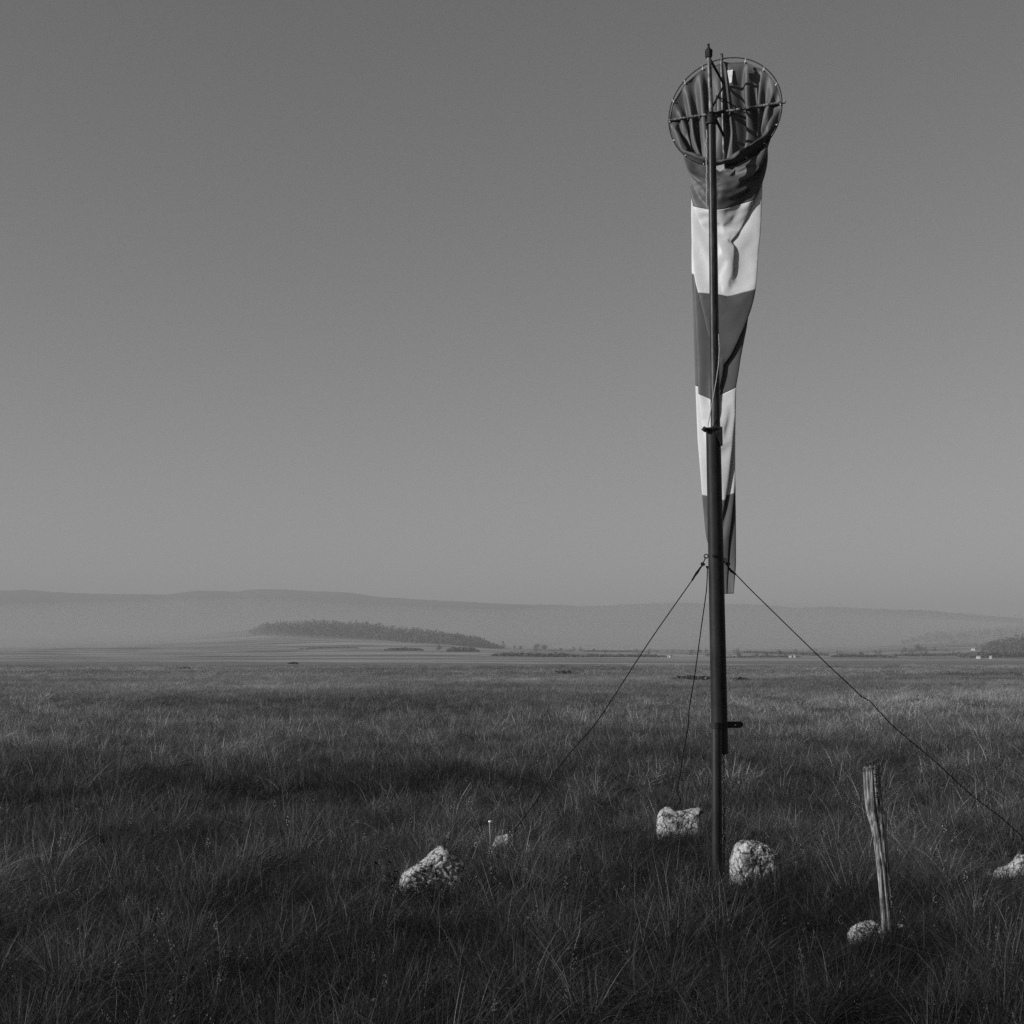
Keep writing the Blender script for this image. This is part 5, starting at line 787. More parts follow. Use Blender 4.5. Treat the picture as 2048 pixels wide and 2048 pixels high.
    (-3,7,-26,-5,4,-26,-6,2,-26,-5,-1,-27,-4,-2,-26,-3,-3,-27,-4,-3,-26,-4,-2,-27,-5,0,-27,-5,3,-26,-1,6,-27,3,4,-27,4,3,-27,3,4,-27,3,4,-27,1,4,-27,0,4,-27,0,3,-27,-1,2,-27,0,2,-27,0,2,-27,0,2,-27,0,3,-27,-1,4,-27,-2,2,-27,-2,2,-27,-3,2,-27,-2,3,-27,-1,6,-27,2,5,-27,5,4,-26,4,4,-26,5,3,-26,4,1,-27,4,-1,-27,3,-2,-27,3,-1,-27,5,1,-27,5,4,-27,2,7,-26,-2,7,-26,-4,4,-27,-4,5,-27,1,8,-26,5,8,-25,7,7,-25,3,9,-25,-3,9,-25,-8,4,-25,-9,-2,-26,-9,-6,-25,-9,-3,-25,-10,1,-25,-10,2,-25,-10,2,-25,-9,4,-25,6,-1,-24,5,0,-25,-1,2,-27,0,-4,-26,3,-7,-25,1,1,-26,0,-1,-21,-9,0,-22,3,5,-25,7,0,-26,-7,7,-25,-9,1,-25,-5,5,-25,5,7,-25,9,0,-25,9,-2,-25,9,-2,-25,8,-2,-26,9,1,-26,8,3,-26,4,7,-25,-4,7,-26,-5,8,-25,0,7,-26),
    (-3,6,-26,-6,4,-26,-5,0,-27,-4,-1,-26,-3,-2,-27,-4,-2,-27,-3,-2,-27,-4,-2,-26,-5,0,-26,-4,4,-26,0,6,-26,3,4,-27,3,3,-27,2,3,-27,2,3,-27,2,4,-26,0,4,-27,0,3,-27,0,2,-27,-1,2,-27,0,2,-27,1,3,-27,0,3,-27,0,3,-27,-2,3,-27,-2,2,-27,-2,1,-27,-3,3,-27,-1,5,-26,2,6,-26,4,4,-27,5,4,-27,4,3,-27,5,1,-26,4,-2,-26,2,-2,-27,3,-2,-27,4,-1,-27,5,2,-26,3,5,-26,-1,6,-26,-4,5,-26,-4,5,-26,-1,8,-26,4,8,-25,7,7,-25,6,8,-25,2,9,-25,-5,7,-26,-10,0,-25,-9,-5,-25,-10,-5,-25,-10,-1,-25,-9,2,-25,-10,3,-25,-6,5,-26,-4,5,-26,0,4,-27,-2,3,-27,-4,1,-27,-4,1,-27,-3,2,-27,-2,4,-26,1,7,-26,6,0,-26,2,6,-26,-8,4,-26,-9,4,-25,-1,7,-25,9,2,-25,9,-2,-25,9,-2,-26,8,-1,-26,9,0,-25,9,1,-26,6,6,-25,1,9,-26,-4,8,-25,-2,7,-26,-1,7,-26),
    (-4,6,-26,-5,3,-26,-6,0,-26,-5,-2,-27,-4,-2,-27,-3,-2,-27,-3,-2,-27,-4,-1,-27,-5,1,-27,-4,5,-27,1,6,-26,3,3,-26,3,3,-26,3,3,-26,2,4,-26,2,4,-27,1,3,-26,-1,3,-27,0,3,-27,0,2,-27,0,2,-27,0,2,-27,0,2,-27,-1,3,-27,-2,3,-27,-2,1,-27,-2,1,-27,-2,2,-26,-2,4,-27,2,6,-27,4,4,-26,4,4,-26,5,3,-26,5,1,-27,4,0,-27,3,-3,-27,3,-3,-26,5,-1,-26,5,2,-27,4,6,-27,0,7,-27,-3,5,-26,-4,4,-26,-3,6,-26,2,9,-26,7,8,-25,7,7,-25,4,9,-25,-2,9,-25,-8,5,-25,-10,-3,-25,-9,-5,-25,-10,-2,-25,-11,2,-25,-10,3,-25,-9,3,-25,-5,6,-26,0,5,-26,-2,2,-27,-3,2,-27,-4,3,-26,-4,2,-26,-3,4,-27,3,6,-26,6,3,-26,-4,8,-26,-11,0,-25,-6,2,-25,5,5,-26,9,-1,-26,9,-2,-26,9,-2,-25,9,-2,-25,9,0,-26,7,4,-25,4,7,-26,-3,8,-25,-6,7,-25,0,7,-26,0,7,-26),
    (-5,5,-26,-6,2,-27,-5,0,-27,-4,-2,-27,-4,-3,-27,-3,-3,-27,-4,-2,-27,-4,-1,-27,-5,2,-27,-3,5,-26,2,6,-27,3,3,-27,3,3,-27,3,4,-27,3,4,-27,1,4,-27,0,4,-27,0,2,-27,-1,2,-27,0,2,-27,0,2,-27,0,2,-27,0,3,-27,0,3,-27,-1,3,-27,-3,2,-27,-2,1,-27,-3,2,-27,-2,5,-26,1,6,-26,4,5,-26,5,3,-27,5,4,-27,5,3,-27,4,0,-27,4,-2,-27,3,-2,-27,3,-1,-27,5,1,-26,4,4,-26,2,7,-26,-3,6,-27,-5,4,-27,-4,5,-26,-1,8,-26,5,9,-26,8,8,-25,6,8,-25,3,9,-25,-4,8,-25,-10,2,-25,-9,-5,-25,-10,-5,-25,-10,0,-25,-10,1,-25,-12,1,-25,-8,3,-25,-1,4,-27,-2,3,-26,-5,4,-26,-4,3,-27,-5,3,-27,-4,4,-26,4,3,-25,4,5,-26,-10,-1,-25,-9,-2,-24,-2,5,-26,8,1,-25,9,-2,-25,9,-2,-25,9,-2,-25,9,0,-26,8,2,-25,6,6,-26,1,10,-25,-6,8,-25,-5,8,-26,0,7,-26,-2,7,-26),
    (-6,5,-26,-6,1,-26,-5,-1,-27,-4,-2,-26,-3,-2,-26,-4,-2,-26,-4,-2,-27,-5,0,-27,-5,3,-26,-2,6,-27,3,4,-27,3,3,-27,3,3,-27,2,3,-27,2,4,-27,1,4,-27,0,3,-27,0,3,-27,0,2,-27,0,2,-27,0,2,-27,0,2,-27,0,3,-27,-1,3,-26,-2,3,-27,-2,2,-27,-2,1,-27,-2,2,-27,-2,4,-27,0,6,-26,3,6,-27,5,4,-26,4,4,-26,5,3,-26,5,1,-27,3,-1,-27,3,-2,-27,4,-2,-27,5,0,-27,5,3,-27,2,6,-26,-1,6,-26,-4,4,-26,-4,4,-26,-2,7,-26,2,9,-25,7,7,-25,7,8,-25,5,9,-25,1,10,-25,-6,6,-26,-10,-2,-25,-9,-4,-25,-10,-3,-24,-8,4,-25,-7,5,-24,-8,5,-25,-8,5,-25,-6,5,-26,-5,6,-26,-8,8,-24,-7,4,-25,-3,4,-25,7,0,-25,-4,2,-25,-10,-1,-24,-8,1,-25,6,4,-25,10,-1,-26,9,-2,-26,10,-2,-26,9,-1,-26,9,0,-25,8,4,-26,4,8,-25,-4,8,-26,-7,6,-26,-2,7,-26,1,7,-26,-2,7,-26),
    (-5,3,-27,-5,1,-27,-4,-2,-26,-4,-2,-27,-4,-2,-27,-3,-2,-27,-4,-1,-26,-5,0,-26,-5,3,-26,0,6,-26,3,4,-26,4,3,-26,3,3,-27,3,4,-27,2,3,-26,2,4,-26,0,4,-27,-1,3,-27,-1,2,-27,-1,2,-27,0,2,-27,0,2,-27,0,2,-27,0,3,-27,-1,3,-27,-2,2,-27,-3,2,-27,-2,1,-27,-2,3,-27,0,5,-27,3,5,-26,4,4,-26,5,4,-26,5,3,-26,5,1,-26,4,-1,-26,3,-3,-27,3,-2,-27,5,0,-27,5,3,-26,4,6,-26,-1,7,-26,-4,4,-27,-5,4,-27,-3,6,-26,1,9,-26,5,9,-25,8,7,-25,6,8,-25,3,9,-25,-2,10,-25,-9,2,-25,-9,-7,-24,-9,-7,-25,-9,-1,-25,-6,7,-26,-6,7,-25,-7,6,-25,-6,6,-25,-6,7,-25,-7,9,-24,-6,4,-26,1,-1,-24,2,-2,-25,-9,-1,-25,-11,-4,-24,0,5,-26,9,0,-26,9,-2,-25,10,-2,-25,9,-2,-25,9,-1,-25,9,2,-26,6,6,-25,0,9,-26,-6,8,-25,-6,7,-25,0,7,-26,1,6,-26,-4,6,-27),
    (-6,2,-26,-6,-1,-26,-5,-2,-27,-4,-2,-27,-3,-3,-27,-4,-2,-27,-5,-1,-27,-5,1,-27,-4,5,-27,0,7,-26,3,3,-27,3,3,-27,2,4,-26,2,4,-26,2,4,-27,1,4,-27,0,3,-27,0,2,-27,0,2,-27,0,2,-27,-1,2,-27,0,3,-27,1,3,-27,0,4,-27,-2,3,-27,-2,2,-27,-2,1,-27,-3,2,-27,-3,3,-27,-2,6,-26,3,6,-27,4,5,-27,5,4,-27,5,4,-27,5,2,-27,5,0,-27,4,-2,-27,3,-3,-26,4,-2,-26,6,1,-27,4,5,-27,1,7,-26,-2,6,-26,-5,3,-26,-5,4,-26,-2,7,-25,3,9,-25,7,8,-25,8,8,-25,6,9,-25,2,9,-25,-3,8,-25,-9,-2,-25,-8,-7,-24,-10,-6,-24,-9,0,-25,-6,6,-26,-8,5,-26,-3,5,-27,-3,5,-25,-1,2,-24,-4,4,-25,6,-4,-25,-4,-2,-25,-12,-3,-24,-6,4,-26,8,3,-25,10,-1,-25,10,-2,-25,9,-2,-25,9,-1,-25,9,1,-26,7,5,-25,2,9,-26,-4,9,-25,-9,5,-25,-4,8,-25,1,7,-26,-1,7,-27,-4,6,-26),
    (-6,1,-27,-5,-1,-27,-4,-2,-27,-3,-3,-27,-4,-2,-27,-4,-2,-27,-4,-1,-27,-6,2,-26,-3,6,-26,1,5,-27,4,3,-27,3,3,-27,3,3,-27,3,4,-27,2,4,-27,1,4,-27,0,4,-27,-1,3,-27,0,2,-27,0,2,-27,0,3,-27,0,2,-27,0,2,-27,-1,3,-27,-1,3,-26,-2,3,-27,-2,1,-27,-2,1,-27,-3,3,-27,-1,5,-27,1,6,-26,4,4,-26,5,3,-26,5,4,-26,5,3,-26,5,0,-27,3,-1,-27,3,-2,-27,4,-1,-27,5,1,-26,5,4,-26,2,6,-26,-3,6,-26,-4,4,-26,-5,4,-26,-4,7,-26,1,9,-26,6,9,-25,7,7,-25,7,8,-25,5,10,-25,0,9,-25,-7,5,-25,-9,-6,-25,-8,-10,-24,-9,-7,-24,-7,-1,-24,2,6,-25,3,6,-26,4,2,-26,5,-13,-23,6,-6,-19,2,-1,-22,-10,-1,-24,-8,-3,-24,5,4,-26,10,0,-26,9,-1,-25,9,0,-25,9,1,-26,9,3,-26,9,3,-25,5,7,-26,0,9,-25,-6,7,-25,-8,7,-25,-2,7,-26,2,6,-26,-1,6,-26,-5,4,-26),
    (-6,1,-26,-5,-2,-26,-4,-2,-26,-4,-2,-26,-4,-2,-26,-4,-2,-27,-5,0,-26,-5,3,-27,-2,6,-26,3,5,-26,3,3,-26,3,3,-27,3,4,-27,2,3,-27,2,4,-27,0,5,-27,0,3,-27,0,2,-27,-1,3,-27,0,2,-27,0,2,-27,0,2,-27,0,3,-27,0,3,-27,-1,4,-27,-2,2,-27,-2,2,-27,-2,1,-27,-2,2,-26,-2,5,-27,1,7,-26,4,5,-27,4,4,-27,4,4,-27,5,3,-27,5,1,-26,4,-1,-26,4,-2,-27,4,-3,-27,5,-1,-27,5,3,-26,3,6,-27,-1,6,-26,-4,4,-27,-5,2,-27,-4,5,-27,-1,8,-25,4,9,-25,8,8,-24,8,8,-25,6,9,-25,4,10,-25,-1,8,-25,-9,2,-25,-9,-8,-23,-8,-14,-22,-9,-9,-24,0,0,-24,7,7,-24,5,-3,-25,5,-7,-25,7,-7,-24,0,-1,-26,-8,-1,-25,0,4,-26,8,2,-25,9,-1,-25,10,-2,-25,10,0,-25,9,2,-25,9,-2,-25,6,5,-26,2,9,-25,-4,9,-25,-9,6,-25,-6,7,-25,1,7,-26,2,5,-26,-3,7,-26,-5,4,-26),
    (-6,-1,-27,-4,-2,-27,-4,-2,-27,-4,-2,-27,-4,-2,-27,-5,-1,-26,-6,0,-27,-5,4,-26,-1,6,-27,2,4,-27,3,2,-27,3,3,-26,3,3,-26,2,4,-26,2,4,-26,1,4,-26,-1,3,-27,-1,3,-27,0,2,-27,0,2,-27,0,2,-27,0,2,-27,0,2,-27,0,3,-27,-1,3,-27,-2,3,-26,-2,1,-27,-3,1,-27,-3,2,-27,-2,4,-26,0,6,-27,3,6,-26,5,4,-26,5,3,-26,5,4,-26,5,2,-27,5,-1,-27,3,-3,-27,3,-2,-27,4,-1,-26,6,2,-27,4,5,-26,0,7,-27,-4,5,-26,-5,3,-26,-5,3,-26,-3,7,-26,1,8,-26,6,9,-25,8,8,-25,7,8,-24,5,9,-25,3,10,-25,-2,8,-25,-8,2,-26,-10,-7,-24,-8,-14,-20,-10,-15,-20,-1,-6,-21,6,1,-21,2,-1,-27,1,-2,-26,-6,-2,-26,-2,1,-25,7,4,-26,10,-1,-25,12,-9,-23,11,-10,-22,10,-9,-23,9,-4,-23,8,3,-25,4,8,-25,-2,9,-26,-7,7,-25,-8,6,-25,-3,9,-26,2,6,-26,1,6,-27,-3,5,-26,-6,2,-26),
    (-5,-1,-26,-4,-2,-27,-4,-3,-27,-4,-2,-27,-4,-2,-27,-4,-1,-27,-5,2,-27,-4,5,-26,0,6,-26,3,4,-26,4,3,-27,3,3,-27,2,4,-27,3,4,-27,2,4,-27,1,4,-27,0,4,-26,0,2,-27,0,2,-27,-1,2,-27,0,2,-27,0,2,-27,0,3,-27,0,3,-27,-1,3,-27,-2,2,-27,-3,2,-27,-2,1,-27,-2,2,-27,-3,4,-27,0,6,-26,3,5,-26,5,4,-27,5,4,-26,5,4,-26,6,3,-26,5,0,-27,4,-1,-27,3,-2,-26,5,-1,-27,5,1,-26,4,5,-26,2,7,-26,-2,6,-26,-4,3,-27,-5,2,-27,-4,5,-27,0,9,-25,4,9,-25,7,8,-25,8,8,-25,6,9,-25,4,10,-25,1,9,-26,-3,7,-26,-4,6,-25,-4,4,-23,-4,0,-21,-4,-4,-18,-7,-7,-21,-3,6,-24,-2,-1,-27,-4,1,-26,2,3,-27,9,0,-25,12,-8,-23,11,-5,-23,10,0,-25,5,7,-24,3,10,-25,4,9,-26,1,10,-26,-4,9,-25,-8,7,-25,-7,8,-25,0,8,-25,3,4,-27,-1,7,-26,-5,5,-26,-6,2,-27),
    (-4,-2,-27,-5,-2,-26,-4,-2,-26,-4,-2,-26,-4,-2,-27,-5,-1,-27,-6,2,-26,-3,6,-27,1,6,-26,4,3,-27,3,3,-27,3,4,-27,3,4,-27,2,4,-27,2,4,-27,0,4,-27,0,3,-27,-1,2,-27,-1,2,-27,0,2,-27,0,2,-27,0,3,-27,0,3,-27,0,3,-27,-1,4,-27,-2,3,-27,-2,1,-27,-2,1,-27,-3,1,-27,-3,3,-27,-2,6,-27,2,6,-27,4,5,-26,5,3,-27,5,4,-27,5,4,-27,5,1,-26,4,-2,-26,3,-3,-27,4,-3,-27,6,0,-27,5,3,-27,2,6,-26,-2,6,-27,-5,5,-26,-5,3,-26,-5,4,-26,-3,7,-26,2,9,-26,7,8,-24,8,7,-25,7,8,-25,5,9,-25,3,10,-25,-1,9,-25,0,12,-25,-1,10,-25,-1,10,-25,-3,7,-26,-6,3,-26,-6,-2,-25,-6,0,-27,-3,1,-27,7,1,-25,12,-4,-24,13,-5,-24,11,0,-25,6,6,-25,3,10,-25,4,6,-26,3,8,-25,-1,9,-25,-6,8,-25,-8,6,-25,-5,8,-25,2,7,-27,2,5,-26,-1,6,-26,-5,4,-26,-6,0,-26),
    (-5,-2,-26,-4,-2,-27,-4,-2,-27,-4,-2,-27,-5,-1,-26,-6,0,-26,-5,3,-26,-3,6,-26,2,6,-27,3,3,-27,3,3,-26,3,3,-26,2,4,-27,2,4,-27,1,4,-27,0,3,-27,-1,3,-27,0,3,-27,0,2,-27,0,3,-27,0,2,-27,0,2,-27,1,2,-27,0,3,-27,-1,3,-27,-2,3,-27,-2,2,-27,-2,1,-27,-2,1,-27,-2,3,-27,-1,5,-26,2,7,-26,4,4,-26,5,4,-26,5,4,-26,5,4,-26,6,3,-27,5,0,-27,4,-2,-27,3,-2,-27,4,-1,-26,6,3,-26,3,5,-26,0,7,-26,-4,5,-26,-5,2,-26,-5,3,-26,-4,6,-26,0,8,-25,4,9,-25,8,8,-24,8,9,-24,7,9,-25,5,9,-24,1,9,-25,-3,4,-26,-4,4,-27,-4,5,-26,-4,4,-26,-5,4,-26,-5,-1,-27,-5,-1,-26,4,-4,-23,15,-8,-21,13,-8,-22,10,1,-24,5,8,-25,0,10,-25,2,6,-26,4,6,-25,2,9,-26,-5,9,-25,-8,7,-24,-8,6,-25,-2,8,-26,3,4,-26,2,6,-27,-3,6,-26,-6,3,-27,-6,0,-27),
    (-5,-2,-27,-4,-2,-27,-4,-2,-27,-4,-2,-27,-5,-1,-27,-5,1,-27,-5,4,-27,-1,6,-26,2,4,-26,4,3,-26,3,3,-27,3,4,-27,2,4,-26,3,4,-26,2,5,-26,1,4,-27,0,2,-27,-1,2,-27,0,2,-27,0,2,-27,0,2,-27,0,2,-27,0,2,-27,0,3,-27,-1,3,-27,-2,3,-27,-2,2,-27,-2,2,-27,-3,2,-27,-3,2,-26,-2,5,-27,0,6,-26,3,6,-27,5,3,-27,6,3,-26,5,4,-26,5,2,-26,5,0,-27,4,-2,-27,3,-3,-26,5,-2,-27,5,1,-27,5,5,-27,1,7,-26,-3,5,-27,-5,3,-27,-5,2,-27,-5,4,-27,-2,8,-26,3,9,-26,7,9,-25,8,7,-25,7,8,-25,5,10,-25,3,10,-25,-2,7,-26,-3,4,-26,-4,3,-27,-5,3,-27,-3,4,-27,-3,5,-26,-5,10,-20,5,4,-20,6,3,-23,6,5,-25,2,9,-25,-2,10,-25,1,8,-25,6,3,-26,5,4,-27,-3,10,-25,-7,8,-25,-9,6,-25,-6,8,-25,1,7,-26,4,2,-27,0,6,-26,-4,5,-27,-6,2,-26,-5,-1,-26),
    (-4,-2,-26,-5,-2,-26,-5,-2,-26,-5,-2,-27,-5,-1,-26,-6,2,-26,-5,6,-26,0,7,-26,3,4,-27,3,2,-27,4,3,-27,2,4,-27,3,4,-27,2,4,-27,1,4,-27,0,4,-27,-1,3,-27,0,2,-27,-1,2,-27,0,2,-27,0,2,-27,1,2,-27,0,3,-27,0,3,-27,-1,4,-27,-2,3,-27,-3,2,-27,-3,1,-27,-2,1,-27,-3,2,-27,-3,4,-26,0,6,-27,3,5,-26,5,4,-26,5,3,-27,5,4,-26,5,4,-26,5,1,-26,4,-1,-26,4,-2,-27,4,-2,-27,5,0,-26,5,4,-26,1,6,-26,-2,7,-26,-5,4,-26,-5,2,-26,-5,3,-26,-4,6,-26,0,9,-25,5,9,-25,8,8,-24,8,9,-24,7,9,-25,5,10,-25,-1,9,-26,-2,8,-26,-5,4,-26,-5,4,-26,-3,6,-26,-2,10,-25,2,5,-24,1,7,-25,0,9,-25,0,10,-25,-4,11,-25,-2,10,-25,5,4,-26,6,3,-26,2,7,-25,-5,9,-25,-8,7,-24,-9,6,-25,-4,8,-26,2,6,-26,3,4,-26,0,7,-26,-5,5,-26,-6,1,-26,-5,-2,-27),
    (-5,-2,-27,-4,-2,-27,-4,-2,-27,-5,-1,-26,-5,0,-27,-6,3,-26,-3,6,-26,1,6,-26,3,4,-26,3,3,-27,3,3,-26,3,4,-26,2,4,-27,2,4,-27,2,4,-27,-1,4,-26,0,3,-27,-1,3,-27,0,2,-27,-1,2,-27,0,2,-27,0,2,-27,0,2,-27,0,3,-27,0,3,-26,-2,3,-27,-2,2,-27,-2,1,-27,-2,1,-27,-3,2,-27,-3,4,-27,-1,6,-26,3,6,-26,4,5,-26,5,3,-26,5,4,-27,5,4,-27,5,2,-27,5,-1,-27,3,-2,-27,4,-3,-27,5,-1,-27,5,3,-26,4,6,-26,0,6,-26,-4,5,-27,-5,3,-27,-5,3,-26,-5,4,-26,-3,8,-26,2,10,-25,7,9,-25,8,8,-25,7,8,-24,6,9,-25,3,9,-25,-2,6,-26,0,8,-26,0,8,-26,0,10,-25,0,14,-22,0,10,-25,-3,12,-23,-4,13,-23,-3,10,-24,-1,9,-25,5,5,-26,6,3,-26,3,6,-26,-2,9,-26,-7,8,-25,-10,6,-25,-7,7,-25,-1,8,-25,4,2,-27,2,6,-27,-3,6,-26,-6,3,-26,-5,0,-27,-5,-2,-26),
    (-5,-2,-27,-5,-3,-27,-4,-2,-27,-4,-1,-27,-6,1,-27,-6,4,-27,-2,7,-26,2,6,-27,4,3,-27,4,3,-27,3,4,-27,2,4,-27,2,4,-26,2,3,-26,1,4,-27,0,3,-27,-1,3,-27,0,2,-27,0,2,-27,0,2,-27,0,3,-27,0,3,-27,0,3,-27,0,3,-27,-1,4,-27,-1,3,-27,-2,3,-27,-2,1,-27,-2,1,-27,-2,2,-27,-3,4,-27,-1,6,-26,1,7,-26,4,4,-27,5,3,-27,6,3,-26,6,4,-26,6,3,-26,5,0,-26,4,-2,-27,3,-2,-26,5,-1,-26,6,1,-27,4,5,-27,0,7,-26,-3,6,-26,-6,3,-26,-6,2,-27,-5,4,-27,-4,6,-26,0,8,-26,5,9,-25,8,8,-24,9,9,-25,7,9,-24,4,10,-25,1,10,-25,3,12,-24,2,13,-24,1,10,-25,0,11,-25,1,12,-24,3,5,-26,0,7,-26,-1,10,-26,4,6,-26,6,2,-26,5,4,-26,1,8,-26,-5,10,-25,-8,7,-24,-9,6,-25,-5,8,-25,2,6,-26,3,3,-26,1,6,-26,-4,6,-27,-6,2,-26,-6,-1,-26,-5,-1,-27),
    (-4,-2,-26,-4,-2,-26,-5,-2,-26,-6,-1,-26,-6,2,-26,-5,5,-26,-2,7,-26,2,5,-26,3,3,-27,3,3,-26,3,4,-27,3,4,-27,3,4,-27,3,4,-27,1,4,-26,0,4,-27,0,2,-27,-1,2,-27,-1,2,-27,0,2,-27,0,2,-27,0,2,-27,1,2,-27,0,3,-26,-1,3,-27,-2,3,-27,-2,2,-27,-2,2,-27,-3,1,-27,-3,1,-27,-3,2,-26,-2,5,-27,1,6,-27,4,6,-26,5,4,-26,5,3,-26,5,4,-26,5,4,-26,6,2,-27,5,-2,-26,3,-3,-27,4,-2,-27,5,1,-26,5,4,-26,2,7,-26,-3,6,-26,-4,4,-26,-5,2,-26,-6,3,-26,-5,5,-26,-3,8,-26,2,10,-25,7,9,-25,7,8,-24,8,9,-25,7,9,-24,1,8,-26,-4,4,-26,-3,4,-25,0,10,-25,1,6,-25,1,3,-25,4,4,-26,7,1,-26,7,0,-25,8,-1,-25,6,4,-26,2,8,-26,-1,10,-25,-6,8,-24,-10,6,-25,-8,7,-25,-2,9,-26,3,4,-27,4,4,-27,0,6,-26,-4,4,-26,-6,1,-27,-5,-2,-27,-5,-2,-26),
    (-5,-2,-27,-4,-1,-27,-5,-1,-27,-5,0,-27,-6,2,-26,-4,6,-26,1,7,-26,4,4,-27,4,2,-26,3,3,-27,2,4,-26,2,4,-26,2,4,-27,2,4,-27,1,4,-27,0,3,-27,-1,3,-27,0,2,-26,0,3,-27,0,2,-27,0,2,-27,0,2,-27,0,3,-27,0,3,-27,0,3,-27,-1,3,-26,-2,2,-26,-3,1,-27,-2,1,-27,-2,1,-27,-2,3,-27,-2,5,-27,1,6,-26,3,5,-26,5,4,-26,5,2,-27,5,4,-26,6,5,-26,5,2,-26,5,0,-27,4,-2,-27,4,-2,-27,5,-1,-27,5,3,-26,3,6,-27,-1,7,-26,-4,5,-27,-5,3,-27,-5,2,-26,-5,4,-26,-4,6,-26,-1,8,-26,4,9,-24,9,8,-24,9,8,-24,8,9,-25,5,9,-25,0,5,-26,0,9,-24,1,14,-20,1,13,-22,0,10,-26,-1,11,-24,-1,11,-24,-2,12,-23,-3,13,-24,-5,13,-23,-2,10,-24,-4,9,-25,-9,7,-25,-10,5,-25,-6,8,-25,1,7,-25,3,3,-26,2,4,-26,-2,7,-27,-6,4,-26,-6,0,-26,-6,-1,-26,-5,-2,-27),
    (-4,-2,-27,-5,-2,-27,-5,-1,-27,-6,1,-26,-5,4,-26,-3,7,-26,1,6,-26,3,4,-26,3,3,-27,3,3,-27,3,4,-27,3,4,-27,3,4,-26,2,4,-27,0,4,-27,-1,3,-27,-1,3,-27,-1,2,-27,0,2,-27,-1,2,-27,0,2,-27,0,2,-27,0,2,-27,0,3,-27,0,4,-27,-2,4,-27,-2,3,-27,-2,2,-27,-2,1,-27,-3,1,-27,-3,2,-27,-2,4,-26,-1,7,-26,3,7,-26,4,4,-27,5,3,-26,5,3,-27,5,4,-26,6,4,-27,5,1,-26,4,-2,-26,4,-3,-26,5,-1,-26,6,1,-27,4,5,-26,1,7,-26,-4,6,-26,-5,3,-26,-6,2,-27,-6,3,-27,-5,5,-26,-3,8,-25,1,9,-26,7,9,-25,8,8,-24,9,8,-24,8,8,-24,3,8,-26,1,4,-27,0,-2,-27,-1,2,-27,-2,12,-23,-5,15,-22,-6,15,-22,-5,14,-23,-3,12,-23,1,7,-26,-1,7,-26,-7,8,-25,-9,7,-25,-9,7,-24,-3,9,-25,2,5,-27,4,2,-27,2,6,-27,-3,6,-26,-6,2,-26,-6,-1,-26,-5,-2,-27,-4,-2,-27),
    (-5,-2,-26,-5,-2,-26,-5,-1,-26,-6,1,-27,-6,5,-27,-2,7,-26,2,6,-27,4,3,-27,4,3,-27,4,4,-26,3,4,-27,2,5,-27,2,4,-27,2,4,-26,1,4,-27,0,4,-27,0,2,-27,0,3,-27,-1,2,-27,0,3,-27,-1,2,-27,0,2,-27,0,3,-27,1,3,-27,-1,3,-27,-1,3,-27,-2,2,-27,-2,2,-27,-2,1,-27,-2,1,-27,-3,2,-27,-3,4,-27,-1,6,-27,1,6,-27,4,5,-26,6,3,-27,6,3,-26,5,5,-27,5,4,-26,6,1,-27,5,-2,-27,4,-2,-27,5,-2,-27,5,1,-26,5,4,-26,2,7,-26,-2,6,-26,-5,4,-26,-5,2,-26,-5,2,-26,-6,5,-26,-5,6,-26,-2,8,-25,3,9,-25,9,9,-25,8,9,-24,8,9,-24,6,9,-25,2,5,-26,1,5,-27,-5,13,-23,-6,15,-22,-4,13,-23,-1,10,-25,1,6,-26,3,2,-27,3,3,-26,-4,8,-25,-9,7,-25,-10,5,-24,-7,8,-25,0,8,-25,4,3,-26,4,3,-27,0,6,-26,-5,5,-26,-6,2,-27,-6,-1,-27,-5,-2,-26,-5,-2,-26),
    (-5,-2,-27,-5,-1,-27,-6,0,-27,-6,3,-26,-4,6,-26,-1,8,-26,3,5,-26,3,3,-27,3,2,-27,3,3,-27,2,4,-26,3,4,-26,3,3,-27,2,4,-27,0,4,-26,-1,3,-27,-1,3,-27,-1,2,-27,0,2,-27,0,2,-27,0,2,-27,0,3,-27,1,2,-27,0,3,-27,0,4,-27,-1,4,-27,-3,3,-27,-3,2,-27,-3,1,-27,-2,1,-27,-3,1,-27,-3,3,-26,-1,5,-26,2,6,-26,4,6,-26,5,4,-26,5,3,-27,6,3,-26,6,5,-26,6,3,-26,6,0,-27,4,-2,-27,4,-2,-27,6,0,-27,6,3,-26,3,7,-27,-1,7,-26,-4,5,-26,-6,3,-26,-6,2,-26,-5,3,-26,-4,6,-26,-3,8,-26,-1,9,-26,4,9,-24,9,8,-24,8,9,-24,7,8,-24,3,7,-26,1,6,-26,3,5,-26,3,4,-26,4,2,-27,4,1,-26,5,0,-26,4,2,-27,-1,7,-26,-6,9,-25,-9,7,-24,-9,7,-25,-4,9,-25,2,6,-27,4,2,-27,2,4,-26,-2,6,-26,-6,4,-26,-7,0,-26,-5,-1,-26,-5,-2,-27,-5,-3,-27),
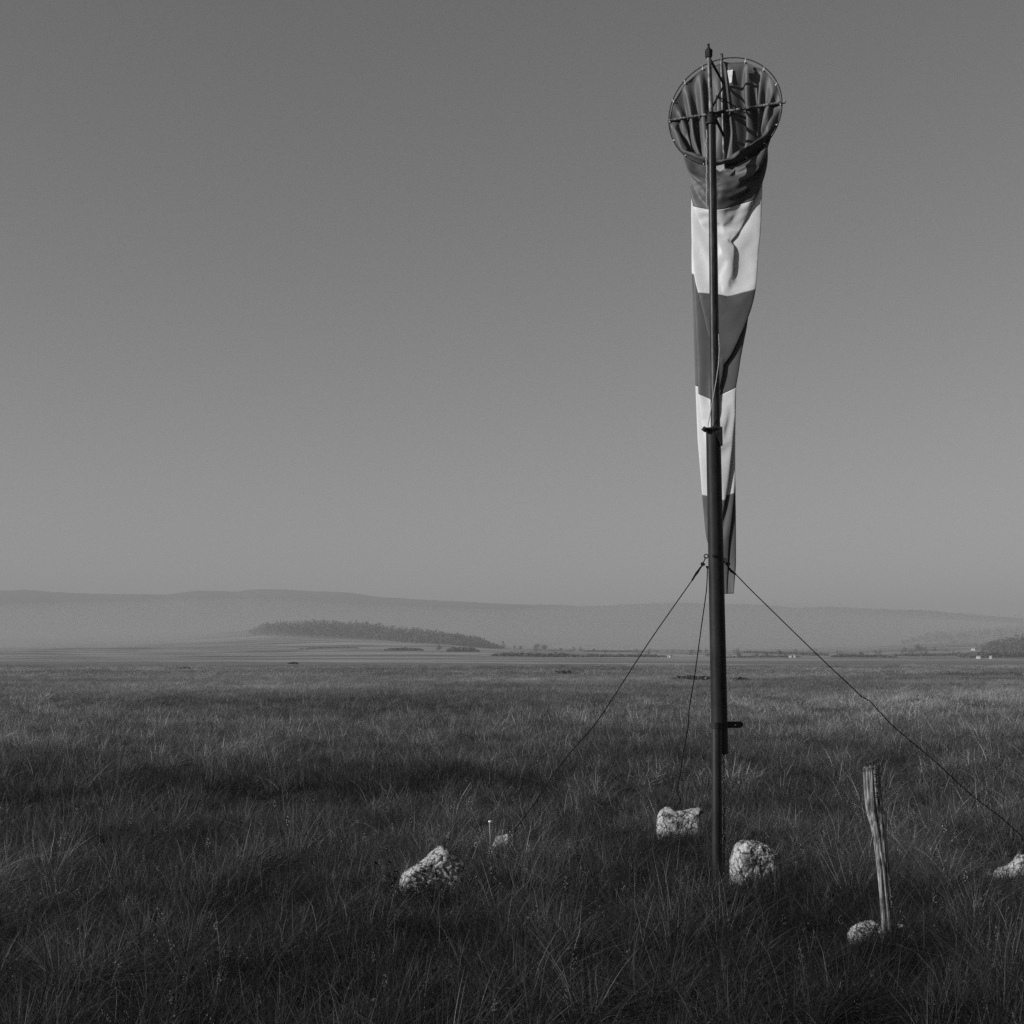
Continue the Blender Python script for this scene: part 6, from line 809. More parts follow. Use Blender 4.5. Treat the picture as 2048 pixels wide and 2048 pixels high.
    (-5,-1,-26,-5,-1,-26,-6,1,-26,-6,4,-26,-4,7,-25,1,7,-26,4,5,-27,4,2,-26,4,3,-26,3,4,-27,3,5,-27,2,4,-27,3,4,-26,2,4,-27,0,4,-27,-1,3,-27,0,2,-27,0,2,-27,-1,2,-27,0,2,-27,0,3,-27,0,2,-27,0,2,-27,0,3,-27,0,3,-27,-2,3,-27,-2,3,-27,-2,2,-27,-2,1,-27,-3,1,-27,-3,1,-27,-3,3,-27,-3,5,-27,0,7,-26,3,5,-26,5,4,-26,5,2,-26,5,3,-26,5,5,-26,6,5,-26,6,1,-26,5,-2,-26,4,-3,-26,5,-1,-26,6,2,-27,4,5,-26,1,7,-26,-4,6,-27,-5,3,-27,-6,1,-27,-6,2,-26,-6,4,-27,-4,7,-26,-2,9,-25,0,9,-26,5,9,-25,10,8,-24,10,9,-24,5,8,-25,2,6,-26,4,2,-27,5,1,-27,5,1,-27,5,1,-27,3,3,-27,0,7,-26,-3,8,-25,-8,7,-25,-10,6,-24,-7,8,-24,0,9,-25,4,4,-26,4,2,-27,2,5,-27,-3,6,-27,-6,3,-26,-6,-1,-26,-5,-2,-27,-5,-2,-26,-5,-1,-26),
    (-5,-2,-27,-6,-1,-27,-6,2,-26,-5,5,-26,-2,7,-26,2,7,-26,4,3,-26,3,3,-27,3,4,-27,2,4,-26,2,4,-26,3,4,-27,2,3,-27,1,4,-26,0,4,-27,0,3,-27,-1,3,-27,0,2,-27,0,2,-27,0,2,-27,0,2,-27,0,2,-27,0,3,-27,0,2,-27,-1,3,-26,-1,4,-27,-1,3,-27,-2,2,-26,-2,2,-27,-2,1,-27,-2,2,-27,-3,3,-27,-2,5,-26,0,6,-26,3,7,-27,4,4,-27,6,3,-26,5,3,-27,5,4,-26,5,5,-26,6,3,-26,5,-1,-27,4,-2,-27,5,-2,-27,6,1,-26,6,4,-26,2,7,-26,-2,6,-26,-5,4,-26,-6,3,-26,-6,1,-27,-5,3,-26,-5,5,-26,-3,8,-26,-1,9,-25,-1,9,-25,1,9,-25,2,9,-24,2,9,-25,2,8,-26,4,2,-26,3,3,-26,3,3,-26,2,4,-26,1,6,-26,0,7,-26,-5,9,-25,-9,7,-24,-9,7,-25,-4,9,-25,2,7,-26,4,2,-27,3,1,-26,0,6,-26,-4,5,-26,-7,1,-26,-6,-1,-27,-6,-2,-26,-4,-2,-27,-5,-2,-27),
    (-5,-1,-26,-6,1,-26,-6,3,-27,-5,6,-26,-1,8,-26,3,6,-26,3,3,-27,4,3,-27,3,3,-27,3,4,-27,2,5,-27,2,4,-26,3,4,-27,1,4,-27,0,3,-27,-1,2,-26,-1,2,-27,-1,3,-27,0,3,-27,-1,2,-27,0,2,-27,0,2,-27,0,2,-26,0,3,-27,0,4,-27,-1,3,-26,-2,3,-27,-2,2,-27,-3,1,-27,-2,1,-27,-3,1,-27,-3,2,-27,-3,4,-27,-1,7,-27,2,6,-26,5,6,-26,5,3,-27,6,2,-26,6,4,-26,5,5,-26,6,4,-26,6,1,-26,5,-2,-26,4,-2,-26,5,-1,-27,6,3,-26,3,6,-26,-1,7,-26,-4,5,-26,-5,3,-26,-6,1,-26,-6,2,-26,-5,5,-26,-4,6,-26,-2,9,-26,-3,9,-25,-6,9,-25,-4,9,-25,4,11,-24,5,10,-24,3,5,-27,4,3,-27,2,5,-27,2,6,-27,1,7,-26,-3,9,-25,-7,9,-25,-9,7,-25,-7,8,-25,-1,9,-26,4,4,-27,4,0,-26,3,3,-27,-1,6,-26,-6,4,-26,-6,0,-27,-5,-2,-26,-5,-2,-27,-5,-2,-27,-5,-1,-26),
    (-5,-1,-27,-6,0,-27,-6,4,-26,-4,7,-26,0,7,-26,4,5,-27,4,3,-26,3,2,-27,3,3,-26,3,5,-27,3,4,-27,3,3,-27,3,3,-26,2,4,-27,-1,4,-27,-1,3,-27,0,2,-27,0,2,-27,-1,2,-27,0,3,-27,0,2,-27,0,3,-27,0,3,-27,1,3,-27,0,3,-27,-1,4,-27,-2,3,-26,-3,2,-27,-2,2,-27,-3,1,-27,-2,1,-27,-3,1,-27,-3,4,-26,-2,5,-26,1,7,-26,3,5,-26,5,4,-26,5,3,-26,5,3,-26,6,6,-26,5,5,-26,6,2,-26,5,-1,-27,5,-3,-27,6,-1,-26,6,1,-27,5,4,-27,1,7,-26,-3,6,-26,-5,4,-27,-6,3,-27,-6,1,-26,-6,2,-26,-5,6,-26,-4,7,-25,1,9,-26,1,9,-26,2,10,-25,6,13,-22,6,13,-23,2,7,-26,2,4,-26,3,5,-26,1,6,-26,-1,8,-26,-4,9,-25,-9,8,-24,-9,7,-24,-4,9,-24,2,7,-26,5,2,-27,3,0,-27,2,5,-26,-3,6,-26,-6,3,-26,-6,-1,-26,-6,-1,-26,-4,-3,-26,-6,-1,-26,-6,-1,-27),
    (-6,-1,-26,-6,2,-26,-6,5,-26,-2,7,-26,2,8,-26,3,4,-26,3,3,-27,4,3,-26,3,4,-27,3,4,-26,3,4,-26,3,3,-27,2,4,-27,0,4,-27,0,3,-27,0,3,-27,-1,3,-27,-1,2,-27,0,2,-27,0,2,-27,0,3,-27,0,2,-27,1,2,-27,0,3,-27,0,3,-27,-1,3,-27,-2,3,-27,-2,2,-27,-3,1,-27,-2,1,-27,-3,0,-27,-3,2,-27,-3,3,-27,-2,6,-27,1,7,-26,4,7,-26,5,4,-26,6,2,-27,6,3,-27,5,4,-26,5,7,-26,6,4,-27,6,0,-26,4,-2,-27,5,-2,-27,6,1,-26,5,4,-26,3,6,-26,-3,7,-27,-5,4,-26,-5,4,-26,-6,2,-27,-6,1,-27,-6,5,-26,-3,8,-26,-3,8,-26,2,9,-25,1,8,-25,-1,6,-26,0,7,-26,2,9,-25,2,6,-26,1,6,-26,0,8,-26,-3,9,-26,-6,9,-25,-9,7,-25,-8,8,-25,-1,9,-26,3,4,-26,4,1,-26,4,1,-27,0,6,-27,-4,5,-27,-7,2,-26,-7,-1,-26,-5,-3,-27,-6,-1,-27,-6,-1,-26,-5,-1,-26),
    (-6,1,-27,-6,4,-26,-4,6,-26,-2,8,-26,2,6,-27,4,3,-27,4,2,-27,3,3,-27,4,4,-26,2,5,-27,2,4,-27,3,3,-26,3,3,-27,1,4,-26,0,4,-26,-1,3,-27,-1,2,-27,0,2,-27,0,2,-27,0,2,-27,0,2,-27,0,2,-27,0,2,-27,0,2,-27,0,4,-27,0,4,-27,-2,4,-27,-2,3,-27,-2,2,-26,-2,1,-27,-2,1,-26,-2,1,-26,-3,3,-27,-2,5,-26,-1,7,-26,2,6,-26,4,5,-27,5,3,-26,5,1,-26,6,4,-26,5,6,-26,6,5,-26,6,2,-27,5,-1,-26,4,-2,-26,6,0,-26,6,3,-26,4,6,-26,0,6,-26,-5,5,-26,-5,4,-26,-6,4,-26,-6,3,-26,-6,1,-26,-5,6,-26,-3,8,-25,-1,8,-25,3,9,-25,1,8,-26,0,9,-25,2,11,-25,1,7,-27,0,8,-26,-1,8,-26,-3,9,-25,-8,9,-24,-9,7,-24,-4,10,-24,1,7,-26,5,3,-26,3,-3,-27,3,3,-26,-1,6,-26,-6,4,-26,-6,0,-26,-5,-1,-27,-5,-2,-26,-6,0,-26,-6,0,-27,-5,-1,-27),
    (-7,1,-26,-6,4,-26,-4,7,-25,0,8,-26,3,5,-26,4,3,-26,4,2,-27,4,3,-27,3,4,-27,3,4,-26,3,4,-27,4,3,-27,2,4,-27,0,4,-27,-1,3,-27,-1,3,-27,0,3,-27,-1,3,-27,-1,3,-27,0,3,-27,0,2,-27,1,2,-27,0,3,-27,1,3,-27,0,3,-27,-1,4,-27,-1,3,-27,-3,3,-27,-2,2,-27,-3,1,-26,-2,1,-27,-3,1,-27,-3,2,-27,-3,4,-27,-1,6,-27,2,7,-27,5,6,-26,5,4,-27,6,2,-27,5,2,-27,6,5,-26,5,6,-25,6,3,-26,6,-1,-27,5,-2,-27,5,-1,-27,7,2,-26,5,4,-26,2,7,-26,-4,5,-26,-5,5,-26,-5,5,-26,-5,4,-26,-6,3,-26,-6,2,-26,0,7,-25,4,10,-25,6,11,-24,3,10,-25,1,9,-25,1,9,-24,1,8,-26,0,7,-26,-2,9,-25,-6,9,-25,-9,8,-25,-8,8,-25,-1,8,-26,4,5,-26,4,1,-27,4,0,-27,2,5,-27,-3,5,-26,-6,3,-26,-7,0,-27,-5,-3,-26,-6,-1,-27,-7,0,-26,-6,-1,-26,-6,-1,-26),
    (-6,2,-26,-6,6,-26,-3,8,-26,1,7,-26,4,5,-26,4,2,-27,3,3,-26,3,4,-26,3,4,-27,3,4,-27,4,3,-26,3,3,-27,2,4,-26,1,4,-27,-1,3,-27,0,2,-27,-1,2,-26,0,2,-27,0,2,-27,-1,2,-27,0,3,-27,0,3,-27,0,2,-27,0,3,-27,0,3,-27,-1,3,-27,-2,3,-27,-2,2,-27,-3,1,-27,-2,2,-27,-3,1,-27,-3,1,-27,-3,2,-27,-3,4,-26,-2,6,-26,1,7,-26,3,6,-26,5,4,-26,5,3,-26,6,2,-26,6,4,-26,5,6,-26,6,5,-26,6,2,-26,5,-2,-26,6,-2,-26,6,1,-27,6,4,-27,4,6,-26,-1,7,-26,-7,0,-26,-6,0,-26,-7,0,-26,-7,-1,-26,-7,-2,-26,-7,3,-27,-4,5,-26,-6,5,-26,-1,8,-25,2,9,-26,0,8,-26,0,7,-25,-1,9,-26,-4,9,-25,-7,9,-24,-10,7,-24,-4,10,-24,2,8,-26,4,3,-27,3,-2,-27,3,1,-27,0,5,-26,-4,6,-26,-6,2,-26,-6,-1,-26,-6,-2,-27,-7,1,-26,-6,0,-26,-5,-1,-27,-6,0,-27),
    (-7,3,-26,-4,7,-26,-2,8,-26,3,6,-26,4,3,-27,3,3,-27,4,2,-27,3,3,-27,2,5,-26,2,5,-26,3,3,-27,3,3,-27,1,4,-27,0,4,-27,0,4,-27,-1,3,-27,-1,3,-27,-1,2,-27,0,2,-27,0,2,-27,0,2,-27,0,2,-27,0,2,-27,0,3,-27,0,4,-27,0,4,-26,-1,4,-27,-2,3,-27,-2,2,-27,-3,1,-27,-2,1,-27,-2,1,-27,-3,1,-26,-4,3,-27,-2,5,-26,0,7,-26,3,7,-26,5,5,-26,5,3,-27,5,1,-27,5,3,-26,5,6,-26,5,6,-25,6,3,-26,6,-1,-27,4,-3,-27,6,-1,-26,6,3,-26,5,5,-26,3,6,-26,-4,4,-26,-5,5,-26,-4,7,-25,-4,8,-25,-6,5,-25,-8,-1,-24,-7,2,-25,1,9,-24,5,14,-21,5,14,-21,4,13,-23,-1,9,-26,-2,9,-25,-5,9,-25,-9,8,-24,-7,9,-24,-1,9,-26,4,4,-26,5,0,-26,4,-2,-27,4,3,-26,-2,7,-27,-6,4,-26,-7,1,-26,-5,-3,-26,-6,-1,-26,-7,0,-26,-6,0,-27,-6,-1,-26,-6,0,-26),
    (-6,6,-26,-5,7,-25,0,7,-26,3,6,-26,4,3,-27,4,2,-27,3,3,-27,4,4,-26,3,4,-27,4,3,-27,3,2,-27,3,3,-26,2,4,-27,-1,4,-27,-1,3,-27,-1,3,-27,0,2,-27,0,3,-27,-1,3,-27,0,3,-27,0,2,-27,0,2,-26,1,3,-27,1,2,-26,0,3,-26,-1,4,-27,-2,3,-26,-2,3,-26,-3,3,-27,-2,1,-27,-3,1,-27,-3,1,-27,-3,2,-27,-3,3,-27,-3,5,-27,0,7,-26,3,6,-26,4,5,-26,6,3,-26,6,2,-26,6,2,-27,6,5,-26,5,7,-26,6,5,-26,6,1,-26,5,-2,-26,6,-1,-26,6,2,-26,5,5,-26,3,6,-26,-1,7,-27,-5,-1,-26,-6,-1,-27,-5,0,-26,-3,6,-26,-1,10,-25,-2,8,-24,-3,7,-25,-5,4,-26,-5,5,-26,-4,5,-26,-2,9,-26,-3,9,-26,-6,9,-25,-8,9,-25,-4,10,-25,3,7,-26,5,2,-27,3,-1,-27,3,-1,-26,1,6,-27,-3,6,-26,-6,4,-26,-7,-1,-26,-7,-1,-27,-7,0,-26,-7,1,-26,-6,-1,-26,-5,-1,-27,-7,2,-26),
    (-6,5,-26,-3,7,-26,1,8,-26,3,5,-27,3,3,-26,3,2,-26,4,3,-26,3,4,-27,3,4,-26,3,4,-27,4,2,-26,3,3,-27,1,4,-27,0,4,-26,-1,3,-27,-1,3,-27,-1,3,-27,-1,2,-27,0,2,-27,0,2,-27,0,2,-27,0,3,-27,0,2,-27,0,3,-27,1,3,-27,0,3,-27,-1,4,-27,-2,3,-27,-2,2,-27,-3,2,-27,-2,1,-27,-2,1,-27,-3,1,-27,-3,2,-26,-3,4,-26,-2,7,-26,1,7,-26,4,6,-26,5,4,-26,5,2,-26,5,1,-26,6,3,-26,6,6,-26,6,6,-25,7,3,-26,6,-1,-27,5,-2,-27,7,1,-26,6,3,-26,5,6,-27,1,6,-26,-5,4,-27,-4,3,-26,-6,0,-26,-6,-2,-26,-6,-1,-26,-4,6,-26,-3,6,-25,-3,6,-26,-5,4,-26,-5,4,-26,-3,9,-25,-4,10,-24,-6,10,-24,-6,9,-24,0,10,-25,4,4,-26,3,1,-26,3,-4,-26,3,2,-27,-1,6,-26,-5,5,-26,-7,2,-26,-6,-1,-26,-6,-1,-26,-7,2,-26,-6,0,-26,-5,-1,-27,-6,0,-26,-6,2,-26),
    (-5,7,-26,-1,8,-26,3,6,-26,4,4,-26,4,2,-27,4,2,-27,3,4,-27,3,4,-27,3,4,-27,3,3,-26,4,2,-27,2,4,-27,0,4,-26,0,3,-27,0,3,-27,0,2,-27,0,2,-27,0,3,-27,0,2,-27,-1,2,-27,-1,3,-27,0,2,-27,0,3,-27,0,3,-27,0,3,-27,-1,4,-27,-2,3,-27,-2,3,-27,-3,2,-27,-2,1,-27,-3,1,-27,-3,1,-27,-3,1,-27,-3,2,-27,-3,4,-27,-2,5,-27,1,8,-26,4,7,-26,5,5,-26,6,3,-27,6,1,-27,6,3,-26,5,6,-26,5,7,-26,6,5,-26,6,1,-26,5,-2,-26,6,-1,-27,6,3,-26,5,6,-26,4,7,-26,-1,5,-26,-6,-1,-26,-4,3,-26,-5,4,-26,-5,2,-27,-5,0,-26,-4,5,-27,-3,7,-26,-3,7,-26,-4,6,-27,-3,10,-24,-5,10,-25,-7,10,-24,-3,11,-25,3,7,-26,5,3,-26,4,-1,-27,4,-1,-27,2,4,-27,-2,6,-26,-5,5,-26,-7,1,-27,-7,-1,-27,-7,1,-26,-8,1,-26,-6,0,-27,-6,-1,-26,-7,1,-26,-7,4,-26),
    (-4,8,-25,0,8,-26,3,6,-26,4,3,-27,4,2,-27,4,3,-27,4,3,-27,3,4,-26,3,5,-26,4,2,-27,3,3,-27,2,4,-26,1,4,-27,-1,4,-27,-1,3,-27,-1,3,-27,-1,3,-27,-1,2,-27,-1,3,-27,0,3,-27,0,2,-27,0,2,-27,0,2,-27,0,2,-27,0,3,-27,0,3,-27,-1,4,-27,-2,3,-27,-2,2,-27,-3,2,-27,-2,2,-27,-3,1,-27,-2,1,-27,-3,2,-27,-3,3,-27,-3,6,-26,-1,6,-26,2,6,-26,4,5,-26,5,4,-26,5,2,-26,5,1,-27,6,4,-26,5,7,-26,5,7,-25,7,3,-26,6,-1,-27,6,-1,-26,7,2,-27,5,4,-26,4,6,-26,2,6,-26,-3,2,-26,-6,-2,-27,-6,0,-26,-6,1,-25,-6,2,-26,-6,1,-26,-4,4,-27,-2,8,-26,-4,7,-25,-6,12,-24,-5,10,-25,-5,10,-25,0,9,-25,5,3,-27,3,-2,-27,2,-5,-26,2,0,-27,0,6,-26,-4,6,-26,-7,3,-26,-7,-1,-26,-6,-1,-26,-7,1,-26,-7,2,-26,-6,-1,-26,-6,-1,-27,-7,2,-26,-6,5,-26),
    (-2,8,-26,2,7,-26,4,5,-27,4,3,-26,4,2,-26,4,3,-26,4,4,-26,3,4,-27,4,3,-27,4,2,-27,3,2,-27,2,4,-27,0,4,-27,0,3,-27,-1,3,-26,-1,3,-27,-1,2,-27,0,2,-27,0,2,-27,0,2,-27,0,3,-27,0,3,-27,1,2,-27,1,3,-27,0,3,-27,0,4,-26,-1,4,-27,-2,3,-27,-2,3,-26,-2,2,-27,-3,1,-27,-2,1,-27,-3,1,-27,-4,1,-27,-4,3,-26,-3,4,-27,-1,7,-27,2,7,-26,5,6,-26,5,4,-26,6,2,-27,6,1,-26,6,2,-26,6,6,-26,5,7,-26,7,5,-26,7,1,-26,5,-2,-26,6,1,-26,6,4,-26,4,6,-26,2,7,-26,-1,5,-27,-5,-1,-26,-6,-4,-26,-7,-7,-25,-7,-7,-25,-7,-6,-25,-7,-4,-25,-5,0,-26,-1,9,-26,-7,12,-23,-5,11,-24,-4,11,-24,3,6,-26,4,0,-26,2,-5,-26,2,-4,-27,2,3,-26,-2,6,-26,-5,6,-26,-7,3,-26,-7,-1,-26,-7,0,-26,-8,2,-26,-7,0,-26,-5,-1,-27,-6,1,-26,-7,3,-26,-6,6,-26),
    (-1,8,-26,3,6,-26,4,4,-26,4,2,-27,4,3,-27,3,3,-27,3,3,-27,4,4,-26,3,3,-27,3,2,-27,3,4,-26,2,4,-27,1,4,-27,-1,4,-27,-1,3,-27,-1,2,-27,0,3,-27,-1,3,-27,0,3,-27,0,3,-27,0,2,-27,0,2,-27,0,3,-27,0,3,-27,1,3,-27,0,4,-27,-1,3,-26,-2,4,-26,-3,2,-27,-3,2,-27,-2,1,-27,-3,1,-27,-3,1,-27,-3,2,-27,-3,2,-27,-3,4,-26,-2,6,-26,1,8,-27,4,6,-27,5,5,-26,6,3,-26,5,1,-27,6,2,-26,6,4,-25,5,7,-26,5,7,-25,6,3,-26,6,0,-27,7,-1,-26,7,3,-26,5,6,-26,3,6,-26,2,7,-26,-1,4,-26,-5,-4,-26,-5,-2,-27,-5,6,-25,-5,7,-25,-6,7,-25,-6,7,-25,-5,11,-24,1,6,-26,-7,9,-24,-1,7,-25,4,1,-26,1,-6,-27,1,-6,-27,3,0,-26,0,5,-27,-2,6,-26,-6,6,-26,-8,1,-26,-7,-1,-26,-8,1,-26,-7,1,-26,-6,0,-26,-6,-1,-26,-7,1,-26,-6,4,-26,-5,7,-26),
    (2,8,-26,3,6,-26,4,4,-26,4,3,-26,3,2,-27,4,3,-27,3,4,-26,3,4,-27,4,2,-26,4,2,-26,3,3,-27,1,4,-27,0,4,-26,0,3,-27,-1,3,-27,0,3,-26,-1,2,-27,0,2,-27,-1,2,-27,0,2,-27,0,2,-27,0,2,-27,0,2,-27,1,2,-27,0,3,-27,0,3,-27,-1,4,-27,-2,3,-27,-2,3,-27,-2,2,-27,-3,2,-27,-2,2,-27,-3,1,-27,-3,1,-27,-4,2,-27,-4,4,-27,-3,6,-26,0,7,-26,3,7,-26,5,5,-27,5,4,-26,6,2,-26,5,1,-27,6,3,-27,6,7,-25,5,7,-26,7,5,-26,7,0,-26,6,-1,-26,6,2,-26,6,5,-26,4,7,-26,1,6,-26,0,6,-27,-2,4,-27,-4,0,-26,-4,-2,-27,-5,5,-25,-4,10,-24,-4,12,-24,-5,11,-21,-5,6,-25,-4,8,-24,2,2,-27,2,-5,-27,2,-6,-26,3,-3,-26,2,3,-27,-1,6,-26,-4,7,-26,-7,3,-26,-7,-1,-26,-7,0,-26,-7,2,-26,-7,2,-26,-5,-1,-27,-6,0,-26,-7,1,-26,-7,5,-26,-3,8,-25),
    (2,7,-26,4,5,-27,4,3,-27,4,2,-27,4,3,-26,4,3,-26,4,4,-27,3,4,-26,4,2,-27,3,2,-27,3,4,-27,2,4,-26,-1,4,-27,-1,4,-26,0,3,-27,-1,3,-27,-1,3,-27,-1,3,-27,0,2,-27,-1,2,-27,0,3,-27,0,3,-27,0,3,-27,0,3,-27,0,3,-27,0,4,-27,-1,4,-27,-2,3,-27,-3,3,-27,-3,2,-27,-2,1,-27,-3,1,-27,-2,2,-27,-3,1,-27,-3,2,-27,-4,3,-26,-3,4,-27,-1,6,-26,2,7,-26,5,6,-26,6,4,-26,5,2,-27,6,1,-26,6,2,-26,6,5,-26,5,8,-25,5,7,-25,7,3,-26,6,-1,-27,7,0,-26,6,4,-26,4,6,-26,2,7,-26,1,7,-26,0,7,-26,-3,4,-27,-4,-4,-26,-3,-7,-26,-3,-6,-25,-3,-2,-24,-2,0,-27,-6,10,-24,-2,5,-25,2,-4,-26,1,-7,-26,2,-6,-26,3,0,-27,0,5,-26,-2,7,-26,-5,6,-26,-8,3,-26,-7,-1,-26,-8,1,-26,-8,2,-26,-7,0,-26,-6,-1,-26,-7,0,-27,-7,3,-26,-5,7,-26,-1,8,-26),
    (4,6,-26,4,5,-26,4,3,-27,4,2,-27,4,2,-27,4,3,-27,3,4,-26,4,2,-27,4,1,-27,4,3,-27,2,3,-26,0,4,-27,0,4,-27,-1,3,-27,-1,3,-27,-1,2,-27,0,2,-27,0,2,-27,-1,3,-27,0,3,-27,0,2,-27,0,2,-27,0,2,-27,0,2,-27,1,3,-27,0,3,-27,0,4,-27,-1,4,-27,-2,3,-27,-3,2,-26,-3,2,-27,-3,1,-27,-3,1,-26,-2,1,-26,-3,2,-27,-3,2,-27,-3,5,-26,-2,6,-26,1,7,-26,4,6,-26,5,5,-26,6,4,-26,5,1,-27,5,1,-26,6,4,-26,5,7,-26,5,8,-26,6,6,-25,7,1,-26,7,-1,-26,7,2,-26,5,6,-26,3,7,-26,1,7,-26,1,6,-26,0,6,-26,-3,1,-27,-3,-3,-27,-3,-4,-27,-5,0,-26,-8,8,-25,-9,6,-23,0,-6,-26,1,-8,-26,2,-6,-26,3,-3,-27,2,4,-26,-1,6,-27,-3,6,-26,-6,5,-26,-7,0,-26,-7,1,-26,-7,3,-26,-7,3,-26,-7,0,-26,-7,0,-27,-7,1,-26,-7,4,-26,-4,7,-25,1,8,-26),
    (3,6,-26,5,4,-26,4,3,-26,4,2,-27,4,3,-27,3,4,-26,4,4,-27,4,2,-27,3,2,-27,3,3,-26,3,5,-27,1,5,-27,0,4,-27,-1,3,-27,-1,3,-27,-1,3,-27,-1,3,-27,-1,3,-27,0,2,-27,0,2,-27,0,3,-26,0,2,-27,1,2,-27,1,3,-27,0,3,-26,0,4,-27,-1,3,-27,-2,3,-27,-2,3,-27,-2,2,-27,-3,1,-26,-2,1,-26,-3,1,-27,-3,2,-27,-4,1,-26,-4,3,-27,-4,3,-27,-3,6,-26,0,7,-26,4,6,-26,5,5,-26,6,3,-26,6,2,-26,6,1,-27,6,2,-26,6,6,-26,5,8,-25,6,7,-26,7,4,-26,6,0,-27,7,1,-26,6,4,-26,3,6,-26,1,6,-26,1,7,-26,1,7,-26,-1,5,-26,-3,1,-26,-5,2,-26,-7,5,-25,-6,2,-24,1,-9,-26,1,-9,-25,2,-7,-25,3,-4,-26,2,2,-26,-1,6,-27,-2,7,-26,-4,7,-26,-7,4,-26,-8,0,-26,-8,1,-26,-8,3,-25,-8,1,-26,-6,0,-26,-7,1,-26,-7,1,-26,-5,6,-26,-1,8,-26,2,8,-26),
    (4,5,-26,4,4,-27,5,2,-27,4,2,-26,4,3,-26,4,4,-27,3,3,-27,4,2,-26,4,2,-26,3,3,-27,1,4,-27,1,4,-26,-1,4,-26,-1,4,-27,-1,3,-27,-1,3,-27,-1,2,-27,0,2,-27,0,3,-27,0,3,-27,0,2,-27,0,3,-27,0,3,-27,0,2,-27,0,3,-27,0,3,-26,0,4,-26,-1,4,-26,-3,3,-26,-3,2,-27,-2,2,-27,-3,2,-27,-3,1,-27,-3,1,-27,-3,2,-27,-3,2,-27,-3,4,-26,-3,5,-27,-1,7,-26,2,7,-26,5,5,-27,6,5,-26,6,3,-27,5,1,-26,6,1,-27,7,4,-26,6,7,-26,5,8,-25,6,5,-25,7,1,-26,7,0,-26,6,4,-26,4,6,-26,2,7,-26,1,7,-27,1,7,-26,1,7,-26,-2,3,-27,-3,0,-27,0,-5,-27,2,-10,-25,2,-10,-25,2,-10,-25,1,-8,-26,0,-1,-26,-1,7,-26,-1,7,-26,-2,7,-26,-5,6,-26,-8,2,-26,-7,0,-26,-8,3,-26,-8,2,-26,-7,0,-26,-7,0,-27,-7,0,-26,-7,2,-26,-4,7,-25,0,8,-26,3,6,-26),
    (5,5,-27,4,3,-26,4,2,-27,4,3,-27,4,4,-27,4,4,-26,4,3,-26,4,2,-27,4,3,-27,3,3,-27,2,4,-26,0,4,-27,0,4,-27,0,3,-27,-1,3,-27,0,2,-27,0,3,-27,-1,3,-27,-1,3,-27,0,2,-27,0,3,-27,0,2,-27,0,2,-27,0,3,-27,1,3,-27,0,4,-27,-1,4,-27,-2,4,-27,-2,3,-27,-3,2,-27,-3,1,-27,-3,1,-27,-3,2,-27,-4,1,-27,-3,1,-27,-4,2,-26,-4,2,-27,-3,4,-26,-2,7,-26,1,8,-26,5,6,-26,5,4,-26,6,3,-26,6,2,-27,6,0,-26,6,2,-26,6,6,-25,5,8,-26,6,8,-26,7,4,-25,7,0,-26,7,2,-26,5,6,-26,2,7,-26,0,6,-26,1,7,-27,1,7,-26,2,8,-26,2,-1,-26,2,-9,-25,2,-10,-25,2,-8,-25,1,-3,-27,1,3,-26,0,6,-27,-1,6,-27,-1,6,-26,-2,6,-26,-6,5,-26,-7,1,-26,-8,2,-26,-8,3,-25,-7,2,-26,-6,0,-26,-5,-2,-26,-4,-3,-26,-5,6,-26,-2,9,-26,2,8,-26,4,6,-26),
    (4,5,-26,5,3,-27,4,2,-26,4,3,-26,4,4,-26,3,4,-27,4,1,-27,3,2,-27,3,3,-27,3,4,-26,2,4,-27,0,4,-27,-1,3,-27,-1,3,-27,-1,2,-27,-1,3,-27,-1,3,-27,0,3,-27,0,2,-27,-1,3,-27,0,2,-27,0,3,-27,0,3,-27,1,3,-27,0,3,-27,0,3,-27,0,4,-27,-1,4,-27,-2,3,-27,-2,3,-27,-3,2,-27,-3,2,-27,-3,1,-27,-3,2,-27,-3,2,-27,-3,1,-27,-4,3,-27,-4,4,-27,-3,5,-26,0,7,-26,3,7,-25,6,5,-26,6,4,-26,6,2,-26,5,1,-27,6,1,-26,6,4,-26,5,7,-25,5,8,-25,7,6,-26,7,2,-26,8,1,-26,6,4,-26,3,6,-26,3,8,-26,2,7,-25,1,8,-26,1,7,-26,1,8,-26,1,6,-26,1,4,-27,0,5,-27,1,5,-26,0,5,-27,0,6,-26,-1,7,-26,-2,7,-26,-4,7,-26,-7,4,-26,-8,2,-25,-8,3,-25,-8,3,-26,-7,0,-26,-5,-3,-26,-4,-3,-27,-6,1,-26,-4,7,-25,0,8,-26,3,7,-26,4,6,-26),
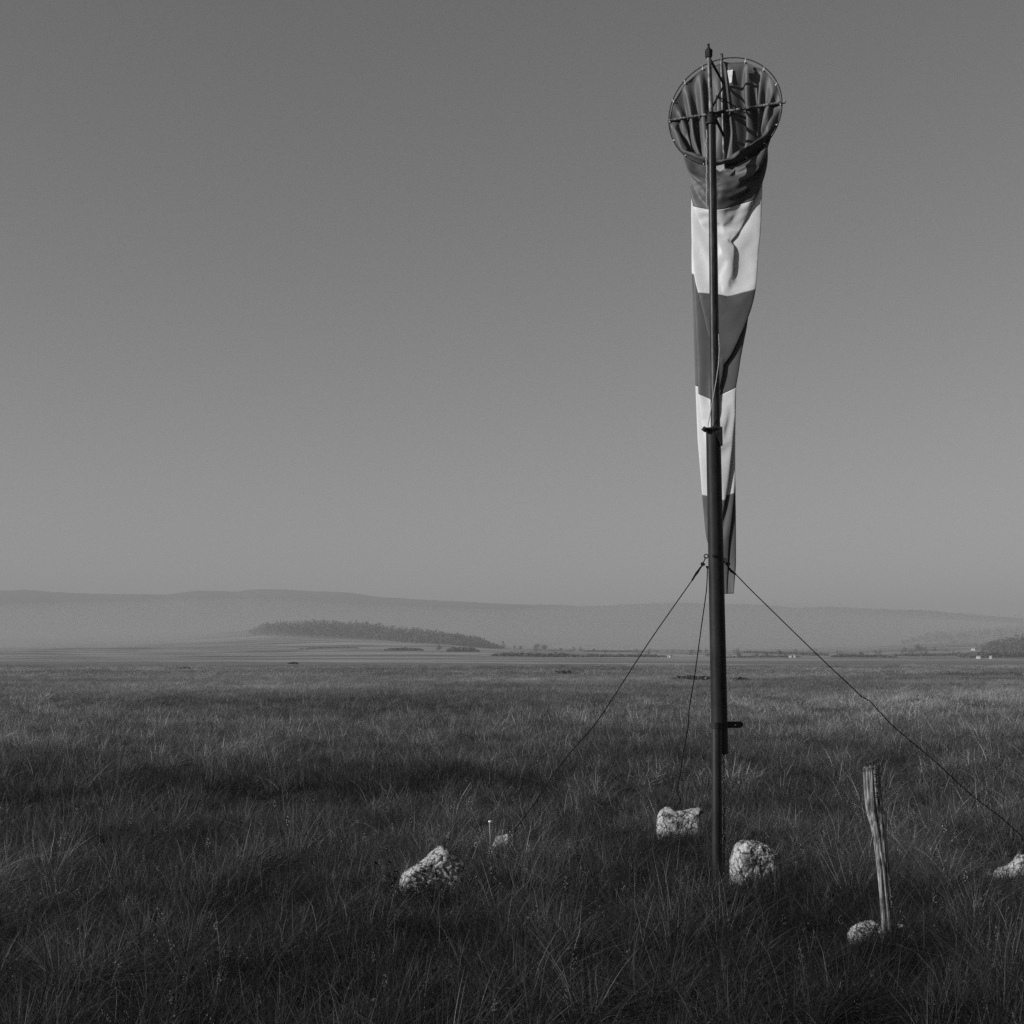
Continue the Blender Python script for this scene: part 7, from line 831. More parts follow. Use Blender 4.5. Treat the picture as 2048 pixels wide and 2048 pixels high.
    (5,4,-26,4,3,-26,4,2,-27,4,3,-27,4,4,-27,4,2,-27,4,2,-27,4,2,-27,3,3,-26,2,4,-27,1,5,-27,0,4,-27,-1,4,-27,-1,3,-27,-1,3,-27,-1,3,-27,0,2,-27,-1,2,-26,0,3,-26,0,3,-26,0,3,-27,0,2,-27,0,2,-27,0,2,-27,1,3,-27,1,3,-27,-1,3,-27,-1,3,-27,-2,3,-27,-3,2,-27,-3,2,-27,-3,1,-27,-3,2,-27,-3,2,-27,-4,2,-27,-4,2,-27,-3,2,-27,-4,3,-26,-3,5,-27,-2,7,-26,2,8,-26,5,5,-26,6,4,-26,6,3,-26,6,1,-26,6,0,-27,6,2,-26,6,6,-26,5,9,-25,5,8,-25,7,4,-26,7,1,-26,8,3,-26,5,5,-26,0,5,-26,3,9,-26,4,9,-25,2,8,-25,2,8,-25,1,7,-26,0,5,-26,1,6,-26,0,6,-27,0,6,-26,-1,6,-26,0,6,-26,-1,6,-27,-5,6,-26,-8,3,-25,-8,2,-26,-8,5,-26,-7,1,-26,-5,-3,-27,-4,-4,-27,-5,-2,-26,-6,5,-26,-2,9,-26,1,8,-25,3,7,-26,4,5,-26),
    (4,4,-27,4,2,-27,4,2,-27,4,4,-27,4,3,-26,4,1,-26,4,1,-26,4,2,-26,4,3,-27,3,4,-27,1,4,-26,0,5,-26,0,3,-27,-1,3,-26,-1,3,-26,-1,2,-27,-1,3,-26,0,3,-27,-1,2,-27,0,2,-27,-1,2,-27,0,3,-27,1,3,-27,0,3,-27,0,3,-27,0,4,-27,0,4,-27,-1,4,-26,-2,4,-26,-2,3,-26,-2,2,-27,-2,2,-27,-3,2,-27,-3,2,-26,-3,1,-26,-3,2,-27,-4,2,-26,-3,3,-27,-4,4,-26,-2,6,-26,1,7,-26,4,7,-26,5,4,-26,6,3,-26,6,2,-26,5,1,-26,6,1,-27,7,5,-26,5,7,-25,5,9,-25,6,8,-25,7,3,-26,7,2,-26,6,5,-26,2,5,-26,-3,1,-26,2,9,-26,3,10,-26,2,9,-26,1,8,-26,1,6,-27,1,3,-27,0,4,-26,0,7,-26,-1,7,-27,-1,6,-27,-3,7,-26,-7,6,-25,-8,3,-26,-8,5,-25,-8,2,-25,-6,-1,-26,-5,-3,-26,-4,-2,-26,-7,2,-26,-5,8,-26,-1,8,-25,3,8,-26,5,4,-26,5,4,-27),
    (5,3,-26,5,2,-27,4,3,-26,4,3,-26,4,1,-27,4,2,-27,4,3,-27,3,3,-27,3,3,-27,2,4,-26,0,5,-27,-1,3,-27,-1,4,-27,-1,3,-27,0,3,-27,0,3,-27,-1,3,-27,-1,2,-27,0,3,-27,0,3,-27,0,3,-27,0,2,-27,0,2,-27,1,2,-26,1,3,-27,0,3,-27,0,4,-26,-1,4,-27,-2,3,-27,-3,3,-27,-3,2,-27,-3,2,-27,-3,2,-26,-3,1,-27,-3,2,-27,-4,1,-26,-4,2,-27,-4,2,-27,-4,4,-27,-3,6,-26,-1,8,-26,3,7,-26,6,5,-26,6,3,-27,6,3,-27,6,1,-26,6,1,-26,6,2,-26,6,6,-26,4,9,-25,5,9,-25,7,7,-25,8,3,-26,7,4,-26,5,5,-26,0,4,-27,-2,1,-27,1,6,-25,3,9,-25,3,9,-25,2,8,-26,0,5,-27,-1,8,-26,-2,8,-26,-1,7,-26,0,6,-26,-4,7,-25,-7,5,-26,-8,4,-25,-8,2,-26,-7,-1,-27,-5,-4,-27,-3,-4,-27,-6,-1,-27,-6,5,-26,-2,8,-26,2,9,-26,4,6,-26,6,3,-26,5,4,-26),
    (5,3,-27,4,2,-26,4,3,-27,5,3,-27,4,3,-27,4,2,-27,4,2,-27,4,3,-27,3,4,-26,1,5,-27,1,4,-27,0,4,-27,-1,3,-26,-1,3,-27,-1,3,-27,-1,3,-27,0,2,-27,0,3,-27,0,3,-27,0,2,-27,0,2,-27,1,3,-27,0,3,-26,0,3,-27,0,3,-27,1,3,-27,0,3,-27,-1,4,-27,-1,4,-27,-2,3,-27,-3,2,-27,-3,1,-27,-3,1,-27,-4,2,-27,-4,2,-27,-3,2,-27,-3,1,-27,-4,2,-26,-4,3,-26,-4,5,-27,-2,7,-26,1,8,-26,4,6,-26,6,4,-26,6,2,-26,7,2,-27,6,1,-26,6,1,-26,7,4,-26,6,7,-26,5,9,-26,5,8,-26,6,6,-25,7,5,-26,7,5,-26,3,5,-26,-3,-1,-26,-3,-2,-27,-3,-1,-26,-2,2,-26,-1,3,-26,-1,7,-26,0,6,-26,0,5,-26,0,6,-26,-3,7,-26,-6,7,-26,-8,4,-25,-8,3,-26,-8,1,-26,-5,-3,-26,-3,-4,-26,-5,-2,-26,-7,3,-26,-4,7,-26,0,9,-25,2,8,-26,5,5,-26,5,4,-26,4,4,-26),
    (4,3,-26,4,3,-27,5,3,-26,4,2,-26,4,2,-26,4,3,-26,4,3,-26,4,3,-26,3,4,-27,2,4,-27,0,4,-27,-1,4,-27,-1,3,-27,-1,3,-27,-1,3,-27,-1,2,-26,-1,3,-27,-1,3,-27,-1,2,-27,-1,3,-27,0,3,-27,0,2,-27,0,2,-27,0,2,-27,0,2,-27,0,3,-26,0,4,-27,-1,4,-27,-2,4,-27,-3,3,-27,-3,2,-26,-3,2,-26,-3,2,-27,-3,2,-27,-3,2,-27,-4,2,-27,-4,2,-27,-4,2,-27,-4,3,-27,-4,4,-26,-2,6,-27,1,7,-26,4,7,-26,6,5,-26,7,3,-26,6,2,-26,6,2,-27,6,1,-26,6,2,-26,6,6,-25,4,9,-25,5,9,-24,5,9,-25,8,5,-25,8,5,-25,5,6,-26,1,4,-27,-2,1,-26,-3,1,-27,-2,2,-27,-2,9,-25,-1,12,-24,-1,7,-26,0,4,-27,-1,5,-26,-3,8,-26,-6,7,-25,-8,5,-26,-8,2,-26,-6,-2,-26,-4,-4,-26,-4,-4,-27,-7,0,-26,-6,5,-25,-3,8,-25,2,8,-26,4,7,-25,6,4,-26,5,3,-27,5,3,-27),
    (5,2,-27,5,2,-27,4,2,-27,4,2,-27,4,2,-27,4,2,-27,3,2,-27,3,3,-27,2,4,-27,1,5,-26,0,5,-26,-1,4,-26,-1,4,-27,-1,3,-27,-1,2,-27,-1,3,-27,-1,3,-27,0,2,-27,0,3,-27,0,2,-27,0,2,-27,0,3,-27,0,2,-27,1,3,-27,1,3,-27,0,3,-27,0,4,-27,0,4,-27,-1,4,-27,-2,3,-26,-3,2,-27,-3,2,-27,-3,2,-27,-3,2,-27,-4,2,-27,-3,1,-27,-4,2,-26,-4,2,-27,-4,2,-27,-4,3,-27,-4,5,-26,-2,8,-26,3,8,-26,5,6,-26,6,4,-26,6,2,-26,7,1,-26,7,1,-27,6,1,-26,7,3,-26,6,7,-25,6,7,-25,9,4,-25,11,2,-24,11,2,-25,11,3,-25,4,5,-26,-1,3,-27,-1,5,-26,-1,8,-25,-1,7,-25,-1,3,-26,-1,4,-26,-2,8,-26,-2,7,-26,-4,7,-25,-7,5,-26,-8,2,-25,-6,-1,-26,-4,-4,-27,-2,-4,-27,-6,-1,-26,-7,3,-26,-5,6,-26,1,9,-26,4,8,-25,5,6,-26,5,3,-27,5,3,-26,5,4,-26),
    (5,3,-26,4,3,-26,4,3,-26,4,2,-27,4,3,-27,4,3,-27,4,3,-27,3,3,-27,3,4,-26,1,4,-27,-1,4,-27,-1,4,-27,-1,3,-27,-1,3,-27,-1,3,-27,-1,3,-27,0,2,-27,-1,3,-27,0,2,-27,0,3,-27,0,3,-27,0,2,-27,0,3,-27,0,3,-27,0,3,-26,1,4,-27,0,3,-27,-1,3,-26,-2,3,-26,-2,4,-27,-3,3,-27,-3,1,-27,-3,1,-27,-3,1,-26,-3,1,-26,-4,2,-27,-3,1,-27,-3,2,-27,-4,2,-26,-4,3,-26,-4,4,-26,-2,6,-26,1,7,-26,5,6,-25,6,4,-26,7,3,-26,6,2,-26,6,2,-26,7,1,-27,6,1,-27,7,4,-26,5,7,-26,6,6,-25,6,6,-25,6,6,-24,6,6,-24,5,6,-25,1,6,-27,0,3,-27,0,2,-27,0,1,-27,-1,4,-27,-1,6,-26,-1,6,-26,-2,7,-26,-5,8,-26,-8,5,-25,-7,1,-26,-5,-3,-26,-3,-5,-26,-6,-3,-26,-7,2,-26,-6,5,-26,0,8,-26,5,7,-25,7,6,-26,6,6,-26,5,2,-26,5,3,-27,4,4,-27),
    (4,2,-27,4,2,-27,5,2,-27,4,3,-26,4,2,-26,4,2,-26,4,3,-26,4,3,-26,2,4,-27,1,5,-27,0,4,-27,-1,3,-27,-1,3,-27,-1,3,-27,-1,3,-27,0,3,-27,-1,3,-27,0,3,-27,-1,3,-27,0,3,-27,0,2,-27,0,3,-27,1,2,-27,0,2,-27,1,3,-27,0,3,-27,0,4,-26,0,4,-27,-1,4,-27,-3,3,-27,-2,3,-27,-2,2,-27,-2,1,-27,-3,2,-27,-4,2,-27,-3,2,-26,-4,2,-27,-4,1,-26,-4,2,-27,-4,2,-27,-4,4,-27,-3,6,-26,-1,8,-25,3,7,-26,6,5,-26,6,3,-26,6,2,-26,6,2,-26,6,2,-26,7,2,-26,6,2,-26,5,5,-25,2,8,-25,2,9,-25,2,9,-26,1,9,-26,2,9,-25,2,8,-25,1,5,-26,0,3,-27,-1,6,-27,-1,7,-26,-1,7,-27,-1,5,-26,-4,7,-26,-6,7,-25,-8,3,-26,-6,-3,-26,-3,-5,-27,-4,-3,-27,-7,0,-26,-7,2,-26,-4,7,-25,3,8,-25,7,7,-25,4,8,-25,7,5,-26,5,2,-27,4,5,-26,5,3,-26),
    (5,3,-27,5,3,-26,4,3,-27,5,2,-27,4,3,-27,4,3,-27,4,3,-27,3,4,-27,2,4,-27,0,4,-26,-1,4,-26,0,4,-27,-1,3,-27,-1,3,-26,-1,3,-27,-1,2,-27,-1,3,-27,-1,2,-27,0,3,-27,-1,2,-27,0,3,-27,0,2,-26,0,3,-27,1,3,-27,0,2,-27,1,3,-27,0,3,-27,0,4,-27,-1,4,-27,-2,4,-27,-3,2,-27,-3,2,-27,-3,1,-27,-3,0,-27,-3,1,-27,-4,2,-27,-4,2,-27,-4,2,-27,-4,2,-27,-4,2,-27,-4,2,-26,-4,4,-27,-2,7,-27,2,8,-26,5,6,-26,6,4,-27,7,3,-27,7,2,-26,7,2,-26,7,1,-26,7,1,-26,7,3,-26,5,6,-26,3,7,-26,2,8,-25,2,9,-25,3,9,-26,3,8,-26,0,7,-27,0,5,-27,0,3,-26,0,3,-27,-1,4,-26,-3,8,-26,-4,8,-26,-7,6,-25,-5,-2,-26,-2,-5,-27,-4,-4,-26,-7,-1,-26,-7,2,-26,-6,7,-25,-1,10,-25,2,10,-25,2,10,-26,3,9,-25,6,3,-26,5,4,-26,5,3,-26,5,4,-26),
    (4,2,-26,4,2,-27,4,2,-26,4,3,-26,4,2,-27,4,2,-27,3,3,-27,3,4,-26,1,5,-26,0,4,-27,0,4,-27,-1,3,-27,-1,4,-26,-1,3,-27,-1,3,-27,-1,3,-27,0,2,-27,0,3,-27,0,2,-27,0,3,-27,0,2,-27,0,3,-27,0,2,-27,0,2,-27,1,3,-27,0,3,-27,1,4,-27,-1,4,-27,-1,4,-26,-2,3,-26,-3,3,-26,-3,2,-27,-2,1,-27,-2,1,-27,-3,1,-27,-4,2,-27,-3,2,-26,-4,2,-27,-3,1,-26,-4,2,-26,-4,3,-27,-4,4,-26,-3,5,-26,0,7,-26,4,7,-26,7,4,-25,6,2,-26,6,1,-27,6,1,-26,6,2,-26,7,1,-26,6,3,-27,6,4,-26,5,7,-26,4,8,-26,3,8,-26,3,8,-25,3,8,-25,2,7,-26,0,6,-26,0,5,-27,0,4,-27,-1,7,-26,-3,7,-26,-4,8,-25,-10,3,-26,-5,-4,-26,-5,-4,-26,-6,-2,-26,-7,2,-26,-7,5,-26,2,10,-24,2,10,-25,2,10,-25,1,10,-25,5,8,-25,4,3,-26,5,3,-26,4,5,-27,4,3,-27),
    (4,2,-27,5,3,-26,5,3,-27,4,2,-27,4,3,-26,4,3,-26,4,3,-26,3,4,-27,2,4,-27,0,5,-27,-1,4,-27,-1,4,-26,-1,3,-27,-1,3,-27,-1,2,-26,-1,3,-27,-1,3,-27,-1,3,-27,-1,3,-27,0,2,-27,0,3,-27,0,2,-27,0,3,-27,0,3,-27,0,3,-27,1,3,-27,0,3,-27,0,4,-26,-1,4,-27,-2,4,-27,-3,3,-27,-3,2,-26,-3,1,-26,-2,0,-27,-2,1,-27,-3,2,-27,-4,2,-27,-4,2,-27,-4,2,-27,-4,2,-27,-5,2,-27,-4,3,-27,-3,5,-26,-1,8,-26,3,8,-25,6,5,-26,7,3,-26,7,2,-26,7,2,-26,7,1,-26,7,2,-26,7,2,-26,7,4,-26,6,5,-26,5,6,-26,3,8,-26,4,8,-26,3,9,-26,1,8,-25,0,6,-26,0,5,-27,-1,6,-26,-2,7,-26,-3,7,-26,-7,7,-25,-8,-2,-25,-8,-2,-26,-7,-1,-26,-9,7,-24,-8,7,-24,-4,13,-23,3,14,-23,11,10,-21,10,5,-23,5,7,-25,6,6,-26,4,3,-27,4,4,-27,4,5,-26,5,3,-26),
)
SOCK_RX, SOCK_RZ = 0.475, 0.45


def sock_points():
    d = np.array(DRAPE, dtype=float).reshape(121, 80, 3)
    return sock_fit(np.cumsum(d, axis=0) / 800.0)


def sock_fit(P):
    """the cut of this sock: a little longer than the drape was"""
    P = P.copy()
    n = P.shape[0]
    t = np.linspace(0, 1, n)[:, None]
    wz = np.clip(t / 0.12, 0, 1)
    P[:, :, 2] = P[:, :, 2] * np.interp(t, [0, 0.2, 0.4, 0.6, 1.0], [1, 1.0, 1.05, 1.085, 1.085])
    # the tail is cut square
    sq = np.clip((t - 0.86) / 0.14, 0, 1)
    P[:, :, 2] += (P[:, :, 2].mean(axis=1, keepdims=True) - P[:, :, 2]) * sq
    P[:, :, 2] = P[:, :, 2] * (1 - 0.025 * (1 - wz)) - 0.011
    return P




# ------------------------------------------------------------------ windsock mast
YM = 11.80                       # distance of the mast
YP = YM - 0.10                   # the fixed post stands just in front of it


def mx_(px, py, Y=YM):
    return at(px, py, Y)


mast_base = at(1433, 1760, YP)
mast_base.z = 0.0
mast = empty("windsock_mast", mast_base)
tag(mast, "tall dark metal mast hinged on a short post, holding up the windsock", "mast")

pxm = YM / FOC                   # metres per photo pixel at the mast


def axis(px0, py0, px1, py1, Y=YM):
    return at(px0, py0, Y), at(px1, py1, Y)


# short fixed post set in the soil
pb = at(1433.5, 1745, YP)
pt = at(1433.0, 1450, YP)
MB().tube([Vector((pb.x, YP, -0.25)), pt, pt + Vector((0, 0, 0.02))], [0.040, 0.039, 0.030], n=32).build("base_post", M_POLE, mast)
# main tube
m0, m1 = axis(1440.2, 1508, 1426.5, 862)
MB().tube([m0, m0 + (m1 - m0) * 0.5, m1], [0.0645, 0.0615, 0.0575], n=40).build("main_tube", M_POLE, mast)
# upper tube, slid into the main tube
u0, u1 = axis(1431.5, 905, 1423.5, 236)
MB().tube([u0, u1], [0.0385, 0.0315], n=32).build("upper_tube", M_TUBE, mast)
# top rod
r0, r1 = axis(1423.2, 250, 1417.6, 100)
MB().tube([r0, r1], [0.0185, 0.0175], n=20).build("top_rod", M_ROD, mast)
cap0 = at(1417.5, 113, YM)
c = MB()
c.tube([cap0 + Vector((0, 0, -0.012)), cap0 + Vector((0, 0, 0.0)), cap0 + Vector((0, 0, 0.05)), cap0 + Vector((0, 0, 0.062))], [0.022, 0.032, 0.034, 0.022], n=6)
c.tube([cap0 + Vector((0, 0, 0.055)), cap0 + Vector((0, 0, 0.078))], [0.019, 0.012], n=12)
c.tube([cap0 + Vector((0, 0, 0.07)), cap0 + Vector((-.001, 0, 0.108))], 0.007, n=8)
c.tube([cap0 + Vector((-.001, 0, 0.09)), cap0 + Vector((-.001, 0, 0.106))], 0.0115, n=6)
c.build("bearing_cap", M_IRON, mast)

# collar on top of the main tube with its side arm and gusset
k = at(1426.5, 860, YM)
c = MB()
c.tube([k + Vector((0, 0, -0.016)), k + Vector((0, 0, 0.012))], 0.0615, n=36)
c.build("collar", M_POLE, mast)
fl0 = at(1407.5, 858.5, YM - 0.055)
fl1 = at(1441.5, 856, YM - 0.055)
c = MB()
c.tube([fl0, fl1], 0.0135, n=10)
c.tube([fl0 + Vector((-.004, 0, -.012)), fl0 + Vector((0.016, 0, 0.012))], 0.022, n=6)
mid = at(1428, 857, YM - 0.055)
c.tube([mid + Vector((-0.012, 0, 0)), mid + Vector((0.012, 0, 0))], 0.021, n=6)
c.build("collar_bolt", M_IRON, mast)
g = [at(1426, 858, YM), at(1442.4, 856, YM), at(1443.2, 893, YM), at(1440.5, 894, YM), at(1431, 872, YM)]
MB().prism([p + Vector((0, -0.066, 0)) for p in g], (0, 0.03, 0)).build("gusset", M_IRON, mast, smooth=False)

# clamp band and locking lug
cb = at(1433.0, 1451, YP)
c = MB()
c.tube([cb + Vector((0, 0, -0.022)), cb + Vector((0, 0, 0.022))], 0.0445, n=36)
cb2 = at(1440.0, 1451, YM)
c.tube([cb2 + Vector((0, 0, -0.02)), cb2 + Vector((0, 0, 0.02))], 0.0685, n=36)
c.build("clamp_band", M_POLE, mast)
lug = []
for a in range(-90, 91, 15):
    p = at(1480, 1449.5, YM)
    lug.append(p + Vector((0.025 * math.cos(R(a)), 0, 0.0248 * math.sin(R(a)))))
l0 = at(1452, 1449.5, YM)
lug += [l0 + Vector((0, 0, 0.0248)), l0 + Vector((0, 0, -0.0248))]
lo = MB().prism(lug, (0, 0.012, 0)).build("locking_lug", M_IRON, mast, smooth=False)
q = at(1470, 1450, YM - 0.002)
MB().tube([q + Vector((0, -0.016, 0)), q + Vector((0, 0.004, 0))], [0.006, 0.011], n=6).build("lug_bolt", M_STEEL, lo)

# chain hanging from the foot of the main tube down the back of the post
def chain(p0, p1, n, size, name, parent):
    mb = MB()
    for i in range(n):
        t = (i + 0.5) / n
        p = p0.lerp(p1, t) + Vector((0.004 * math.sin(i * 1.7), 0, 0))
        d = (p1 - p0).normalized()
        s = Vector((1, 0.15, 0)) if i % 2 else Vector((0.25, 1, 0))
        s = (s - d * s.dot(d)).normalized()
        mb.ring(p, d, s, size * 1.5, size * 0.8, size * 0.30, n=12, m=5)
    return mb.build(name, M_IRON, parent)


chain(at(1446.5, 1505, YM - 0.02), at(1449.0, 1742, YM - 0.05), 42, 0.0105, "chain", mast)

# loose cord down the upper tube and beaded line at its left side
cp = [(1437.5, 668), (1438.8, 700), (1437.0, 730), (1432.5, 762), (1425.5, 800), (1419.5, 832), (1415.6, 853)]
pts = []
for i, (a, b) in enumerate(cp):
    t = i / (len(cp) - 1)
    pts.append(at(a, b, YM - 0.045 - 0.03 * math.sin(t * math.pi)))
MB().tube(pts, 0.0035, n=8).build("slack_cord", M_CORD, mast)
mb = MB()
for i in range(46):
    t = i / 45
    p = at(1413.2 + 1.0 * math.sin(i * .6) * (1 - t) + 0.4 * math.sin(i * 2.1), 262 + t * 150, YM - 0.01)
    mb.tube([p + Vector((0, 0, 0.009)), p + Vector((0, 0, -0.009))], [0.0055, 0.0035], n=6)
mb.build("beaded_line", M_CORD, mast)

# eye bolts for the guys
e = MB()
ec = at(1412.2, 1112.5, YM)
e.ring(ec, Vector((1, 0, 0)), Vector((0, 0, 1)), 0.0155, 0.0155, 0.0042, n=24, m=8)
e.tube([ec + Vector((0.016, 0, 0)), ec + Vector((0.05, 0, 0))], 0.0055, n=8)
e.build("eye_bolt", M_IRON, mast)
e = MB()
b0 = at(1411.5, 1133, YM + 0.02)
e.tube([b0, b0 + Vector((0.045, 0, 0))], 0.0045, n=8)
e.tube([b0 + Vector((0.006, 0, -0.012)), b0 + Vector((0.045, 0, -0.01))], 0.004, n=8)
e.tube([b0 + Vector((0.004, 0, 0.004)), b0 + Vector((0.008, 0, -0.012))], 0.004, n=8)
e.build("eye_bolt", M_IRON, mast)
e = MB()
b0 = at(1444.0, 1120, YM + 0.03)
e.tube([b0 + Vector((-0.03, 0, 0)), b0 + Vector((0.018, 0, 0))], 0.006, n=8)
e.ring(b0 + Vector((0.022, 0, 0)), Vector((1, 0, 0)), Vector((0, 0, 1)), 0.012, 0.012, 0.004, n=20, m=6)
e.build("eye_bolt", M_IRON, mast)
b0 = at(1427.6, 1111.5, YM - 0.062)
MB().tube([b0 + Vector((0, 0.012, 0)), b0 + Vector((0, -0.012, 0))], [0.014, 0.011], n=6).build("bolt_head", M_TUBE, mast)

# ------------------------------------------------------------------ windsock
YAW = R(-25)
bx = Vector((math.cos(YAW), math.sin(YAW), 0))          # along the mouth, right end nearer
nrm = Vector((-math.sin(YAW), math.cos(YAW), 0))        # away from the camera, down wind
Zv = Vector((0, 0, 1))
hub = at(1421.5, 228, YM)
rc = hub + nrm * 0.26
rcp = at(1449, 224, rc.y)
rc = Vector((rcp.x, rc.y, rcp.z))
RX, RZ = 0.485, 0.458
sock = empty("windsock", rc)
tag(sock, "limp striped fabric windsock hanging from a round frame on the mast", "windsock")

MB().ring(rc, bx, Zv, RX, RZ, 0.0048, n=128).build("frame_ring", M_IRON, sock)
MB().tube([rc - bx * (RX + .0) + nrm * -.008, rc + bx * (RX + 0.03) + nrm * -.008], 0.0125, n=14).build("cross_bar", M_ROD, sock)
tb = MB()
ut0, ut1 = rc + Zv * -(RZ + 0.005) + nrm * -.03, rc + Zv * (RZ + 0.02) + nrm * -.03 - bx * .012
tb.tube([ut0, ut1], 0.0105, n=14)
tb.tube([ut1 - Zv * 0.045, ut1 + Zv * 0.01], 0.0165, n=8)
tb.tube([ut0 + Zv * 0.02, ut0 + Zv * 0.1], 0.0135, n=8)
tb.build("upright_bar", M_ROD, sock)
upr = lambda py: at(1447.5, py, rc.y - 0.03)
br = [((1421, 120), 168, 0.0105), ((1426, 212), 171, 0.0085), ((1429, 233), 272, 0.0115)]
for (a, b, r_) in br:
    p = at(a[0], a[1], YM)
    MB().tube([p, upr(b)], r_, n=10).build("brace", M_IRON, sock)
# swivel sleeve on the mast top with its grip
sw = MB()
s0 = at(1422.3, 246, YM)
sw.tube([s0 + Zv * -0.01, s0 + Zv * 0.01, s0 + Zv * 0.012, s0 + Zv * 0.075, s0 + Zv * 0.077, s0 + Zv * .085], [0.044, 0.044, 0.034, 0.031, 0.036, 0.036], n=24)
sw.tube([s0 + Vector((-0.045, 0.0, 0.02)), s0 + Vector((0.04, 0, 0.02))], 0.012, n=8)
sw.tube([s0 + Vector((-0.05, -0.01, 0.085)), s0 + Vector((-0.036, -0.01, 0.085))], 0.012, n=8)
sw.build("swivel_sleeve", M_IRON, sock)
sa = MB()
sa.tube([hub + nrm * 0.02, rc + nrm * -.02], 0.014, n=12)
sa.build("hub_arm", M_IRON, sock)
w1 = MB()
ap = at(1433, 191, YM + 0.13)
for (a, b, yy) in ((1432, 222, YM + .1), (1473, 215, rc.y - .04), (1446, 205, rc.y - .04)):
    w1.tube([ap, at(a, b, yy)], 0.0045, n=6)
w1.build("stay_wire", M_WIRE, sock)

NT = 16
tm = MB()
for i in range(NT):
    a = 2 * math.pi * i / NT
    d = bx * math.cos(a) * 1.05 + Zv * math.sin(a)
    pin = rc + bx * (SOCK_RX * math.cos(a)) + Zv * (SOCK_RZ * 0.975 * math.sin(a) - 0.011)
    ro = rc + bx * (RX * math.cos(a)) + Zv * (RZ * math.sin(a))
    o_ = (ro - pin).normalized()
    t = bx * -math.sin(a) + Zv * math.cos(a)
    mid = (pin + ro) / 2
    L_ = (ro - pin).length / 2 + 0.008
    tie = MB()
    tie.ring(mid, o_, nrm, L_, 0.007, 0.0018, n=14, m=5)
    tie.box(pin + nrm * -0.011 - o_ * .002, 0.008, 0.006, 0.009, rz=YAW)
    tie.build("tie", M_TIE, sock)


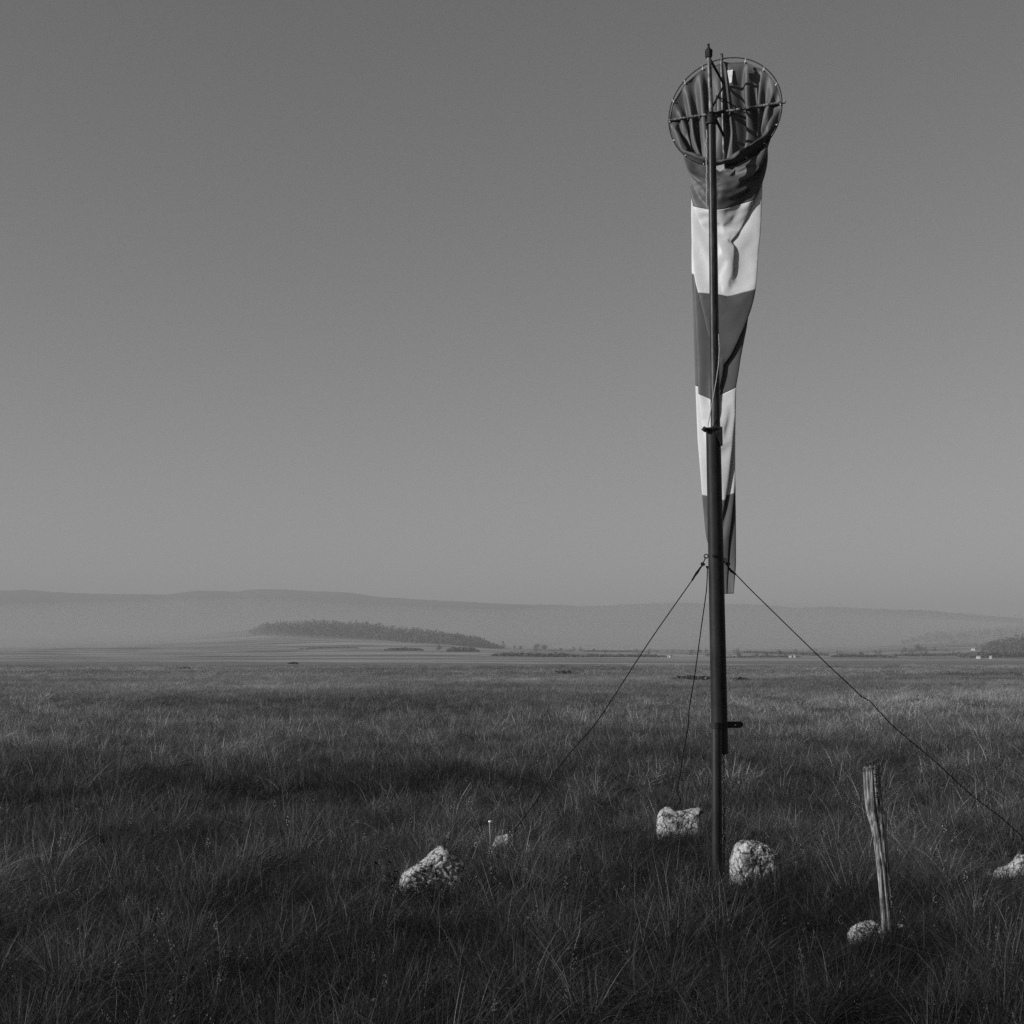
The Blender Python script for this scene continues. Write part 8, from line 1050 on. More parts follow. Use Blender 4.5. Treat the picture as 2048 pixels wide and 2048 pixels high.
def sock_fabric():
    P = sock_points()                    # rows x columns x 3, in the frame of the ring
    NV, NU, _ = P.shape
    Wm = np.array(((bx.x, bx.y, 0), (nrm.x, nrm.y, 0), (0, 0, 1)))
    W = P.reshape(-1, 3) @ Wm
    W = W.reshape(NV, NU, 3)
    t = np.linspace(0, 1, NV)
    # the walls lie closer together than in the free drape
    away = W[:, :, 0] * nrm.x + W[:, :, 1] * nrm.y
    mid_ = away.mean(axis=1)
    mid_ = np.convolve(np.pad(mid_, 4, mode='edge'), np.ones(9) / 9, 'valid')[:, None]
    press = 1 - 0.74 * np.clip((t - 0.10) / 0.14, 0, 1)[:, None]
    shift = (away - mid_) * (press - 1)
    W[:, :, 0] += nrm.x * shift
    W[:, :, 1] += nrm.y * shift
    # let it hang as widely as in the photograph and straight below the mouth
    A = W + np.array((rc.x, rc.y, rc.z))
    dep = A[:, :, 1] * CP + (A[:, :, 2] - H_EYE) * SP
    q = FOC * A[:, :, 0] / dep
    t = np.linspace(0, 1, NV)
    lo, hi = q.min(axis=1), q.max(axis=1)
    ker = np.ones(7) / 7
    lo = np.convolve(np.pad(lo, 3, mode='edge'), ker, 'valid')
    hi = np.convolve(np.pad(hi, 3, mode='edge'), ker, 'valid')
    tk = [0, 0.14, 0.2, 0.3, 0.4, 0.5, 0.6, 0.7, 0.8, 0.88, 0.95, 1.0]
    tl = np.interp(t, tk, [1336, 1378, 1380.5, 1382, 1383.5, 1387, 1390.5, 1395, 1404, 1412, 1432, 1443]) - 1024
    th_ = np.interp(t, tk, [1564, 1538, 1527, 1522.5, 1512, 1494, 1473, 1471, 1471, 1472, 1472, 1467]) - 1024
    q2 = tl[:, None] + (q - lo[:, None]) / (hi - lo)[:, None] * (th_ - tl)[:, None]
    wq = np.clip((t - 0.03) / 0.13, 0, 1)
    wq = (wq * wq * (3 - 2 * wq))[:, None]
    W[:, :, 0] = (q + (q2 - q) * wq) / FOC * dep - rc.x
    # swags of the bunched lower wall just under the mouth
    front = np.clip(-np.sin(np.arange(NU) / NU * 2 * np.pi) * 1.6 + 0.1, 0, 1)[None, :]
    reach = (np.clip((t - 0.02) / 0.05, 0, 1) * np.clip((0.25 - t) / 0.07, 0, 1))[:, None]
    side = W[:, :, 0] + 0.10
    line = W[:, :, 2] - 0.95 * np.sign(side) * np.abs(side) ** 1.6
    wave = np.sin(line / 0.066 * 2 * np.pi + 1.5 * np.sin(W[:, :, 0] * 9)) + 0.5 * np.sin(line / 0.038 * 2 * np.pi + 3 * W[:, :, 0])
    fold = 0.0080 * front * reach * (0.6 + 0.6 * np.clip(side * 3 + .5, 0, 1))
    W[:, :, 0] -= nrm.x * fold * wave
    W[:, :, 1] -= nrm.y * fold * wave
    W[:, :, 2] -= fold * wave * 0.4
    nb = 5
    cuts = [int(round(i * (NV - 1) / nb)) for i in range(nb + 1)]
    for b in range(nb):
        r0, r1 = cuts[b], cuts[b + 1]
        rows = W[r0:r1 + 1]
        n = rows.shape[0]
        f = []
        for j in range(n - 1):
            for i in range(NU):
                i2 = (i + 1) % NU
                f.append((j * NU + i, j * NU + i2, (j + 1) * NU + i2, (j + 1) * NU + i))
        me = bpy.data.meshes.new("fabric_band")
        me.from_pydata([tuple(p) for p in rows.reshape(-1, 3)], [], f)
        o = bpy.data.objects.new("fabric_band", me)
        me.materials.append(M_DARKCLOTH if b % 2 == 0 else M_LIGHTCLOTH)
        me.polygons.foreach_set("use_smooth", [True] * len(me.polygons))
        COL.objects.link(o)
        o.parent = sock
        o['label'] = "dark band of the windsock fabric" if b % 2 == 0 else "white band of the windsock fabric"
        s = o.modifiers.new("smooth", 'SUBSURF')
        s.levels = 2
        s.render_levels = 2
        s.boundary_smooth = 'PRESERVE_CORNERS'
        sol = o.modifiers.new("thickness", 'SOLIDIFY')
        sol.thickness = 0.0012
    # hem of the mouth
    hem = MB()
    pts = [Vector(W[0, i]) + rc for i in range(NU)]
    pts.append(pts[0])
    hem.tube(pts, 0.004, n=6, cap=False)
    hem.build("hem", M_DARKCLOTH, sock)
    # small sewn label inside the mouth
    return W


W_SOCK = sock_fabric()

# pale patch sewn inside the mouth near its top, and a scrap tied at the foot of the frame
def inner_depth(px, py):
    best = None
    for p in W_SOCK[2:34, 8:34].reshape(-1, 3):
        w = Vector(p) + rc
        d = w.y * CP + (w.z - H_EYE) * SP
        u = (w.z - H_EYE) * CP - w.y * SP
        e = (1024 + FOC * w.x / d - px) ** 2 + (1024 - FOC * u / d - py) ** 2
        if best is None or e < best[0]:
            best = (e, w.y)
    return best[1]


pm = MB()
pw = [(1454.5, 141), (1465.5, 139), (1463.5, 164), (1459, 166.5)]
pm.prism([at(a, b, inner_depth(a, b) - 0.018) for a, b in pw], (0, 0.002, 0))
pm.build("sewn_patch", M_TIE, sock, smooth=False)
sc_ = MB()
sc_.prism([at(a, b, rc.y - 0.06) for a, b in ((1433, 332), (1448, 328.5), (1449, 338), (1440, 343), (1433, 338))], (0.0, 0.012, 0.002))
sc_.build("tied_scrap", M_TIE, sock, smooth=False)


# ------------------------------------------------------------------ guy wires
def guy(pxs, Y0, Y1, label, name="guy_wire", rad=0.0042, double=None, clamp=None):
    """steel wire from the mast to the ground; the kinks are those the old wire has taken"""
    L = [0]
    for a, b in zip(pxs[:-1], pxs[1:]):
        L.append(L[-1] + math.hypot(b[0] - a[0], b[1] - a[1]))
    pts = []
    for (q, s) in zip(pxs, L):
        t = s / L[-1]
        Y = 1.0 / ((1 - t) / Y0 + t / Y1)
        pts.append(at(q[0], q[1], Y))
    root = empty(name, (pts[-1].x, pts[-1].y, 0))
    tag(root, label, "guy wire", "guy wires of the windsock mast")
    # round off the kinks a little
    fine = []
    for i in range(len(pts) - 1):
        for j in range(6):
            t = j / 6
            p0 = pts[max(i - 1, 0)]
            p1, p2 = pts[i], pts[i + 1]
            p3 = pts[min(i + 2, len(pts) - 1)]
            cr = 0.5 * ((2 * p1) + (p2 - p0) * t + (2 * p0 - 5 * p1 + 4 * p2 - p3) * t * t + (3 * p1 - p0 - 3 * p2 + p3) * t ** 3)
            lin = p1.lerp(p2, t)
            fine.append(lin.lerp(cr, 0.6))
    fine.append(pts[-1])
    end = pts[-1].copy()
    end.z = -0.06
    if pts[-1].z > 0.02:
        fine.append(Vector((end.x + 0.01, end.y, max(-0.05, pts[-1].z - 0.25))))
    MB().tube(fine, rad, n=8).build("wire", M_WIRE, root)
    if double:
        a, b = double
        Ya = Y0
        off = Vector((-0.006, 0, -0.003))
        d = [at(a[0], a[1], Y0), (at(a[0], a[1], Y0) + at(b[0], b[1], Y0)) / 2 + off * 1.2, at(b[0], b[1], Y0)]
        MB().tube(d, [rad * 1.5, rad * 2.0, rad * 1.7], n=8).build("doubled_end", M_WIRE, root)
    if clamp:
        p = at(clamp[0], clamp[1], Y0)
        cl = MB()
        cl.tube([p + Vector((-0.015, 0, 0.005)), p + Vector((0.0, 0, 0)), p + Vector((0.016, 0, -0.007))], [0.010, 0.014, 0.010], n=8)
        cl.build("wire_clamp", M_IRON, root)
    return pts


guy([(1411.5, 1114), (1405.5, 1128), (1396, 1145), (1384, 1161), (1300, 1281), (1212, 1417), (1192, 1446), (1181, 1460), (1152, 1492), (1109, 1546), (1072, 1603), (1033, 1656), (1028, 1668)],
    YM, 12.8, "kinked guy wire running down to the left, far from the stake", double=((1405, 1130), (1384, 1161)), clamp=(1405.5, 1128))
guy([(1415, 1133), (1413, 1180), (1402, 1259), (1389.5, 1351), (1379, 1414), (1376, 1455), (1367, 1504), (1360, 1551), (1354.5, 1580), (1360.5, 1599), (1359, 1606), (1352, 1614), (1349, 1626)],
    YM, 13.6, "steep guy wire dropping behind the mast to the long saddle-shaped rock")
guy([(1446, 1121), (1456, 1133), (1470, 1147), (1503, 1181), (1600, 1276), (1654, 1328), (1707, 1377.5), (1723, 1393), (1739, 1401.5), (1755, 1419), (1787, 1453), (1819, 1480), (1868, 1521), (1944, 1591), (1998.5, 1632), (2040, 1669), (2052, 1676)],
    YM, 12.2, "long guy wire running down to the right above the wooden stake", double=((1456, 1134), (1472, 1149)), clamp=(1456, 1127))

# iron anchors
an = MB()
p = at(2056, 1676, 12.2)
an.tube([Vector((p.x, p.y, -0.2)), p + Vector((0, 0, 0.01))], 0.02, n=12)
an.tube([p + Vector((-0.06, 0, 0.0)), p + Vector((0.05, 0, 0))], 0.014, n=10)
a_ = an.build("ground_anchor", M_IRON)
tag(a_, "dark iron stake holding the right hand guy wire by the right edge", "anchor")

pg = empty("marker_peg", (0, 0, 0))
p = at(981, 1668, 13.1)
pg.location = (p.x, p.y, 0)
tag(pg, "small upright metal peg with a bright head standing in the grass", "peg")
top = at(980.3, 1644, 13.1)
MB().tube([Vector((p.x, p.y, -0.1)), top], 0.0105, n=14).build("shaft", coat("galvanised_peg", 0.14, 0.24, scale=50, rough=0.5), pg)
hd = MB()
hd.tube([top + Vector((0, 0, -0.002)), top + Vector((0.002, 0, 0.010)), top + Vector((0.002, 0, 0.013))], [0.018, 0.017, 0.012], n=8)
hd.build("head", M_TIE, pg)


# ------------------------------------------------------------------ rocks
def rock(name, c, dims, profile, seed, label, rz=0.0, pit=1.0, tilt=0.0, group="pale rocks lying in the grass", sub=5, cuts=7):
    """a weathered block: its height along its length follows the profile"""
    bm = bmesh.new()
    bmesh.ops.create_icosphere(bm, subdivisions=sub + 1, radius=1.0)
    us = [p[0] for p in profile]
    hs = [p[1] for p in profile]
    sx, sy, sz = dims
    off = Vector((seed * 7.3, seed * 3.1, seed * 5.7))
    rnd = random.Random(seed * 13)
    planes = []
    for i in range(cuts):
        nn_ = Vector((rnd.gauss(0, 1), rnd.gauss(0, 1) - 0.5, rnd.gauss(0, .8))).normalized()
        planes.append((nn_, rnd.uniform(0.95, 1.18)))
    for q in bm.verts:
        d = q.co.normalized()
        # boxier than a ball
        k = 1.0 / (abs(d.x) ** 6 + abs(d.y) ** 6 + abs(d.z) ** 6) ** (1 / 6)
        p = d * k
        for (nn_, c_) in planes:
            e_ = p.dot(nn_) - c_
            if e_ > 0:
                p = p - nn_ * e_
        h = float(np.interp(p.x, us, hs))
        p = Vector((p.x * sx / 2, p.y * sy / 2, (p.z + 1) / 2 * sz * h))
        m = max(sx, sz) * 0.5
        s = p / m
        n1 = noise.fractal(s * 1.5 + off, 1.0, 2.0, 3)
        vd = noise.voronoi(s * 2.3 + off + Vector((n1, n1, n1)) * .35)[0]
        crack = max(0.0, 0.10 - (vd[1] - vd[0])) / 0.10
        n2 = noise.noise(s * 5.0 + off * 2)
        n4 = noise.fractal(s * 13.0 + off, 1.0, 2.0, 3)
        hole = max(0.0, noise.noise(s * 7.5 + off * 3) - 0.30)
        dd = 0.07 * n1 + pit * (-0.045 * crack + 0.014 * n2 + 0.022 * n4 - 0.22 * hole)
        q.co = p + d * dd * m
    me = bpy.data.meshes.new(name)
    bm.to_mesh(me)
    bm.free()
    o = link(name, me, M_ROCK)
    o.location = c
    o.rotation_euler = (0, tilt, rz)
    tag(o, label, "rock", group)
    return o


def ground_at(px, py, Y):
    p = at(px, py, Y)
    return p.x


ROCKS = []


def place_rock(px, pytop, Y, w, d, label, profile, seed, rz=0.0, tilt=0.0, pit=1.0, zb=-0.06, low=1.0, cuts=7):
    t = at(px, pytop, Y)
    z = t.z
    ROCKS.append((t.x, Y, w, d, low))
    return rock("rock", Vector((t.x, Y, zb)), (w, d, z - zb), profile, seed, label, rz, pit, tilt, cuts=cuts)


place_rock(865, 1692, 10.5, 0.43, 0.32, "sloping pitted pale rock rising to its right end, left of the mast",
           [(-1.1, 0.50), (-0.85, .62), (-0.6, 0.70), (-0.2, 0.80), (0.1, 0.93), (0.3, 1.0), (0.5, 0.97), (0.62, 0.86), (0.9, 0.84), (1.1, 0.6)], 9, rz=R(6), pit=1.1, low=0.95, cuts=2)
place_rock(1362, 1614, 13.5, 0.43, 0.26, "long saddle-shaped pale rock at the foot of the steep guy wire",
           [(-1.1, 0.85), (-0.8, 0.95), (-0.6, 1.0), (-0.4, 0.98), (-0.25, 0.93), (0.1, 0.92), (0.5, 0.97), (0.85, 1.0), (1.1, 0.95)], 8, rz=R(-4), pit=0.6, low=1.5, cuts=4)
place_rock(1507, 1682, 10.8, 0.305, 0.28, "blocky cracked pale rock just right of the mast foot",
           [(-1.1, 0.82), (-0.75, 0.93), (-0.45, 1.0), (0.1, 0.985), (0.5, 0.96), (0.8, 0.90), (1.1, 0.7)], 3, rz=R(8), pit=0.8, cuts=5)
place_rock(1758, 1842, 8.72, 0.34, 0.2, "half buried lichen covered rock wedged against the wooden stake",
           [(-1.1, 0.70), (-0.6, 0.95), (-0.2, 1.0), (0.3, 0.85), (0.8, 0.95), (1.1, 0.7)], 4, pit=1.2, cuts=4)
place_rock(2038, 1708, 11.2, 0.34, 0.25, "pale rock cut by the right edge below the iron stake",
           [(-1.1, 0.60), (-0.4, 0.7), (-0.1, 0.85), (0.1, 1.0), (0.6, 0.95), (1.1, 0.7)], 5)
place_rock(1002, 1668, 12.7, 0.15, 0.12, "small low stone in the grass beside the metal peg",
           [(-1.1, 0.9), (0.2, 0.95), (0.7, 1.0), (1.1, 0.95)], 6, pit=0.6, low=1.5)


# ------------------------------------------------------------------ wooden stake
def wood_mat():
    m, n, l = new_mat("weathered_wood")
    p = n["Principled BSDF"]
    tc = n.new("ShaderNodeTexCoord")
    mp = n.new("ShaderNodeMapping")
    mp.inputs['Scale'].default_value = (1, 1, 0.045)
    l.new(tc.outputs['Object'], mp.inputs[0])
    a = n.new("ShaderNodeTexNoise")
    a.inputs['Scale'].default_value = 95
    a.inputs['Detail'].default_value = 8
    a.inputs['Roughness'].default_value = 0.7
    l.new(mp.outputs[0], a.inputs['Vector'])
    r = n.new("ShaderNodeValToRGB")
    r.color_ramp.elements[0].position = 0.40
    r.color_ramp.elements[0].color = grey(0.035)
    r.color_ramp.elements[1].position = 0.60
    r.color_ramp.elements[1].color = grey(0.42)
    l.new(a.outputs['Fac'], r.inputs[0])
    # patches of dark bark and moss
    c = n.new("ShaderNodeTexNoise")
    c.inputs['Scale'].default_value = 7
    c.inputs['Detail'].default_value = 10
    l.new(tc.outputs['Object'], c.inputs['Vector'])
    r2 = n.new("ShaderNodeValToRGB")
    r2.color_ramp.elements[0].position = 0.52
    r2.color_ramp.elements[0].color = grey(1)
    r2.color_ramp.elements[1].position = 0.62
    r2.color_ramp.elements[1].color = grey(0.30)
    l.new(c.outputs['Fac'], r2.inputs[0])
    mu = n.new("ShaderNodeMixRGB")
    mu.blend_type = 'MULTIPLY'
    mu.inputs[0].default_value = 0.8
    l.new(r.outputs[0], mu.inputs[1])
    l.new(r2.outputs[0], mu.inputs[2])
    l.new(mu.outputs[0], p.inputs['Base Color'])
    p.inputs['Roughness'].default_value = 0.85
    p.inputs['Specular IOR Level'].default_value = 0.2
    b = n.new("ShaderNodeBump")
    b.inputs['Strength'].default_value = 1.0
    b.inputs['Distance'].default_value = 0.012
    l.new(a.outputs['Fac'], b.inputs['Height'])
    l.new(b.outputs[0], p.inputs['Normal'])
    return m


def stake():
    Y = 8.6
    rows = [(1520, 1731, 1752), (1533, 1729.5, 1757), (1560, 1730.5, 1759), (1590, 1732.5, 1761), (1615, 1735, 1764), (1632, 1738, 1768), (1650, 1743, 1769.5),
            (1672, 1748, 1771), (1697, 1751.5, 1773.5), (1730, 1755.5, 1777), (1762, 1759, 1780), (1795, 1761.5, 1783), (1815, 1763, 1787),
            (1835, 1764.5, 1790), (1871, 1766.5, 1793), (1905, 1768, 1795)]
    pys = np.array([r[0] for r in rows], float)
    fine = np.linspace(1533, 1905, 130)
    xl = np.interp(fine, pys, [r[1] for r in rows])
    xr = np.interp(fine, pys, [r[2] for r in rows])
    ker = np.ones(9) / 9
    xl = np.convolve(np.pad(xl, 4, mode='edge'), ker, 'valid')
    xr = np.convolve(np.pad(xr, 4, mode='edge'), ker, 'valid')
    n = 72
    v, f = [], []
    for i, py in enumerate(fine):
        a = at(xl[i], py, Y)
        b = at(xr[i], py, Y)
        c = (a + b) / 2
        rad = (b - a).length / 2 * 1.17
        t = i / (len(fine) - 1)
        for k in range(n):
            th = 2 * math.pi * k / n
            ct, st = math.cos(th), math.sin(th)
            rr = 1.0 + 0.10 * noise.noise(Vector((ct * 2.2, st * 2.2, c.z * 1.2))) + 0.07 * noise.noise(Vector((ct * 6, st * 6, c.z * 2.5))) + 0.06 * noise.noise(Vector((ct * 14, st * 14, c.z * 5))) + 0.04 * noise.noise(Vector((ct * 9, st * 9, c.z * 22)))
            # long split in the lower half, facing the camera, left of the middle
            ph = math.degrees(th) % 360          # 270 faces the camera, 180 is left
            w = max(0.0, min(1.0, (t - 0.36) / 0.2))
            g1 = math.exp(-((ph - 238) / 13.0) ** 2) * w
            g2 = math.exp(-((ph - 292) / 12.0) ** 2) * max(0.0, min(1.0, (t - 0.5) / 0.2))
            g3 = math.exp(-((ph - 268) / 7.0) ** 2) * max(0.0, min(1.0, (0.55 - t) / 0.2)) * 0.5
            rr *= 1 - 0.62 * g1 - 0.40 * g2 - 0.30 * g3
            # old knot
            rr += 0.35 * math.exp(-((ph - 320) / 28.0) ** 2 - ((t - 0.285) / 0.028) ** 2)
            top = 0.0
            if i == 0:
                top = 0.030 * noise.noise(Vector((ct * 5, st * 5, 9)))
            v.append((c.x + ct * rad * rr, c.y + st * rad * rr * 0.85, c.z + top + (0.010 * ct if i < 3 else 0)))
    for i in range(len(fine) - 1):
        for k in range(n):
            a = i * n + k
            b = i * n + (k + 1) % n
            f.append((a, b, b + n, a + n))
    ctr = len(v)
    cz = sum(v[k][2] for k in range(n)) / n
    v.append((sum(v[k][0] for k in range(n)) / n, sum(v[k][1] for k in range(n)) / n, cz - 0.01))
    for k in range(n):
        f.append((ctr, (k + 1) % n, k))
    me = bpy.data.meshes.new("wooden_stake")
    me.from_pydata(v, [], f)
    bm = bmesh.new()
    bm.from_mesh(me)
    bmesh.ops.recalc_face_normals(bm, faces=bm.faces)
    bm.to_mesh(me)
    bm.free()
    o = empty("wooden_stake", (at(1780, 1870, Y).x, Y, 0))
    tag(o, "weathered split wooden stake leaning in the grass at the right", "stake")
    link("shaft", me, wood_mat(), o)
    # crust of moss and lichen down its right side
    rnd = random.Random(5)
    mossm = coat("moss_crust", 0.03, 0.11, scale=80, rough=0.9)
    for (c0, c1, cnt, wide) in ((1534, 1598, 110, 12.0), (1622, 1648, 22, 7.0), (1756, 1782, 20, 5.0), (1792, 1812, 22, 6.0)):
        mb = MB()
        for i in range(cnt):
            py = c0 + (c1 - c0) * rnd.random() ** 1.4
            x1_, x0_ = np.interp(py, fine, xr), np.interp(py, fine, xl)
            x = x1_ - rnd.uniform(0.0, wide)
            fr = min(0.99, abs((x - (x0_ + x1_) / 2) / ((x1_ - x0_) / 2)))
            hw = (x1_ - x0_) / 2 * Y / FOC * 1.12
            p = at(x, py, Y) + Vector((0, -0.85 * hw * math.sqrt(1 - fr * fr), 0))
            s = rnd.uniform(0.004, 0.009)
            mb.tube([p + Vector((0, s, 0)), p + Vector((rnd.uniform(-1, 1), -1, rnd.uniform(-.6, 1))) * s], [s, s * 0.5], n=5)
        mb.build("moss", mossm, o)


stake()


# ------------------------------------------------------------------ dark leafy weed left of the sloping rock
def weed(px, py, Y, h, label, seed, nst=9):
    rnd = random.Random(seed)
    p = at(px, py, Y)
    root = empty("weed", (p.x, Y, 0))
    tag(root, label, "weed")
    st, lf = MB(), MB()
    for i in range(nst):
        a = rnd.uniform(0, 2 * math.pi)
        lean = rnd.uniform(0.05, 0.32)
        top = Vector((p.x + math.cos(a) * lean * h, Y + math.sin(a) * lean * h, h * rnd.uniform(0.65, 1.0)))
        b = Vector((p.x + rnd.uniform(-.03, .03), Y + rnd.uniform(-.03, .03), -0.02))
        mid = b.lerp(top, 0.5) + Vector((0, 0, 0.03))
        st.tube([b, mid, top], [0.003, 0.0025, 0.0012], n=5)
        for j in range(16):
            t = rnd.uniform(0.25, 1.0)
            q = b.lerp(mid, t * 2) if t < .5 else mid.lerp(top, t * 2 - 1)
            an = rnd.uniform(0, 2 * math.pi)
            d = Vector((math.cos(an), math.sin(an), rnd.uniform(-0.1, 0.6))).normalized()
            s = d.cross(Vector((0, 0, 1))).normalized()
            l_ = rnd.uniform(0.03, 0.055)
            w_ = l_ * 0.28
            k = len(lf.v)
            lf.v += [q, q + d * l_ * .5 + s * w_, q + d * l_, q + d * l_ * .5 - s * w_]
            lf.f.append((k, k + 1, k + 2, k + 3))
    st.build("stem", M_WEED, root)
    lf.build("leaves", M_WEED, root, auto=False)


weed(778, 1790, 10.2, 0.42, "dark leafy weed standing left of the sloping pitted rock", 3)


# ------------------------------------------------------------------ grass
TUFTS = {}


def tuft_collection(name, specs):
    col = bpy.data.collections.new(name)      # not linked to the scene: only its blades are scattered
    for si, s in enumerate(specs):
        rnd = random.Random(s['seed'])
        v, f, sh = [], [], []
        bias = rnd.uniform(0, 2 * math.pi)
        for b in range(s['n']):
            rr = s['r'] * math.sqrt(rnd.random())
            a0 = rnd.uniform(0, 2 * math.pi)
            bx0, by0 = rr * math.cos(a0), rr * math.sin(a0)
            # blades fan outwards from the middle of the tuft
            a = a0 + rnd.gauss(0, 0.7) if rnd.random() < 0.75 else bias + rnd.gauss(0, 0.4)
            h = s['h'] * (0.35 + 0.75 * rnd.random() ** 0.8)
            lean = abs(rnd.gauss(s['lean'], s['lean'] * 0.7)) * (0.5 + rr / max(s['r'], 1e-6) * 0.7)
            curve = rnd.uniform(0.3, 1.6) * lean
            w = s['w'] * rnd.uniform(0.6, 1.3)
            shade = rnd.uniform(s.get('lo', 0.25), 1.0) ** 1.3
            dry = rnd.random() < s.get('dry', 0.08)
            if dry:
                shade = rnd.uniform(1.2, 3.3)
                h *= 1.12
                w *= 0.8
            droop = rnd.random() < s.get('droop', 0.10)
            ca, sa = math.cos(a), math.sin(a)
            fa = rnd.uniform(0, math.pi)          # which way the flat of the blade faces
            wx, wy = math.cos(fa), math.sin(fa)
            nseg = s.get('seg', 4)
            kink = rnd.randrange(1, nseg) if rnd.random() < 0.35 else nseg
            ka = rnd.uniform(0, 6.28)
            kx, ky = math.cos(ka) * h * 0.35, math.sin(ka) * h * 0.35
            base = len(v)
            for k in range(nseg + 1):
                t = k / nseg
                out = h * (lean * t + curve * t * t)
                z = h * (t - 0.28 * (lean + curve) * t * t)
                if droop:
                    z -= h * 0.45 * max(0.0, t - 0.55) ** 1.2
                    out += h * 0.25 * max(0.0, t - 0.5)
                ww = w * (1 - 0.85 * t ** 1.6) * 0.5
                if k > kink:
                    z -= h * 0.18 * (k - kink) / nseg
                x = bx0 + ca * out + kx * max(0, k - kink) / nseg
                y = by0 + sa * out + ky * max(0, k - kink) / nseg
                if k < nseg:
                    v.append((x - wx * ww, y - wy * ww, z))
                    v.append((x + wx * ww, y + wy * ww, z))
                    sh += [shade, shade]
                else:
                    v.append((x, y, z))
                    sh.append(shade)
            for k in range(nseg - 1):
                i = base + 2 * k
                f.append((i, i + 1, i + 3, i + 2))
            i = base + 2 * (nseg - 1)
            f.append((i, i + 1, i + 2))
            # seed head on a few dry stems
            if dry and s.get('heads') and rnd.random() < 0.16:
                x, y, z = v[-1]
                for q in range(7):
                    hx = x + rnd.uniform(-.012, .012)
                    hy = y + rnd.uniform(-.012, .012)
                    hz = z + rnd.uniform(-0.05, 0.015)
                    i = len(v)
                    e = 0.0028
                    v += [(hx - e, hy, hz), (hx + e, hy, hz + e), (hx, hy + e, hz + 3 * e)]
                    sh += [1.5 * shade] * 3
                    f.append((i, i + 1, i + 2))
        # low broad leaves of herbs between the blades
        for b in range(s.get('leaf', 0)):
            a = rnd.uniform(0, 6.28)
            rr = s['r'] * 1.5 * math.sqrt(rnd.random())
            q = Vector((rr * math.cos(a), rr * math.sin(a), rnd.uniform(0.03, s['h'] * 0.55)))
            d = Vector((rnd.gauss(0, 1), rnd.gauss(0, 1), rnd.gauss(0.2, .5))).normalized()
            e = d.orthogonal().normalized()
            l_ = rnd.uniform(0.012, 0.032)
            i = len(v)
            v += [tuple(q), tuple(q + d * l_ * .5 + e * l_ * .25), tuple(q + d * l_), tuple(q + d * l_ * .5 - e * l_ * .25)]
            c_ = rnd.choice([0.25, 0.4, 0.6, 0.9, 1.5])
            sh += [c_] * 4
            f.append((i, i + 1, i + 2, i + 3))
        me = bpy.data.meshes.new("tuft")
        me.from_pydata(v, [], f)
        at_ = me.attributes.new('shade', 'FLOAT', 'POINT')
        at_.data.foreach_set('value', sh)
        me.materials.append(M_GRASS)
        o = bpy.data.objects.new("tuft", me)
        col.objects.link(o)
    return col


def scatter(name, pts, rots, scl, idx, tone, col, label):
    me = bpy.data.meshes.new(name)
    me.vertices.add(len(pts))
    me.vertices.foreach_set('co', np.asarray(pts, dtype=np.float32).ravel())
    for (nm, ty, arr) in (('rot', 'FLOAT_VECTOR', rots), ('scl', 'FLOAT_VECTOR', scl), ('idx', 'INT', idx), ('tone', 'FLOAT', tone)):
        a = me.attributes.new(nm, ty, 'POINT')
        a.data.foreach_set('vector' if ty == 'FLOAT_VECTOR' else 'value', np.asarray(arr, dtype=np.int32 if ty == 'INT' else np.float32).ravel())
    me.materials.append(M_GRASS)
    o = bpy.data.objects.new(name, me)
    COL.objects.link(o)
    ng = bpy.data.node_groups.new("scatter", 'GeometryNodeTree')
    ng.interface.new_socket('Geometry', in_out='INPUT', socket_type='NodeSocketGeometry')
    ng.interface.new_socket('Geometry', in_out='OUTPUT', socket_type='NodeSocketGeometry')
    N, Lk = ng.nodes, ng.links
    gi = N.new('NodeGroupInput')
    go = N.new('NodeGroupOutput')
    ci = N.new('GeometryNodeCollectionInfo')
    ci.inputs['Collection'].default_value = col
    ci.inputs['Separate Children'].default_value = True
    ci.inputs['Reset Children'].default_value = True
    ip = N.new('GeometryNodeInstanceOnPoints')
    ip.inputs['Pick Instance'].default_value = True

    def named(nm, ty):
        k = N.new('GeometryNodeInputNamedAttribute')
        k.data_type = ty
        k.inputs['Name'].default_value = nm
        return k.outputs['Attribute']
    e2r = N.new('FunctionNodeEulerToRotation')
    Lk.new(named('rot', 'FLOAT_VECTOR'), e2r.inputs[0])
    Lk.new(gi.outputs[0], ip.inputs['Points'])
    Lk.new(ci.outputs[0], ip.inputs['Instance'])
    Lk.new(named('idx', 'INT'), ip.inputs['Instance Index'])
    Lk.new(e2r.outputs[0], ip.inputs['Rotation'])
    Lk.new(named('scl', 'FLOAT_VECTOR'), ip.inputs['Scale'])
    Lk.new(ip.outputs[0], go.inputs[0])
    md = o.modifiers.new("scatter", 'NODES')
    md.node_group = ng
    tag(o, label, "grass", kind='stuff')
    return o


def keep_low(x, y):
    """1 = full height, less where stones, stake and mast stand or just in front of them"""
    k = 1.0
    for (rx, ry, w, d, low) in ROCKS + [(mast_base.x + 0.02, YM - 0.05, 0.34, 0.3, 0.10), (at(1779, 1871, 8.6).x, 8.6, 0.24, 0.1, 0.65)]:
        ax = rx * y / ry if y < ry else rx
        dx = abs(x - ax) / (w * 0.5 + 0.04)
        if y <= ry + d * 0.5:
            front = (ry - d * 0.5 - y)
            if dx < 1.0 and front < 1.5:
                lim = 0.0 if front < 0.0 else low + 0.40 * front
                k = min(k, lim if low > 0.2 else low + 0.22 * front)
    return k


